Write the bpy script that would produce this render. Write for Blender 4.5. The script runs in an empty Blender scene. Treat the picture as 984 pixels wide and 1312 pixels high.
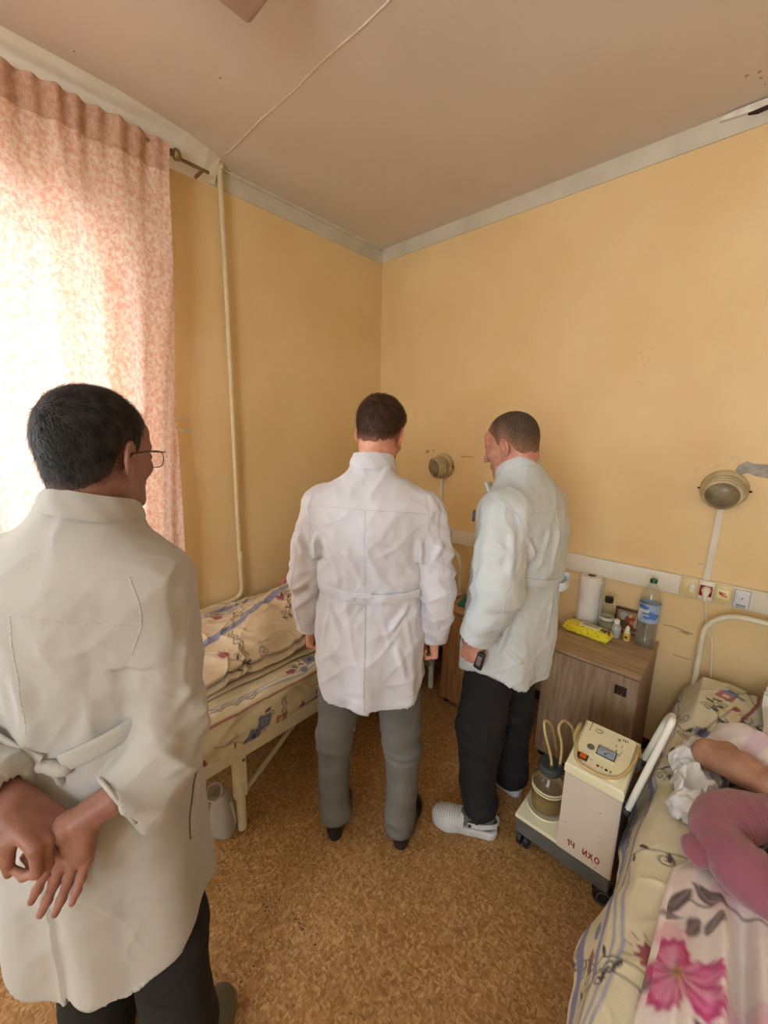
import bpy, bmesh, math, random
import numpy as np
from mathutils import Vector, Matrix
from mathutils.bvhtree import BVHTree

SC = bpy.context.scene
COL = SC.collection
PI = math.pi
random.seed(7)

# ------------------------------------------------------------ camera, world, lights, exposure
F_PX = 514.6
YAW, PITCH, ROLL = 0.7411, 0.1955, -0.0183
CAM = np.array([0.0, 0.0, 1.68])


def cam_rot():
    f = np.array([-math.sin(YAW) * math.cos(PITCH), math.cos(YAW) * math.cos(PITCH), -math.sin(PITCH)])
    r = np.array([math.cos(YAW), math.sin(YAW), 0.0])
    d = np.cross(f, r)
    r2 = r * math.cos(ROLL) + d * math.sin(ROLL)
    d2 = -r * math.sin(ROLL) + d * math.cos(ROLL)
    return np.array([r2, d2, f])


CR = cam_rot()
cd = bpy.data.cameras.new('camera')
cd.sensor_fit = 'HORIZONTAL'
cd.sensor_width = 36.0
cd.lens = F_PX / 984 * 36.0
cd.clip_start = 0.02
cam = bpy.data.objects.new('camera', cd)
COL.objects.link(cam)
cam.matrix_world = Matrix(((CR[0][0], -CR[1][0], -CR[2][0], CAM[0]),
                           (CR[0][1], -CR[1][1], -CR[2][1], CAM[1]),
                           (CR[0][2], -CR[1][2], -CR[2][2], CAM[2]), (0, 0, 0, 1)))
SC.camera = cam

SC.view_settings.view_transform = 'Standard'
SC.view_settings.look = 'None'
SC.view_settings.gamma = 1.0
SC.view_settings.use_curve_mapping = False
SC.view_settings.exposure = -0.12

world = bpy.data.worlds.new('overcast_sky')
SC.world = world
world.use_nodes = True
wn = world.node_tree.nodes
wn['Background'].inputs['Color'].default_value = (0.86, 0.93, 1.0, 1)
wn['Background'].inputs['Strength'].default_value = 15.0

# room: left wall x=XL, back wall y=YB, right wall x=XR, front wall (behind the camera) y=YF
XL, YB, XR, YF, ZC = -2.27, 2.41, 2.25, -2.5, 3.01
WIN1 = (-2.25, 0.62, 0.95, 2.52)     # y0, y1, z0, z1 of the wide window in the left wall; the curtain is drawn over its near part

WIN_ADDED = (-0.3, 1.2, 1.0, 2.65)        # x0, x1, z0, z1 of an unseen window added behind the camera to light the room


def area_light(name, loc, rot, sx, sy, power, col=(1, 1, 1), portal=False):
    l = bpy.data.lights.new(name, 'AREA')
    l.shape = 'RECTANGLE'
    l.size, l.size_y = sx, sy
    l.energy = power
    l.color = col
    if portal:
        l.cycles.is_portal = True
    o = bpy.data.objects.new(name, l)
    COL.objects.link(o)
    o.location = loc
    o.rotation_euler = rot
    return o


area_light('daylight_portal', (XL - 0.26, (WIN1[0] + WIN1[1]) / 2, (WIN1[2] + WIN1[3]) / 2), (0, -PI / 2, 0),
           WIN1[3] - WIN1[2], WIN1[1] - WIN1[0], 1, portal=True)
area_light('daylight_portal', ((WIN_ADDED[0] + WIN_ADDED[1]) / 2, YF - 0.26, (WIN_ADDED[2] + WIN_ADDED[3]) / 2), (PI / 2, 0, 0),
           WIN_ADDED[1] - WIN_ADDED[0], WIN_ADDED[3] - WIN_ADDED[2], 1, portal=True)


# ------------------------------------------------------------ pixel -> point on a plane
def px_ray(x, y):
    return CR.T @ np.array([x - 492.0, y - 656.0, F_PX])


def at_z(x, y, z):
    d = px_ray(x, y)
    return d * ((z - CAM[2]) / d[2]) + CAM


def at_y(x, y, Y):
    d = px_ray(x, y)
    return d * (Y / d[1]) + CAM


def at_x(x, y, X):
    d = px_ray(x, y)
    return d * (X / d[0]) + CAM


# ------------------------------------------------------------ materials
def lin(c):
    return tuple((v / 255 / 12.92 if v / 255 <= 0.04045 else ((v / 255 + 0.055) / 1.055) ** 2.4) for v in c)


MATS = {}


def mat(name, c, c2=None, scale=6.0, rough=0.6, bump=0.0, bscale=60.0, metal=0.0, stretch=(1, 1, 1), detail=4.0,
        spec=0.5, sheen=0.0, sss=0.0, vcol=False, lo=0.35, hi=0.65, bstretch=None, trans=0.0, coat=0.0, ior=1.45):
    """procedural Principled material: two-tone noise colour and noise bump; c, c2 are sRGB 0-255"""
    if name in MATS:
        return MATS[name]
    m = bpy.data.materials.new(name)
    m.use_nodes = True
    nt = m.node_tree
    N, L = nt.nodes, nt.links
    b = N['Principled BSDF']
    b.inputs['Roughness'].default_value = rough
    b.inputs['Metallic'].default_value = metal
    b.inputs['Specular IOR Level'].default_value = spec
    b.inputs['Sheen Weight'].default_value = sheen
    b.inputs['Transmission Weight'].default_value = trans
    b.inputs['Coat Weight'].default_value = coat
    b.inputs['IOR'].default_value = ior
    if sss:
        b.inputs['Subsurface Weight'].default_value = sss
        b.inputs['Subsurface Radius'].default_value = (0.012, 0.005, 0.003)
        b.inputs['Subsurface Scale'].default_value = 1.0
    tc = N.new('ShaderNodeTexCoord')
    col = (*lin(c), 1)
    src = None
    if vcol:
        at = N.new('ShaderNodeAttribute')
        at.attribute_name = 'print'
        src = at.outputs['Color']
        if c2 is not None:       # slight soiling multiplied over the print
            mp = N.new('ShaderNodeMapping'); mp.inputs['Scale'].default_value = stretch
            L.new(tc.outputs['Object'], mp.inputs['Vector'])
            nz = N.new('ShaderNodeTexNoise'); nz.inputs['Scale'].default_value = scale
            nz.inputs['Detail'].default_value = detail
            L.new(mp.outputs['Vector'], nz.inputs['Vector'])
            rp = N.new('ShaderNodeValToRGB')
            rp.color_ramp.elements[0].position = lo; rp.color_ramp.elements[1].position = hi
            rp.color_ramp.elements[0].color = col; rp.color_ramp.elements[1].color = (*lin(c2), 1)
            L.new(nz.outputs['Fac'], rp.inputs['Fac'])
            mx = N.new('ShaderNodeMix'); mx.data_type = 'RGBA'; mx.blend_type = 'MULTIPLY'
            mx.inputs['Factor'].default_value = 1.0
            L.new(src, mx.inputs[6]); L.new(rp.outputs['Color'], mx.inputs[7])
            src = mx.outputs[2]
    elif c2 is not None:
        mp = N.new('ShaderNodeMapping'); mp.inputs['Scale'].default_value = stretch
        L.new(tc.outputs['Object'], mp.inputs['Vector'])
        nz = N.new('ShaderNodeTexNoise'); nz.inputs['Scale'].default_value = scale
        nz.inputs['Detail'].default_value = detail
        L.new(mp.outputs['Vector'], nz.inputs['Vector'])
        rp = N.new('ShaderNodeValToRGB')
        rp.color_ramp.elements[0].position = lo; rp.color_ramp.elements[1].position = hi
        rp.color_ramp.elements[0].color = col; rp.color_ramp.elements[1].color = (*lin(c2), 1)
        L.new(nz.outputs['Fac'], rp.inputs['Fac'])
        src = rp.outputs['Color']
    if src is not None:
        L.new(src, b.inputs['Base Color'])
    else:
        b.inputs['Base Color'].default_value = col
    if bump:
        mp2 = N.new('ShaderNodeMapping'); mp2.inputs['Scale'].default_value = bstretch or stretch
        L.new(tc.outputs['Object'], mp2.inputs['Vector'])
        nb = N.new('ShaderNodeTexNoise'); nb.inputs['Scale'].default_value = bscale
        nb.inputs['Detail'].default_value = 3
        L.new(mp2.outputs['Vector'], nb.inputs['Vector'])
        bp = N.new('ShaderNodeBump'); bp.inputs['Strength'].default_value = min(1.0, bump)
        bp.inputs['Distance'].default_value = 0.004
        L.new(nb.outputs['Fac'], bp.inputs['Height'])
        L.new(bp.outputs['Normal'], b.inputs['Normal'])
    MATS[name] = m
    return m


def glassy(name, c, rough=0.03, alpha=0.25):
    """thin clear or tinted shell: transparent with Fresnel gloss"""
    if name in MATS:
        return MATS[name]
    m = bpy.data.materials.new(name)
    m.use_nodes = True
    N, L = m.node_tree.nodes, m.node_tree.links
    N.remove(N['Principled BSDF'])
    out = N['Material Output']
    tr = N.new('ShaderNodeBsdfTransparent'); tr.inputs['Color'].default_value = (*lin(c), 1)
    gl = N.new('ShaderNodeBsdfGlossy'); gl.inputs['Roughness'].default_value = rough
    df = N.new('ShaderNodeBsdfDiffuse'); df.inputs['Color'].default_value = (*lin(c), 1)
    lw = N.new('ShaderNodeLayerWeight'); lw.inputs['Blend'].default_value = 0.5
    pw = N.new('ShaderNodeMath'); pw.operation = 'POWER'; pw.inputs[1].default_value = 4.0
    L.new(lw.outputs['Facing'], pw.inputs[0])
    fr = N.new('ShaderNodeMath'); fr.operation = 'MULTIPLY_ADD'; fr.inputs[1].default_value = 0.6; fr.inputs[2].default_value = 0.035
    L.new(pw.outputs[0], fr.inputs[0])
    nz = N.new('ShaderNodeTexNoise'); nz.inputs['Scale'].default_value = 9
    tc = N.new('ShaderNodeTexCoord'); L.new(tc.outputs['Object'], nz.inputs['Vector'])
    mu = N.new('ShaderNodeMath'); mu.operation = 'MULTIPLY_ADD'; mu.inputs[1].default_value = alpha * 0.4; mu.inputs[2].default_value = alpha * 0.8
    L.new(nz.outputs['Fac'], mu.inputs[0])
    m1 = N.new('ShaderNodeMixShader'); L.new(mu.outputs[0], m1.inputs[0])
    L.new(tr.outputs[0], m1.inputs[1]); L.new(df.outputs[0], m1.inputs[2])
    m2 = N.new('ShaderNodeMixShader'); L.new(fr.outputs[0], m2.inputs[0])
    L.new(m1.outputs[0], m2.inputs[1]); L.new(gl.outputs[0], m2.inputs[2])
    L.new(m2.outputs[0], out.inputs['Surface'])
    MATS[name] = m
    return m


# ------------------------------------------------------------ mesh building
def link_mesh(name, V, Fc, m, parent=None, smooth=40, loc=None, cols=None, mats=None, midx=None):
    me = bpy.data.meshes.new(name)
    if isinstance(V, np.ndarray):
        V = V.tolist()
    if isinstance(Fc, np.ndarray):
        Fc = Fc.tolist()
    me.from_pydata(V, [], Fc)
    if cols is not None:
        ca = me.color_attributes.new('print', 'FLOAT_COLOR', 'POINT')
        c = np.ones((len(V), 4), np.float32); c[:, :3] = cols
        ca.data.foreach_set('color', c.ravel())
    me.update()
    if smooth:
        me.shade_smooth()
        if smooth < 180:
            me.set_sharp_from_angle(angle=math.radians(smooth))
    for mm in (mats or [m]):
        me.materials.append(mm)
    if midx is not None:
        me.polygons.foreach_set('material_index', np.array(midx, np.int32))
    o = bpy.data.objects.new(name, me)
    COL.objects.link(o)
    if parent is not None:
        o.parent = parent
    if loc is not None:
        o.location = loc
    return o


class MB:
    """collects closed shapes; build() links them as ONE mesh object"""
    def __init__(s):
        s.V, s.F = [], []

    def add(s, V, F):
        o = len(s.V)
        s.V += [tuple(v) for v in V]
        s.F += [tuple(i + o for i in f) for f in F]
        return s

    def box(s, c, d, r=0.0, rot=None, seg=2):
        bm = bmesh.new()
        bmesh.ops.create_cube(bm, size=1)
        bmesh.ops.scale(bm, vec=d, verts=bm.verts)
        if r > 0:
            bmesh.ops.bevel(bm, geom=list(bm.edges), offset=min(r, min(d) * 0.49), segments=seg, profile=0.5, affect='EDGES')
        M4 = Matrix.Translation(c)
        if rot is not None:
            M4 = M4 @ (rot if isinstance(rot, Matrix) else Matrix.Rotation(rot[1], 4, rot[0]))
        bmesh.ops.transform(bm, matrix=M4, verts=bm.verts)
        bm.verts.index_update()
        s.add([v.co[:] for v in bm.verts], [[v.index for v in f.verts] for f in bm.faces])
        bm.free()
        return s

    def span(s, a, b, r=0.0):
        return s.box([(a[i] + b[i]) / 2 for i in range(3)], [abs(b[i] - a[i]) for i in range(3)], r)

    def tube(s, pts, r, n=10, cap=True, closed=False):
        P = [Vector(p) for p in pts]
        R = r if hasattr(r, '__len__') else [r] * len(P)
        k = len(P)
        tang = []
        for i in range(k):
            if closed:
                t = P[(i + 1) % k] - P[i - 1]
            else:
                t = P[min(i + 1, k - 1)] - P[max(i - 1, 0)]
            tang.append(t.normalized())
        up = Vector((0, 0, 1)) if abs(tang[0].z) < 0.9 else Vector((1, 0, 0))
        u = (up - tang[0] * up.dot(tang[0])).normalized()
        V, F = [], []
        for i in range(k):
            u = (u - tang[i] * u.dot(tang[i])).normalized()
            w = tang[i].cross(u)
            for j in range(n):
                a = 2 * PI * j / n
                V.append(P[i] + (u * math.cos(a) + w * math.sin(a)) * R[i])
        for i in range(k - (0 if closed else 1)):
            a, b = i * n, ((i + 1) % k) * n
            for j in range(n):
                F.append((a + j, a + (j + 1) % n, b + (j + 1) % n, b + j))
        if cap and not closed:
            F.append(tuple(range(n - 1, -1, -1)))
            F.append(tuple((k - 1) * n + j for j in range(n)))
        return s.add(V, F)

    def lathe(s, prof, c=(0, 0, 0), n=28, rot=None, sx=1.0, sy=1.0):
        """prof: (radius, z) from bottom to top; zero radius closes"""
        V, F = [], []
        rings = []
        for r, z in prof:
            if r < 1e-6:
                rings.append([len(V)]); V.append(Vector((0, 0, z)))
            else:
                rings.append(list(range(len(V), len(V) + n)))
                for j in range(n):
                    a = 2 * PI * j / n
                    V.append(Vector((r * sx * math.cos(a), r * sy * math.sin(a), z)))
        for A, B in zip(rings, rings[1:]):
            if len(A) == 1 and len(B) == 1:
                continue
            for j in range(n):
                if len(A) == 1:
                    F.append((A[0], B[(j + 1) % n], B[j]))
                elif len(B) == 1:
                    F.append((A[j], A[(j + 1) % n], B[0]))
                else:
                    F.append((A[j], A[(j + 1) % n], B[(j + 1) % n], B[j]))
        if rot is not None:
            V = [rot @ v for v in V]
        cv = Vector(c)
        return s.add([v + cv for v in V], F)

    def prism(s, poly, axis, a, b):
        """poly: 2-D outline; extruded along axis from a to b"""
        def mk(p, t):
            return {'x': (t, p[0], p[1]), 'y': (p[0], t, p[1]), 'z': (p[0], p[1], t)}[axis]
        n = len(poly)
        V = [mk(p, a) for p in poly] + [mk(p, b) for p in poly]
        ar = sum(poly[i][0] * poly[(i + 1) % n][1] - poly[(i + 1) % n][0] * poly[i][1] for i in range(n))
        flip = (ar > 0) == (axis != 'y')
        if a > b:
            flip = not flip
        F = [tuple(range(n)), tuple(range(2 * n - 1, n - 1, -1))]
        for i in range(n):
            j = (i + 1) % n
            F.append((i, i + n, j + n, j))
        if flip:
            F = [tuple(reversed(f)) for f in F]
        return s.add(V, [tuple(f) for f in F])

    def build(s, name, m, parent=None, smooth=40, loc=None, cols=None):
        return link_mesh(name, s.V, s.F, m, parent, smooth, loc, cols)


def grid_faces(nu, nv, closed_u=False):
    i = np.arange(nu if closed_u else nu - 1)[:, None]
    j = np.arange(nv - 1)[None, :]
    a = i * nv + j
    b = ((i + 1) % nu) * nv + j
    return np.stack([a, b, b + 1, a + 1], -1).reshape(-1, 4)


def thing(name, label, cat, loc=(0, 0, 0), rz=0.0, group=None):
    o = bpy.data.objects.new(name, None)
    COL.objects.link(o)
    o.empty_display_size = 0.1
    o.location = loc
    o.rotation_euler = (0, 0, rz)
    o['label'] = label
    o['category'] = cat
    if group:
        o['group'] = group
    return o


def tag(o, label, cat, group=None):
    o['label'] = label
    o['category'] = cat
    if group:
        o['group'] = group
    return o


def struct(o):
    o['kind'] = 'structure'
    return o


def arc(c, r, a0, a1, n, plane='xz'):
    out = []
    for i in range(n + 1):
        a = a0 + (a1 - a0) * i / n
        u, v = r * math.cos(a), r * math.sin(a)
        out.append({'xz': (c[0] + u, c[1], c[2] + v), 'yz': (c[0], c[1] + u, c[2] + v), 'xy': (c[0] + u, c[1] + v, c[2])}[plane])
    return out


def spline(pts, n=8):
    """Catmull-Rom through points"""
    P = [np.array(p, float) for p in pts]
    P = [2 * P[0] - P[1]] + P + [2 * P[-1] - P[-2]]
    out = []
    for i in range(1, len(P) - 2):
        for k in range(n):
            t = k / n
            out.append(0.5 * ((2 * P[i]) + (-P[i - 1] + P[i + 1]) * t + (2 * P[i - 1] - 5 * P[i] + 4 * P[i + 1] - P[i + 2]) * t * t
                              + (-P[i - 1] + 3 * P[i] - 3 * P[i + 1] + P[i + 2]) * t ** 3))
    out.append(P[-2])
    return out


# smooth value noise for displacement, numpy
_rng = np.random.RandomState(5)
_LAT = _rng.rand(32, 32, 32).astype(np.float32)


def vnoise(P):
    P = np.asarray(P, np.float32)
    i = np.floor(P).astype(np.int32)
    f = P - i
    f = f * f * (3 - 2 * f)
    i0 = i & 31
    i1 = (i + 1) & 31
    x0, y0, z0 = i0[..., 0], i0[..., 1], i0[..., 2]
    x1, y1, z1 = i1[..., 0], i1[..., 1], i1[..., 2]
    fx, fy, fz = f[..., 0], f[..., 1], f[..., 2]
    c00 = _LAT[x0, y0, z0] * (1 - fx) + _LAT[x1, y0, z0] * fx
    c10 = _LAT[x0, y1, z0] * (1 - fx) + _LAT[x1, y1, z0] * fx
    c01 = _LAT[x0, y0, z1] * (1 - fx) + _LAT[x1, y0, z1] * fx
    c11 = _LAT[x0, y1, z1] * (1 - fx) + _LAT[x1, y1, z1] * fx
    a = c00 * (1 - fy) + c10 * fy
    b = c01 * (1 - fy) + c11 * fy
    return (a * (1 - fz) + b * fz) * 2 - 1


def ridged(P):
    return 1 - 2 * np.abs(vnoise(P))


# ------------------------------------------------------------ printed cloth: patterns drawn in numpy, read per vertex
class Canvas:
    def __init__(s, w, h, px, base):
        s.w, s.h, s.px = w, h, px
        s.nx, s.ny = int(w / px) + 1, int(h / px) + 1
        s.a = np.ones((s.ny, s.nx, 3), np.float32) * np.array(lin(base), np.float32)

    def _win(s, x0, y0, x1, y1):
        i0, i1 = max(0, int(x0 / s.px)), min(s.nx, int(x1 / s.px) + 2)
        j0, j1 = max(0, int(y0 / s.px)), min(s.ny, int(y1 / s.px) + 2)
        if i0 >= i1 or j0 >= j1:
            return None
        X, Y = np.meshgrid(np.arange(i0, i1) * s.px, np.arange(j0, j1) * s.px)
        return i0, i1, j0, j1, X, Y

    def _put(s, w, al, c):
        i0, i1, j0, j1 = w[:4]
        c = np.array(lin(c), np.float32)
        s.a[j0:j1, i0:i1] = s.a[j0:j1, i0:i1] * (1 - al[..., None]) + c * al[..., None]

    def line(s, pts, wd, c, al=1.0):
        pts = np.array(pts, float)
        m = wd + s.px * 2
        for p, q in zip(pts, pts[1:]):
            w = s._win(min(p[0], q[0]) - m, min(p[1], q[1]) - m, max(p[0], q[0]) + m, max(p[1], q[1]) + m)
            if w is None:
                continue
            X, Y = w[4], w[5]
            d = q - p
            t = np.clip(((X - p[0]) * d[0] + (Y - p[1]) * d[1]) / max(1e-9, d @ d), 0, 1)
            D = np.hypot(X - p[0] - t * d[0], Y - p[1] - t * d[1])
            s._put(w, np.clip((wd / 2 - D) / s.px + 0.5, 0, 1) * al, c)

    def poly(s, pts, c, al=1.0):
        pts = np.array(pts, float)
        w = s._win(*(pts.min(0) - s.px), *(pts.max(0) + s.px))
        if w is None:
            return
        X, Y = w[4], w[5]
        ins = np.zeros(X.shape, bool)
        n = len(pts)
        for i in range(n):
            x0, y0 = pts[i]
            x1, y1 = pts[(i + 1) % n]
            if y0 == y1:
                continue
            k = ((y0 > Y) != (y1 > Y)) & (X < (x1 - x0) * (Y - y0) / (y1 - y0) + x0)
            ins ^= k
        s._put(w, ins.astype(np.float32) * al, c)

    def blob(s, x, y, rx, ry, c, ang=0.0, al=1.0, n=18, wob=0.0, seed=0):
        ca, sa = math.cos(ang), math.sin(ang)
        P = []
        for i in range(n):
            a = 2 * PI * i / n
            k = 1 + wob * math.sin(5 * a + seed)
            u, v = rx * k * math.cos(a), ry * k * math.sin(a)
            P.append((x + u * ca - v * sa, y + u * sa + v * ca))
        s.poly(P, c, al)

    def spiral(s, x, y, r, wd, c, turns=1.6, a0=0.0, sg=1):
        s.line([(x + r * (1 - t / 22) * math.cos(a0 + sg * turns * 2 * PI * t / 20),
                 y + r * (1 - t / 22) * math.sin(a0 + sg * turns * 2 * PI * t / 20)) for t in range(21)], wd, c)

    def soften(s, n=1):
        for _ in range(n):
            a = s.a
            b = a.copy()
            b[1:-1] = (a[:-2] + 2 * a[1:-1] + a[2:]) / 4
            c = b.copy()
            c[:, 1:-1] = (b[:, :-2] + 2 * b[:, 1:-1] + b[:, 2:]) / 4
            s.a = c
        return s

    def sample(s, U, V):
        """bilinear lookup, tiled"""
        x = (np.asarray(U) % s.w) / s.px
        y = (np.asarray(V) % s.h) / s.px
        i = np.minimum(x.astype(int), s.nx - 2); j = np.minimum(y.astype(int), s.ny - 2)
        fx = (x - i)[..., None]; fy = (y - j)[..., None]
        return (s.a[j, i] * (1 - fx) * (1 - fy) + s.a[j, i + 1] * fx * (1 - fy)
                + s.a[j + 1, i] * (1 - fx) * fy + s.a[j + 1, i + 1] * fx * fy)


BLK, RED, BLU, MAU = (72, 66, 66), (160, 88, 100), (128, 140, 178), (150, 70, 90)


def vine(cv, x, y, a, L=0.16, c=BLK, w=0.003, rr=random, k_=1.0):
    L *= k_; w *= 0.5 + 0.5 * k_
    p = [(x, y)]
    for k in range(10):
        a += rr.uniform(-0.35, 0.35)
        p.append((p[-1][0] + L / 10 * math.cos(a), p[-1][1] + L / 10 * math.sin(a)))
    cv.line(p, w, c)
    for k in (3, 5, 7, 9):
        sg = 1 if k % 4 == 1 else -1
        q = p[k]
        b = a + sg * 1.1
        cv.blob(q[0] + 0.012 * k_ * math.cos(b), q[1] + 0.012 * k_ * math.sin(b), 0.012 * k_, 0.0045 * k_, c, b)
    for k, sg in ((4, 1), (8, -1)):
        cv.spiral(p[k][0] + sg * 0.02 * k_ * math.sin(a), p[k][1] - sg * 0.02 * k_ * math.cos(a), 0.017 * k_, w, c, 1.5, rr.uniform(0, 6), sg)


def flower(cv, x, y, s, a, c=RED):
    P = [(0, 0), (0.25, 0.5), (0.05, 0.8), (0.45, 0.85), (0.4, 1.15), (0.8, 1.0), (0.95, 1.2), (1.1, 0.9), (1.5, 0.95),
         (1.3, 0.6), (1.7, 0.45), (1.0, 0.1)]
    ca, sa = math.cos(a), math.sin(a)
    cv.poly([(x + s * (u * ca - v * sa), y + s * (u * sa + v * ca)) for u, v in P], c)
    for u, v, e in ((0.3, 1.1, 1.8), (0.7, 1.3, 1.6), (1.2, 1.2, 1.2), (1.6, 0.9, 0.8)):
        q = [(u, v), (u + 0.35 * math.cos(e), v + 0.35 * math.sin(e))]
        cv.line([(x + s * (m * ca - n * sa), y + s * (m * sa + n * ca)) for m, n in q], 0.0022, BLK)


def sq(cv, x, y, s, a, c, c2):
    for k, cc in ((1.0, c), (0.35, c2)):
        cv.poly([(x + s * k * 0.7 * math.cos(a + i * PI / 2 + PI / 4), y + s * k * 0.7 * math.sin(a + i * PI / 2 + PI / 4)) for i in range(4)], cc)


def zigzag(cv, x, y, a, n=7, s=0.028):
    for off in (0, 0.016):
        P = []
        for i in range(n):
            u, v = i * s, (s * 0.55 if i % 2 else 0) + off
            P.append((x + u * math.cos(a) - v * math.sin(a), y + u * math.sin(a) + v * math.cos(a)))
        cv.line(P, 0.0045, BLK)


def sheet_print(w, h, seed, px=0.003, base=(226, 220, 190), K=1.0):
    """vines, squares, zigzags, fan flowers and blue bands on cream"""
    cv = Canvas(w, h, px, base)
    rr = random.Random(seed)
    # blue ribbons across
    y = rr.uniform(0.1, 0.3)
    while y < h:
        for off in (0.0, 0.022):
            cv.line([(0, y + off), (w * 0.3, y + off + 0.05), (w * 0.5, y + off - 0.04), (w * 0.75, y + off + 0.03), (w, y + off)], 0.009, (170, 176, 200))
        y += rr.uniform(0.5, 0.7)
    cells = 0.19 * K
    for i in range(int(w / cells)):
        for j in range(int(h / cells)):
            x = (i + rr.uniform(0.25, 0.75)) * cells
            y = (j + rr.uniform(0.25, 0.75)) * cells
            k = (i * 3 + j * 5 + rr.randrange(3)) % 8
            a = rr.uniform(0, 6.28)
            if k in (0, 5):
                vine(cv, x, y, a, rr=rr, k_=K)
            elif k == 1:
                sq(cv, x, y, 0.052 * K, a * 0.1, BLU, (70, 76, 120))
                vine(cv, x + 0.05 * K, y + 0.03, a, 0.1, rr=rr, k_=K)
            elif k == 2:
                zigzag(cv, x - 0.06, y, rr.choice((0, PI / 2)) + rr.uniform(-0.2, 0.2), 7, 0.028 * K)
            elif k == 3:
                flower(cv, x, y, 0.034 * K, a)
                vine(cv, x, y, a + 3.4, 0.13, rr=rr, k_=K)
            elif k == 4:
                sq(cv, x, y, 0.045 * K, a * 0.1, (190, 120, 120), (226, 214, 190))
                cv.line([(x - 0.08 * K, y + 0.05 * K), (x, y + 0.07 * K), (x + 0.09 * K, y + 0.05 * K)], 0.0025 * K, BLK)
            elif k == 6:
                cv.blob(x, y, 0.02 * K, 0.017 * K, RED, wob=0.1)
                cv.blob(x + 0.05 * K, y + 0.02, 0.017 * K, 0.014 * K, BLU, wob=0.1)
                vine(cv, x, y, a, 0.11, rr=rr, k_=K)
            else:
                for q in range(5):
                    cv.blob(x + q * 0.014, y, 0.003, 0.003, BLK)
                cv.spiral(x, y + 0.03, 0.02 * K, 0.003, BLK)
    return cv


def floral_print(w, h, seed, px=0.003):
    """large magenta blooms and grey-brown leaves on white"""
    cv = Canvas(w, h, px, (238, 229, 226))
    rr = random.Random(seed)
    cell = 0.25
    spots = []
    for i in range(int(w / cell) + 1):
        for j in range(int(h / cell) + 1):
            spots.append(((i + 0.5 + rr.uniform(-0.22, 0.22)) * cell, (j + 0.5 + (0.5 if i % 2 else 0) + rr.uniform(-0.2, 0.2)) * cell, rr.random()))
    for x, y, q in spots:           # pale washes
        for k in range(3):
            a = rr.uniform(0, 6.28)
            cv.blob(x + 0.10 * math.cos(a), y + 0.10 * math.sin(a), rr.uniform(0.035, 0.065), rr.uniform(0.02, 0.04), rr.choice([(240, 206, 216), (228, 200, 216), (240, 190, 206)]), rr.uniform(0, 3), 0.85, wob=0.18)
    def leaf(lx, ly, b, L, W, c):
        P = []
        for i in range(13):
            t = i / 12
            P.append((t, W * math.sin(PI * t) ** 0.8))
        for i in range(11, 0, -1):
            t = i / 12
            P.append((t, -W * math.sin(PI * t) ** 0.9))
        ca, sa = math.cos(b), math.sin(b)
        cv.poly([(lx + L * (u * ca - v * sa), ly + L * (u * sa + v * ca)) for u, v in P], c)
        for o in (0.0, 0.35, -0.35):
            cv.line([(lx + L * 0.1 * ca, ly + L * 0.1 * sa), (lx + L * (0.85 * ca - o * W * sa), ly + L * (0.85 * sa + o * W * ca))], 0.0022, (176, 150, 162), 0.8)
    for x, y, q in spots:           # stems and leaves
        a0 = rr.uniform(0, 6.28)
        cv.line([(x + 0.19 * math.cos(a0), y + 0.19 * math.sin(a0)), (x + 0.07 * math.cos(a0 + 0.4), y + 0.07 * math.sin(a0 + 0.4)), (x, y)], 0.0055, (92, 82, 82))
        for k in range(7):
            r = rr.uniform(0.05, 0.18)
            a = a0 + rr.uniform(-0.3, 0.3)
            leaf(x + r * math.cos(a), y + r * math.sin(a), a + rr.choice((-1, 1)) * rr.uniform(0.4, 1.2), rr.uniform(0.06, 0.10), rr.uniform(0.14, 0.22), rr.choice([(96, 82, 84), (108, 96, 96), (84, 76, 76)]))
    for x, y, q in spots:           # blooms
        if q < 0.35:
            continue
        a0 = rr.uniform(0, 6.28)
        S = 0.7 + 0.4 * q
        for k in range(5):
            a = a0 + k * 1.2566 + rr.uniform(-0.15, 0.15)
            wd = rr.uniform(0.75, 1.1)
            P, P2 = [], []
            for i in range(25):
                t = i / 24
                ang = (t - 0.5) * 1.5 * wd
                r = S * (0.078 * math.sin(PI * t) ** 0.35 + 0.006 * math.sin(i * 1.9))
                P.append((x + r * math.cos(a + ang), y + r * math.sin(a + ang)))
                P2.append((x + r * 0.8 * math.cos(a + ang * 0.75), y + r * 0.8 * math.sin(a + ang * 0.75)))
            cv.poly([(x, y)] + P, (192, 62, 124))
            cv.poly([(x, y)] + P2, (222, 120, 170))
            for i in range(7):
                e = a + (i - 3) * 0.14
                cv.line([(x + 0.015 * math.cos(e), y + 0.015 * math.sin(e)), (x + S * rr.uniform(0.045, 0.07) * math.cos(e), y + S * rr.uniform(0.045, 0.07) * math.sin(e))], 0.0028, rr.choice([(186, 50, 116), (240, 190, 214)]), 0.8)
        cv.blob(x, y, 0.014, 0.011, (222, 170, 110))
        for k in range(6):
            cv.line([(x, y), (x + 0.028 * math.cos(a0 + k), y + 0.028 * math.sin(a0 + k))], 0.003, (90, 60, 60))
    return cv.soften()

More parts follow.
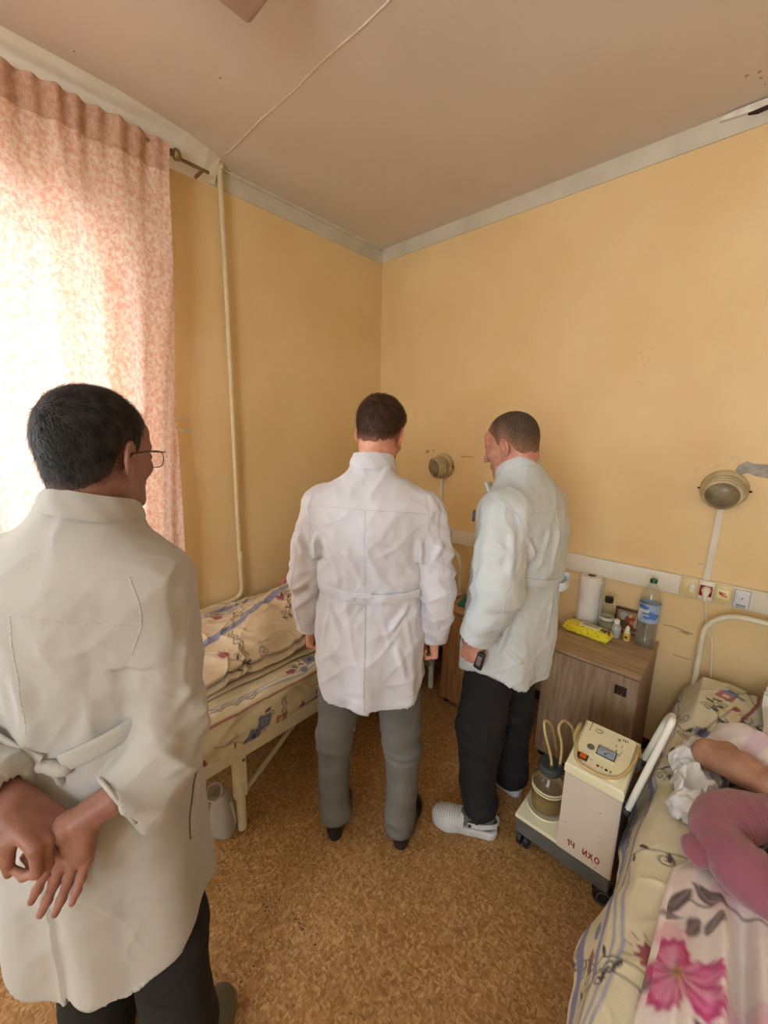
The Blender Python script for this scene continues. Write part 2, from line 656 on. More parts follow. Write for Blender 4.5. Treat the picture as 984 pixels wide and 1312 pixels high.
# ============================================================ STRUCTURE
M_WALL = mat('yellow_wall_paint', (235, 207, 156), (228, 197, 143), scale=2.2, rough=0.55, bump=0.35, bscale=170)
M_WALLD = mat('grey_plaster', (176, 172, 160), (150, 146, 136), scale=40, rough=0.9, bump=0.6, bscale=120)
M_BAND = mat('white_band_paint', (214, 208, 192), (200, 194, 176), scale=5, rough=0.6, bump=0.2, bscale=90)
M_CEIL = mat('ceiling_whitewash', (226, 214, 203), (218, 205, 193), scale=1.6, rough=0.8, bump=0.10, bscale=160)
M_WHITE = mat('white_enamel', (228, 224, 212), (214, 208, 192), scale=9, rough=0.35, bump=0.08, bscale=60)
M_TRUNK = mat('white_trunking_plastic', (228, 222, 206), (220, 213, 196), scale=8, rough=0.4)


def floor_material():
    m = bpy.data.materials.new('cork_patterned_linoleum')
    m.use_nodes = True
    N, L = m.node_tree.nodes, m.node_tree.links
    b = N['Principled BSDF']
    b.inputs['Roughness'].default_value = 0.42
    b.inputs['Specular IOR Level'].default_value = 0.35
    tc = N.new('ShaderNodeTexCoord')
    nz0 = N.new('ShaderNodeTexNoise'); nz0.inputs['Scale'].default_value = 30
    L.new(tc.outputs['Object'], nz0.inputs['Vector'])
    vm = N.new('ShaderNodeMix'); vm.data_type = 'RGBA'; vm.blend_type = 'LINEAR_LIGHT'; vm.inputs['Factor'].default_value = 0.012
    L.new(tc.outputs['Object'], vm.inputs[6]); L.new(nz0.outputs['Color'], vm.inputs[7])
    prev = None
    layers = [((1.0, 2.6, 1), 0.4, 66, [(0.0, (138, 100, 58)), (0.3, (160, 120, 72)), (0.62, (176, 136, 86)), (1.0, (200, 164, 114))]),
              ((2.6, 1.0, 1), -0.5, 62, [(0.0, (144, 106, 62)), (0.4, (166, 126, 78)), (0.75, (182, 142, 92)), (1.0, (204, 168, 118))])]
    cols = []
    for st, rz, sc, ramp in layers:
        mp = N.new('ShaderNodeMapping'); mp.inputs['Scale'].default_value = st
        mp.inputs['Rotation'].default_value = (0, 0, rz)
        L.new(vm.outputs[2], mp.inputs['Vector'])
        vo = N.new('ShaderNodeTexVoronoi'); vo.inputs['Scale'].default_value = sc
        L.new(mp.outputs['Vector'], vo.inputs['Vector'])
        sp = N.new('ShaderNodeSeparateColor'); L.new(vo.outputs['Color'], sp.inputs[0])
        rp = N.new('ShaderNodeValToRGB')
        e = rp.color_ramp.elements
        e[0].position, e[0].color = ramp[0][0], (*lin(ramp[0][1]), 1)
        e[1].position, e[1].color = ramp[-1][0], (*lin(ramp[-1][1]), 1)
        for p, c in ramp[1:-1]:
            q = e.new(p); q.color = (*lin(c), 1)
        L.new(sp.outputs[0], rp.inputs['Fac'])
        cols.append(rp.outputs['Color'])
    nz = N.new('ShaderNodeTexNoise'); nz.inputs['Scale'].default_value = 55
    L.new(tc.outputs['Object'], nz.inputs['Vector'])
    rr = N.new('ShaderNodeValToRGB'); rr.color_ramp.elements[0].position = 0.46; rr.color_ramp.elements[1].position = 0.54
    L.new(nz.outputs['Fac'], rr.inputs['Fac'])
    mx = N.new('ShaderNodeMix'); mx.data_type = 'RGBA'
    L.new(rr.outputs['Color'], mx.inputs['Factor']); L.new(cols[0], mx.inputs[6]); L.new(cols[1], mx.inputs[7])
    # broad wear tone
    n2 = N.new('ShaderNodeTexNoise'); n2.inputs['Scale'].default_value = 1.3
    L.new(tc.outputs['Object'], n2.inputs['Vector'])
    r2 = N.new('ShaderNodeValToRGB'); r2.color_ramp.elements[0].position = 0.3; r2.color_ramp.elements[1].position = 0.7
    r2.color_ramp.elements[0].color = (0.80, 0.74, 0.68, 1); r2.color_ramp.elements[1].color = (1, 1, 1, 1)
    L.new(n2.outputs['Fac'], r2.inputs['Fac'])
    m2 = N.new('ShaderNodeMix'); m2.data_type = 'RGBA'; m2.blend_type = 'MULTIPLY'; m2.inputs['Factor'].default_value = 1
    L.new(mx.outputs[2], m2.inputs[6]); L.new(r2.outputs['Color'], m2.inputs[7])
    L.new(m2.outputs[2], b.inputs['Base Color'])
    bp = N.new('ShaderNodeBump'); bp.inputs['Strength'].default_value = 0.06; bp.inputs['Distance'].default_value = 0.002
    L.new(nz.outputs['Fac'], bp.inputs['Height']); L.new(bp.outputs['Normal'], b.inputs['Normal'])
    return m


T = 0.25
floor = struct(MB().span((XL - T, YF - T, -0.1), (XR + T, YB + T, 0)).build('floor', floor_material(), smooth=0))
# ceiling: two slabs that meet at a filled joint across the room
JY = 1.132
struct(MB().span((XL - T, JY, ZC), (XR + T, YB + T, ZC + 0.2)).build('ceiling', M_CEIL, smooth=0))
struct(MB().span((XL - T, YF - T, ZC), (XR + T, JY, ZC + 0.2)).build('ceiling', M_CEIL, smooth=0))
jb = MB()
jp = [(XL + 0.12 + i * 0.12, JY + 0.004 * math.sin(i * 1.7), ZC) for i in range(35)]
jb.tube(jp, 0.0035, 6)
struct(jb.build('trim_5', mat('joint_filler', (226, 214, 192), (206, 190, 168), scale=20, rough=0.8)))
# walls
struct(MB().span((XL - T, YB, 0), (XR + T, YB + T, ZC)).build('wall_back', M_WALL, smooth=0))
struct(MB().span((XR, YF, 0), (XR + T, YB, ZC)).build('wall_right', M_WALL, smooth=0))
wl = MB()
wl.span((XL - T, WIN1[1], 0), (XL, YB, ZC)); wl.span((XL - T, YF, 0), (XL, WIN1[0], ZC))
wl.span((XL - T, WIN1[0], 0), (XL, WIN1[1], WIN1[2])); wl.span((XL - T, WIN1[0], WIN1[3]), (XL, WIN1[1], ZC))
struct(wl.build('wall_left', M_WALL, smooth=0))
wf = MB()
wf.span((XL - T, YF - T, 0), (WIN_ADDED[0], YF, ZC)); wf.span((WIN_ADDED[1], YF - T, 0), (XR + T, YF, ZC))
wf.span((WIN_ADDED[0], YF - T, 0), (WIN_ADDED[1], YF, WIN_ADDED[2])); wf.span((WIN_ADDED[0], YF - T, WIN_ADDED[3]), (WIN_ADDED[1], YF, ZC))
struct(wf.build('wall_front', M_WALL, smooth=0))


def window(name, horizontal, a0, a1, z0, z1, pos):
    """frame with a mullion, and panes"""
    g = bpy.data.objects.new(name, None); COL.objects.link(g); g['kind'] = 'structure'
    def P(a, d, z):
        return (a, pos + d, z) if horizontal else (pos + d, a, z)
    fr = MB()
    w = 0.07
    for (b0, b1, c0, c1) in ((a0, a0 + w, z0, z1), (a1 - w, a1, z0, z1), (a0, a1, z0, z0 + w), (a0, a1, z1 - w, z1),
                             ((a0 + a1) / 2 - w / 2, (a0 + a1) / 2 + w / 2, z0, z1)):
        fr.span(P(b0, -0.03, c0), P(b1, 0.03, c1))
    o = struct(fr.build('window_frame', M_WHITE, g, smooth=0))
    for (b0, b1) in ((a0 + w, (a0 + a1) / 2 - w / 2), ((a0 + a1) / 2 + w / 2, a1 - w)):
        struct(MB().span(P(b0, -0.004, z0 + w), P(b1, 0.004, z1 - w)).build('window_pane', glassy('window_glass', (250, 252, 252), alpha=0.01), g, smooth=0))
    s = MB().span(P(a0 - 0.05, 0.0, z0 - 0.03), P(a1 + 0.05, (0.24 if not horizontal else 0.30) - 0.05, z0), 0.004)
    struct(s.build('window_sill', M_WHITE, g, smooth=0))
    return g


window('window_1', False, *WIN1, XL - 0.17)

window('added_window', True, *WIN_ADDED, YF - 0.17)

# painted white band under the ceiling and the sloping cove over the window
tb = MB()
tb.span((XL + 0.006, YB - 0.006, 2.922), (XR, YB + 0.01, ZC))
struct(tb.build('trim_1', M_BAND, smooth=0))
tl = MB()
tl.span((XL - 0.01, 1.02, 2.915), (XL + 0.006, YB, ZC))
struct(tl.build('trim_2', M_BAND, smooth=0))
cv_ = MB()
sec_ = [(YF, 0.19, 0.055, 2.925), (0.66, 0.188, 0.055, 2.925), (0.95, 0.155, 0.045, 2.93), (1.06, 0.122, 0.035, 2.935), (JY, 0.085, 0.025, 2.945)]
cvv = []
for y_, w_, e_, z_ in sec_:
    cvv += [(XL - 0.01, y_, 2.90), (XL + e_, y_, z_), (XL + w_, y_, ZC + 0.01), (XL - 0.01, y_, ZC + 0.01)]
cvf = [(0, 1, 2, 3), (19, 18, 17, 16)]
for i in range(4):
    for j in range(4):
        k = (j + 1) % 4
        cvf.append((i * 4 + j, (i + 1) * 4 + j, (i + 1) * 4 + k, i * 4 + k))
cv_.add(cvv, cvf)
struct(cv_.build('trim_3', mat('cove_whitewash', (236, 230, 216), (224, 218, 204), scale=4, rough=0.7, bump=0.15), smooth=0))
# shallow cove strip at the corner
struct(MB().tube([(XL + 0.012, JY, ZC - 0.004), (XL + 0.012, YB, ZC - 0.004)], 0.012, 8).build('trim_4', M_BAND))
# loose plaster strip with a dark gap on the band
pl = at_y(923, 155, YB - 0.01)
lp = MB()
lp.prism([(pl[0], 2.985), (pl[0] + 0.16, 2.972), (pl[0] + 0.5, 2.970), (pl[0] + 0.5, 3.0), (pl[0] + 0.05, 3.004), (pl[0] + 0.01, 3.0)], 'y', YB - 0.022, YB - 0.004)
struct(lp.build('trim_6', mat('loose_plaster', (232, 228, 218), (210, 205, 192), scale=30, rough=0.8, bump=0.3), smooth=0))
gp = MB().prism([(pl[0] + 0.09, 2.9745), (pl[0] + 0.12, 2.966), (pl[0] + 0.17, 2.970), (pl[0] + 0.2, 2.974), (pl[0] + 0.15, 2.9775)], 'y', YB - 0.024, YB - 0.003)
struct(gp.build('trim_7', mat('dark_gap', (60, 38, 34), rough=0.9), smooth=0))
# baseboards
M_BASE = mat('dark_brown_baseboard', (74, 48, 34), (58, 38, 28), scale=12, rough=0.5)
struct(MB().span((XL, YB - 0.018, 0), (XR, YB, 0.06), 0.003).build('baseboard_back', M_BASE))
struct(MB().span((XL, YF, 0), (XL + 0.018, YB - 0.018, 0.06), 0.003).build('baseboard_left', M_BASE))

# worn specks in the linoleum
sp = MB()
rs = random.Random(11)
for (a, b, n) in (((285, 1110), (300, 1185), 14), ((300, 1075), (330, 1125), 12), ((338, 1150), (348, 1200), 12), ((346, 1165), (360, 1150), 8),
                  ((378, 1170), (388, 1195), 14), ((322, 1140), (330, 1155), 6), ((400, 1200), (416, 1240), 5), ((305, 1265), (340, 1215), 8)):
    for i in range(n):
        t = i / (n - 1)
        x = a[0] + (b[0] - a[0]) * t + rs.uniform(-3, 3)
        y = a[1] + (b[1] - a[1]) * t + rs.uniform(-2, 2)
        p = at_z(x, y, 0.0)
        sp.lathe([(rs.uniform(0.0015, 0.0032), 0.0), (0.001, 0.0006), (0, 0.0006)], p, n=6)
for i in range(16):
    p = at_z(rs.uniform(280, 640), rs.uniform(1090, 1300), 0.0)
    sp.lathe([(rs.uniform(0.001, 0.0025), 0.0), (0.001, 0.0006), (0, 0.0006)], p, n=6)
o = sp.build('floor_specks', mat('dark_wear', (58, 40, 28), rough=0.8), floor)
o['kind'] = 'stuff'

# bare plaster and cracks on the back wall
def wall_patch(pts, m, d=0.002, name='wall_patch'):
    P = [at_y(x, y, YB) for x, y in pts]
    return struct(MB().prism([(p[0], p[2]) for p in P], 'y', YB - d, YB + 0.01).build(name, m, smooth=0))


wall_patch([(942, 603), (946, 596), (957, 591), (966, 594), (984, 595), (1000, 598), (1000, 616), (984, 613), (968, 610), (958, 606), (950, 608)], M_WALLD)
wall_patch([(905, 598), (918, 588), (930, 585), (944, 583), (957, 589), (948, 596), (940, 601), (925, 598), (912, 600)], mat('flaking_paint', (232, 206, 160), (222, 196, 146), scale=30, rough=0.8, bump=0.5), 0.0012)
wall_patch([(888, 603), (896, 596), (902, 598), (897, 604), (890, 605)], MATS['flaking_paint'], 0.0014)
for pts in ([(545, 578), (549, 576), (550, 580), (546, 581)], [(553, 577), (556, 576), (557, 579)], [(590, 584), (607, 585), (607, 586), (590, 585.2)]):
    wall_patch(pts, mat('scuff', (176, 146, 104), rough=0.9), 0.0006)
for pts in ([(850, 800), (862, 802), (875, 807), (888, 812), (888, 813.2), (874, 808.2), (861, 803), (850, 801)],
            [(868, 808), (876, 809), (886, 813), (880, 813)], [(862, 838), (885, 845), (885, 846), (862, 839)]):
    wall_patch(pts, MATS['scuff'], 0.0008)
for i in range(22):
    x, y = rs.uniform(812, 835), rs.uniform(385, 500)
    if i > 14:
        x, y = rs.uniform(910, 965), rs.uniform(660, 725)
    k = rs.uniform(0.6, 1.3)
    wall_patch([(x, y), (x + k, y + 0.3 * k), (x + 0.6 * k, y + 1.6 * k)], MATS['scuff'], 0.0006, 'wall_speck')
# ceiling specks
for (x, y, k) in ((973, 92, 2.0), (975, 100, 1.6), (980, 108, 1.0), (957, 97, 2.0), (282, 100, 1.3), (83, 101, 1.2), (95, 66, 1.2), (304, 245, 1.0)):
    c = at_z(x, y, ZC - 0.0005)
    struct(MB().lathe([(0, -0.001), (0.003 * k, -0.0008), (0.0035 * k, 0.002)], c, n=7).build('ceiling_speck', MATS['scuff']))

# ============================================================ PIPE, CURTAIN, ROD, CEILING LAMP
M_PIPE = mat('cream_pipe_paint', (222, 204, 166), (212, 192, 152), scale=14, rough=0.4, bump=0.15, bscale=40)
px_, py_ = XL + 0.04, 1.145
t = thing('heating_pipe', 'thin cream-painted pipe running down the left wall in the corner beside the curtain', 'pipe', (px_, py_, 0))
path = [(0, 0, ZC), (0, 0.003, 2.4), (0, 0, 1.7), (0, -0.004, 0.96), (0, 0, 0.76)]
path += [(0, -0.06 + 0.06 * math.cos(a), 0.72 - 0.06 * math.sin(a)) for a in [i * PI / 12 for i in range(0, 6)]]
path += [(0, -0.08, 0.655), (0, -0.6, 0.63), (0, -3.2, 0.60)]
MB().tube(path, 0.0135, 14).build('pipe', M_PIPE, t)
MB().lathe([(0.0135, 0.90), (0.0175, 0.902), (0.0175, 0.93), (0.0165, 0.933), (0.0165, 0.94), (0.0175, 0.943), (0.0175, 0.955), (0.0135, 0.958)]).build('coupling', M_PIPE, t)
MB().lathe([(0.0135, ZC - 0.03), (0.02, ZC - 0.028), (0.024, ZC - 0.003), (0, ZC - 0.002)]).build('ceiling_collar', M_PIPE, t)

# curtain
def curtain_material(thin=0.22, nm='peach_damask_curtain', c0=(226, 176, 156), c1=(244, 226, 208)):
    m = bpy.data.materials.new(nm)
    m.use_nodes = True
    N, L = m.node_tree.nodes, m.node_tree.links
    N.remove(N['Principled BSDF'])
    tc = N.new('ShaderNodeTexCoord')
    n1 = N.new('ShaderNodeTexNoise'); n1.inputs['Scale'].default_value = 60; n1.inputs['Detail'].default_value = 7
    n1.inputs['Roughness'].default_value = 0.7
    n1.inputs['Distortion'].default_value = 0.3
    mp = N.new('ShaderNodeMapping'); mp.inputs['Scale'].default_value = (1, 1, 0.8)
    L.new(tc.outputs['Object'], mp.inputs['Vector']); L.new(mp.outputs['Vector'], n1.inputs['Vector'])
    r = N.new('ShaderNodeValToRGB')
    r.color_ramp.elements[0].position = 0.40; r.color_ramp.elements[0].color = (*lin(c0), 1)
    r.color_ramp.elements[1].position = 0.60; r.color_ramp.elements[1].color = (*lin(c1), 1)
    L.new(n1.outputs['Fac'], r.inputs['Fac'])
    df = N.new('ShaderNodeBsdfDiffuse'); tl = N.new('ShaderNodeBsdfTranslucent')
    L.new(r.outputs['Color'], df.inputs['Color']); L.new(r.outputs['Color'], tl.inputs['Color'])
    mx = N.new('ShaderNodeMixShader'); mx.inputs[0].default_value = thin
    L.new(df.outputs[0], mx.inputs[1]); L.new(tl.outputs[0], mx.inputs[2])
    L.new(mx.outputs[0], N['Material Output'].inputs['Surface'])
    return m


cy0, cy1 = -0.75, 0.86
t = thing('curtain', 'peach patterned curtain gathered on a rod over the bright window', 'curtain', (XL + 0.115, 0, 0))
nu, nv = 900, 90
u = np.linspace(0, 1, nu)[:, None]
v = np.linspace(0, 1, nv)[None, :]
ztop = 2.932
zz = ztop * (1 - v) + 0.70 * v + 0 * u
yy = cy1 - (cy1 - cy0) * u + 0 * v
yy = yy - 0.075 * v * (1 - u * 1.3)           # hem swings in a little
s_ = (cy1 - cy0) * u
ph = 2.2 * vnoise(np.stack([s_ * 3 + 0 * v, 0 * s_ + 0 * v + 3, v * 1.2 + 0 * s_], -1))
amp = 0.008 + 0.020 * np.clip(v * 3, 0, 1)
wave = np.sin(s_ * 2 * PI / 0.16 + ph * 1.6) * amp + np.sin(s_ * 2 * PI / 0.062 + ph * 2.5) * 0.010 * np.exp(-v * 9)
wave += 0.006 * vnoise(np.stack([s_ * 22 + 0 * v, 7 + 0 * s_ + 0 * v, v * 3 + 0 * s_], -1)) * np.exp(-v * 2)
# header gathers: bulge around the rod
wave += 0.010 * np.exp(-((v - 0.012) / 0.012) ** 2) + 0.018 * np.exp(-(v / 0.05) ** 2)
V = np.stack([wave, yy, zz], -1).reshape(-1, 3)
link_mesh('curtain_cloth', V, grid_faces(nu, nv), curtain_material(), t, smooth=180)
# hem band of the rod pocket: a stitched line below the rod, doubled cloth, its weaker light painted in as a browner colour
sel = np.linspace(0, 1, nu)
nb = 6
vv = np.linspace(0.0, 0.052, nb)[None, :]
zz2 = ztop * (1 - vv) + 0.70 * vv + 0 * u
yy2 = cy1 - (cy1 - cy0) * u - 0.075 * vv * (1 - u * 1.3)
ph2 = 2.2 * vnoise(np.stack([s_ * 3 + 0 * vv, 0 * s_ + 0 * vv + 3, vv * 1.2 + 0 * s_], -1))
w2 = np.sin(s_ * 2 * PI / 0.16 + ph2 * 1.6) * (0.008 + 0.06 * vv) + np.sin(s_ * 2 * PI / 0.062 + ph2 * 2.5) * 0.010 * np.exp(-vv * 9)
w2 += 0.006 * vnoise(np.stack([s_ * 22 + 0 * vv, 7 + 0 * s_ + 0 * vv, vv * 3 + 0 * s_], -1)) * np.exp(-vv * 2)
w2 += 0.010 * np.exp(-((vv - 0.012) / 0.012) ** 2) + 0.018 * np.exp(-(vv / 0.05) ** 2) + 0.003
V = np.stack([w2, yy2, zz2], -1).reshape(-1, 3)
link_mesh('rod_pocket', V, grid_faces(nu, nb), curtain_material(0.04, 'shade_tinted_doubled_cloth', (196, 150, 130), (214, 178, 156)), t, smooth=180)

t = thing('curtain_rod', 'brass-brown curtain rod with round finial, just below the ceiling', 'curtain rod', (XL + 0.118, 0, 2.91))
M_ROD = mat('brass_brown_rod', (150, 118, 80), (120, 92, 62), scale=30, rough=0.35, metal=0.3)
MB().tube([(0, -2.1, 0), (0, 0.875, 0)], 0.010, 12).build('rod', M_ROD, t)
rx = Matrix.Rotation(-PI / 2, 3, 'X')
MB().lathe([(0.010, 0), (0.014, 0.004), (0.014, 0.010), (0.011, 0.013), (0.021, 0.02), (0.025, 0.031), (0.021, 0.042), (0.009, 0.05), (0, 0.052)],
           (0, 0.87, 0), rot=rx).build('finial', M_ROD, t)
br = MB().box((-0.02, 0.98, 0.0), (0.012, 0.16, 0.012), 0.002)
br.box((-0.065, 1.03, 0.0), (0.09, 0.012, 0.012), 0.002)
br.build('bracket', M_ROD, t)

# unlit ceiling lamp, a shallow box shade with rounded corners
lp_ = at_z(320, 38, 2.897)
t = thing('ceiling_lamp', 'unlit ceiling lamp with a boxy mauve-grey shade at the top edge of the picture', 'lamp', (lp_[0] + 0.1, lp_[1] - 0.33, ZC))
MB().box((0, 0, -0.012), (0.12, 0.5, 0.024), 0.003).build('base_plate', M_WHITE, t)
MB().box((0, 0, -0.068), (0.2, 0.66, 0.09), 0.02, seg=4).build('lamp_shade', mat('dull_mauve_shade', (186, 160, 146), (170, 144, 130), scale=9, rough=0.45), t)

# tape scraps on the left wall
for k, (x, y) in enumerate(((235, 534), (238, 552))):
    c = at_x(x, y, XL)
    b = MB().box((XL + 0.0012, c[1], c[2]), (0.0024, 0.055, 0.014 if k == 0 else 0.02), 0.0005)
    tag(b.build('tape_scrap', mat('old_tape', (222, 208, 176), rough=0.25)),
        ('upper' if k == 0 else 'lower') + ' scrap of clear tape stuck on the yellow wall beside the curtain edge', 'tape')
c = at_x(257, 762, XL)
# ============================================================ TRUNKING, SOCKETS, WALL LAMPS
t = thing('cable_trunking', 'long white cable trunking running along the yellow back wall', 'cable trunking', (0, YB, 0.965))
tr = MB().box(((-2.2 + -0.185) / 2, -0.014, 0), (2.2 - 0.185, 0.028, 0.098), 0.002)
tr.box(((0.072 + XR) / 2, -0.014, 0), (XR - 0.072, 0.028, 0.098), 0.002)
tr.build('trunking_cover', M_TRUNK, t)
MB().box((-0.055, -0.012, 0), (0.26, 0.024, 0.098), 0.002).build('backing_channel', M_TRUNK, t)
MB().box((-1.35, -0.030, 0.0), (0.008, 0.004, 0.1), 0.001).build('joint_clip', M_TRUNK, t)

M_CREAM = mat('cream_socket_plastic', (226, 206, 150), (218, 198, 142), scale=8, rough=0.35)
M_SWITCH = mat('white_socket_plastic', (232, 226, 210), rough=0.35)
M_REDP = mat('red_socket_plastic', (140, 16, 26), rough=0.3)
M_DARK = mat('dark_hole', (26, 22, 22), rough=0.7)
zt = 0.967
def plate(x, w, label, cat, name, h=0.088, m=None):
    t = thing(name, label, cat, (x, YB - 0.026, zt))
    MB().box((0, -0.005, 0), (w, 0.010, h), 0.003).build('faceplate', m or M_CREAM, t)
    return t


t = plate(-0.150, 0.070, 'cream light switch plate at the left end of the row of sockets on the trunking', 'switch', 'light_switch')
MB().box((0.012, -0.012, 0), (0.022, 0.006, 0.042), 0.002).build('rocker', M_SWITCH, t)
MB().box((-0.013, -0.0105, 0), (0.026, 0.003, 0.044), 0.001).build('blank_insert', M_CREAM, t)
t = plate(-0.086, 0.056, 'red power socket with a white frame and a white plug in it', 'socket', 'power_socket', 0.094, M_SWITCH)
MB().box((0.0, -0.0112, 0.0), (0.048, 0.006, 0.052), 0.002).build('red_insert', M_REDP, t)
MB().lathe([(0, 0), (0.017, 0), (0.019, 0.0018), (0.0195, 0.003), (0, 0.0032)][1:], (0, -0.0135, 0), rot=Matrix.Rotation(PI / 2, 3, 'X')).build('socket_rim', M_REDP, t)
for sx in (-0.020, 0.020):
    MB().box((sx * 1.25, -0.012, -0.041), (0.004, 0.002, 0.004)).build('latch', M_CREAM, t)
t = plate(-0.022, 0.062, 'cream socket with a worn orange sticker in its middle', 'socket', 'power_socket')
MB().box((0, -0.0115, 0.002), (0.044, 0.005, 0.044), 0.002).build('insert', mat('pale_cream', (238, 226, 184), rough=0.35), t)
st = MB()
for (a, b, w, h) in ((-0.004, 0.008, 0.026, 0.007), (0.002, 0.0, 0.028, 0.006), (0.003, -0.007, 0.024, 0.005), (-0.009, 0.003, 0.01, 0.01)):
    st.box((a, -0.0145, b), (w, 0.0012, h), 0.0004, rot=('Y', 0.15))
st.build('orange_sticker', mat('orange_print', (196, 92, 44), (222, 160, 110), scale=160, rough=0.6, lo=0.45, hi=0.55), t)
def switch_w(x, label, z):
    t = thing('doorbell_switch', label, 'switch', (x, YB - 0.027, z))
    MB().box((0, -0.009, 0), (0.052, 0.018, 0.084), 0.003).build('faceplate', mat('bluish_white_plastic', (214, 216, 222), rough=0.35), t)
    MB().box((0, -0.020, 0.006), (0.040, 0.005, 0.052), 0.002).build('rocker', MATS['bluish_white_plastic'], t)
    MB().lathe([(0.0028, 0), (0.0028, 0.002), (0, 0.002)], (0.002, -0.022, 0.008), n=10, rot=Matrix.Rotation(PI / 2, 3, 'X')).build('indicator', mat('blue_grey', (70, 84, 120), rough=0.4), t)
    MB().box((0, -0.0192, -0.027), (0.036, 0.002, 0.005), 0.0005).box((0, -0.0192, -0.036), (0.036, 0.002, 0.003), 0.0005).build('label_strip', mat('grey_print', (108, 112, 122), rough=0.5), t)
    return t


switch_w(0.044, 'bluish-white square switch at the right end of the row of sockets', zt - 0.003)
switch_w(-1.548, 'small white switch on the trunking seen between the two standing doctors', zt - 0.0)
# sticker above
c = at_y(898, 722.5, YB)
b = MB().box((c[0], YB - 0.0006, c[2]), (0.026, 0.0012, 0.013))
o = tag(b.build('paper_label', mat('label_paper', (226, 212, 186), rough=0.6), smooth=0), 'tiny white paper label on the wall above the red socket', 'label')
for i in range(4):
    MB().box((c[0] - 0.008 + i * 0.0052, YB - 0.0016, c[2]), (0.0034, 0.0008, 0.004)).build('printed_digit', MATS['grey_print'], o, smooth=0)

# plug and cord
t = thing('power_cable', 'white plug and thin cord hanging from the red socket to behind the bed', 'power cord', (-0.084, YB - 0.04, zt))
MB().tube([(0, 0, 0.006), (0, -0.012, 0.006), (0, -0.022, 0.004), (0, -0.030, -0.006), (0, -0.034, -0.022), (0, -0.034, -0.038)],
          [0.018, 0.018, 0.016, 0.013, 0.008, 0.005], 16).build('plug', M_SWITCH, t)
pts = [at_y(903, 758, YB - 0.06), at_y(904, 775, YB - 0.05), at_y(904.5, 795, YB - 0.03), at_y(908, 812, YB - 0.03), at_y(912, 830, YB - 0.03)]
pts = [(p[0] + 0.084, p[1] - YB + 0.04, p[2] - zt) for p in pts]
pts = [(0, -0.034, -0.036)] + pts + [(pts[-1][0] + 0.03, -0.01, 0.35 - zt), (pts[-1][0] + 0.02, -0.03, 0.02 - zt)]
MB().tube(spline(pts, 6), 0.0032, 8).build('cord', M_SWITCH, t)


M_LAMP = mat('grimy_cream_lamp', (204, 190, 150), (168, 152, 116), scale=18, rough=0.5, bump=0.25, bscale=60)
M_LGL = mat('dusty_lamp_glass', (146, 136, 108), (112, 102, 80), scale=22, rough=0.35, bump=0.2)


def wall_lamp(c, tilt, yaw, label):
    t = thing('wall_lamp', label, 'lamp', (c[0], YB, c[2]))
    R0 = Matrix.Rotation(PI / 2, 3, 'X')
    MB().lathe([(0, 0), (0.084, 0), (0.088, 0.006), (0.088, 0.02), (0.080, 0.034), (0.07, 0.04), (0, 0.04)], rot=R0, n=40).build('back_dish', M_LAMP, t)
    R1 = Matrix.Rotation(yaw, 3, 'Z') @ Matrix.Rotation(PI / 2 + tilt, 3, 'X')
    o = Vector((0, -0.03, 0.0))
    MB().lathe([(0.074, 0.0), (0.078, 0.012), (0.078, 0.022), (0.072, 0.026), (0.072, 0.031), (0.075, 0.034), (0.075, 0.04), (0.069, 0.044),
                (0.069, 0.049), (0.072, 0.052), (0.072, 0.058), (0.062, 0.062)], o, rot=R1, n=40).build('ribbed_ring', M_LAMP, t)
    MB().lathe([(0.064, 0.056), (0.060, 0.066), (0.045, 0.078), (0.022, 0.085), (0, 0.087)], o, rot=R1, n=40).build('glass_cover', M_LGL, t)
    for sx in (-1, 1):
        MB().tube([(sx * 0.086, -0.02, 0.0), (sx * 0.096, -0.022, 0.0)], 0.004, 8).build('screw', M_DARK, t)
    return t


def conduit(x, ztop, label, lean):
    o = MB().prism([(x - 0.012 + lean, ztop), (x + 0.012 + lean, ztop), (x + 0.012, 1.012), (x - 0.012, 1.012)], 'y', YB - 0.014, YB).build('cable_conduit', M_TRUNK, smooth=0)
    return tag(o, label, 'cable conduit')


lr = at_y(928, 627, YB - 0.06)
wall_lamp((-0.088, 0, 1.452), 0.35, 0.0, 'large round bulkhead wall lamp with dusty glass on the right, over the row of sockets')
conduit(-0.092, 1.37, 'flat white conduit from the right wall lamp down to the red socket', 0.006)
wall_lamp((-1.635, 0, 1.452), 0.18, -0.35, 'round bulkhead wall lamp between the heads of the two standing doctors, tilted to the left')
conduit(-1.640, 1.37, 'flat white conduit below the wall lamp between the two standing doctors', 0.0)

# ============================================================ BEDSIDE CABINETS
def oak(name, vertical, c=(152, 124, 98), c2=(118, 92, 70), c3=(176, 150, 122)):
    m = mat(name, c2, c3, scale=7, rough=0.5, stretch=(9, 9, 0.9) if vertical else (0.9, 7, 9), detail=8, bump=0.12, bscale=30, lo=0.30, hi=0.72)
    return m


M_OAKV = oak('grey_oak_laminate', True, c2=(140, 114, 90), c3=(178, 154, 128))
M_OAKH = oak('grey_oak_top', False, c2=(146, 118, 90), c3=(184, 158, 128))
M_WARMV = mat('warm_oak_laminate', (134, 92, 58), (168, 122, 82), scale=6, rough=0.5, stretch=(8, 8, 0.9), detail=8, bump=0.1)
M_WARMH = mat('warm_oak_top', (160, 118, 78), (190, 148, 102), scale=6, rough=0.5, stretch=(0.9, 8, 8), detail=8)
M_BLACK = mat('black_plastic', (26, 25, 26), (38, 36, 36), scale=20, rough=0.5)


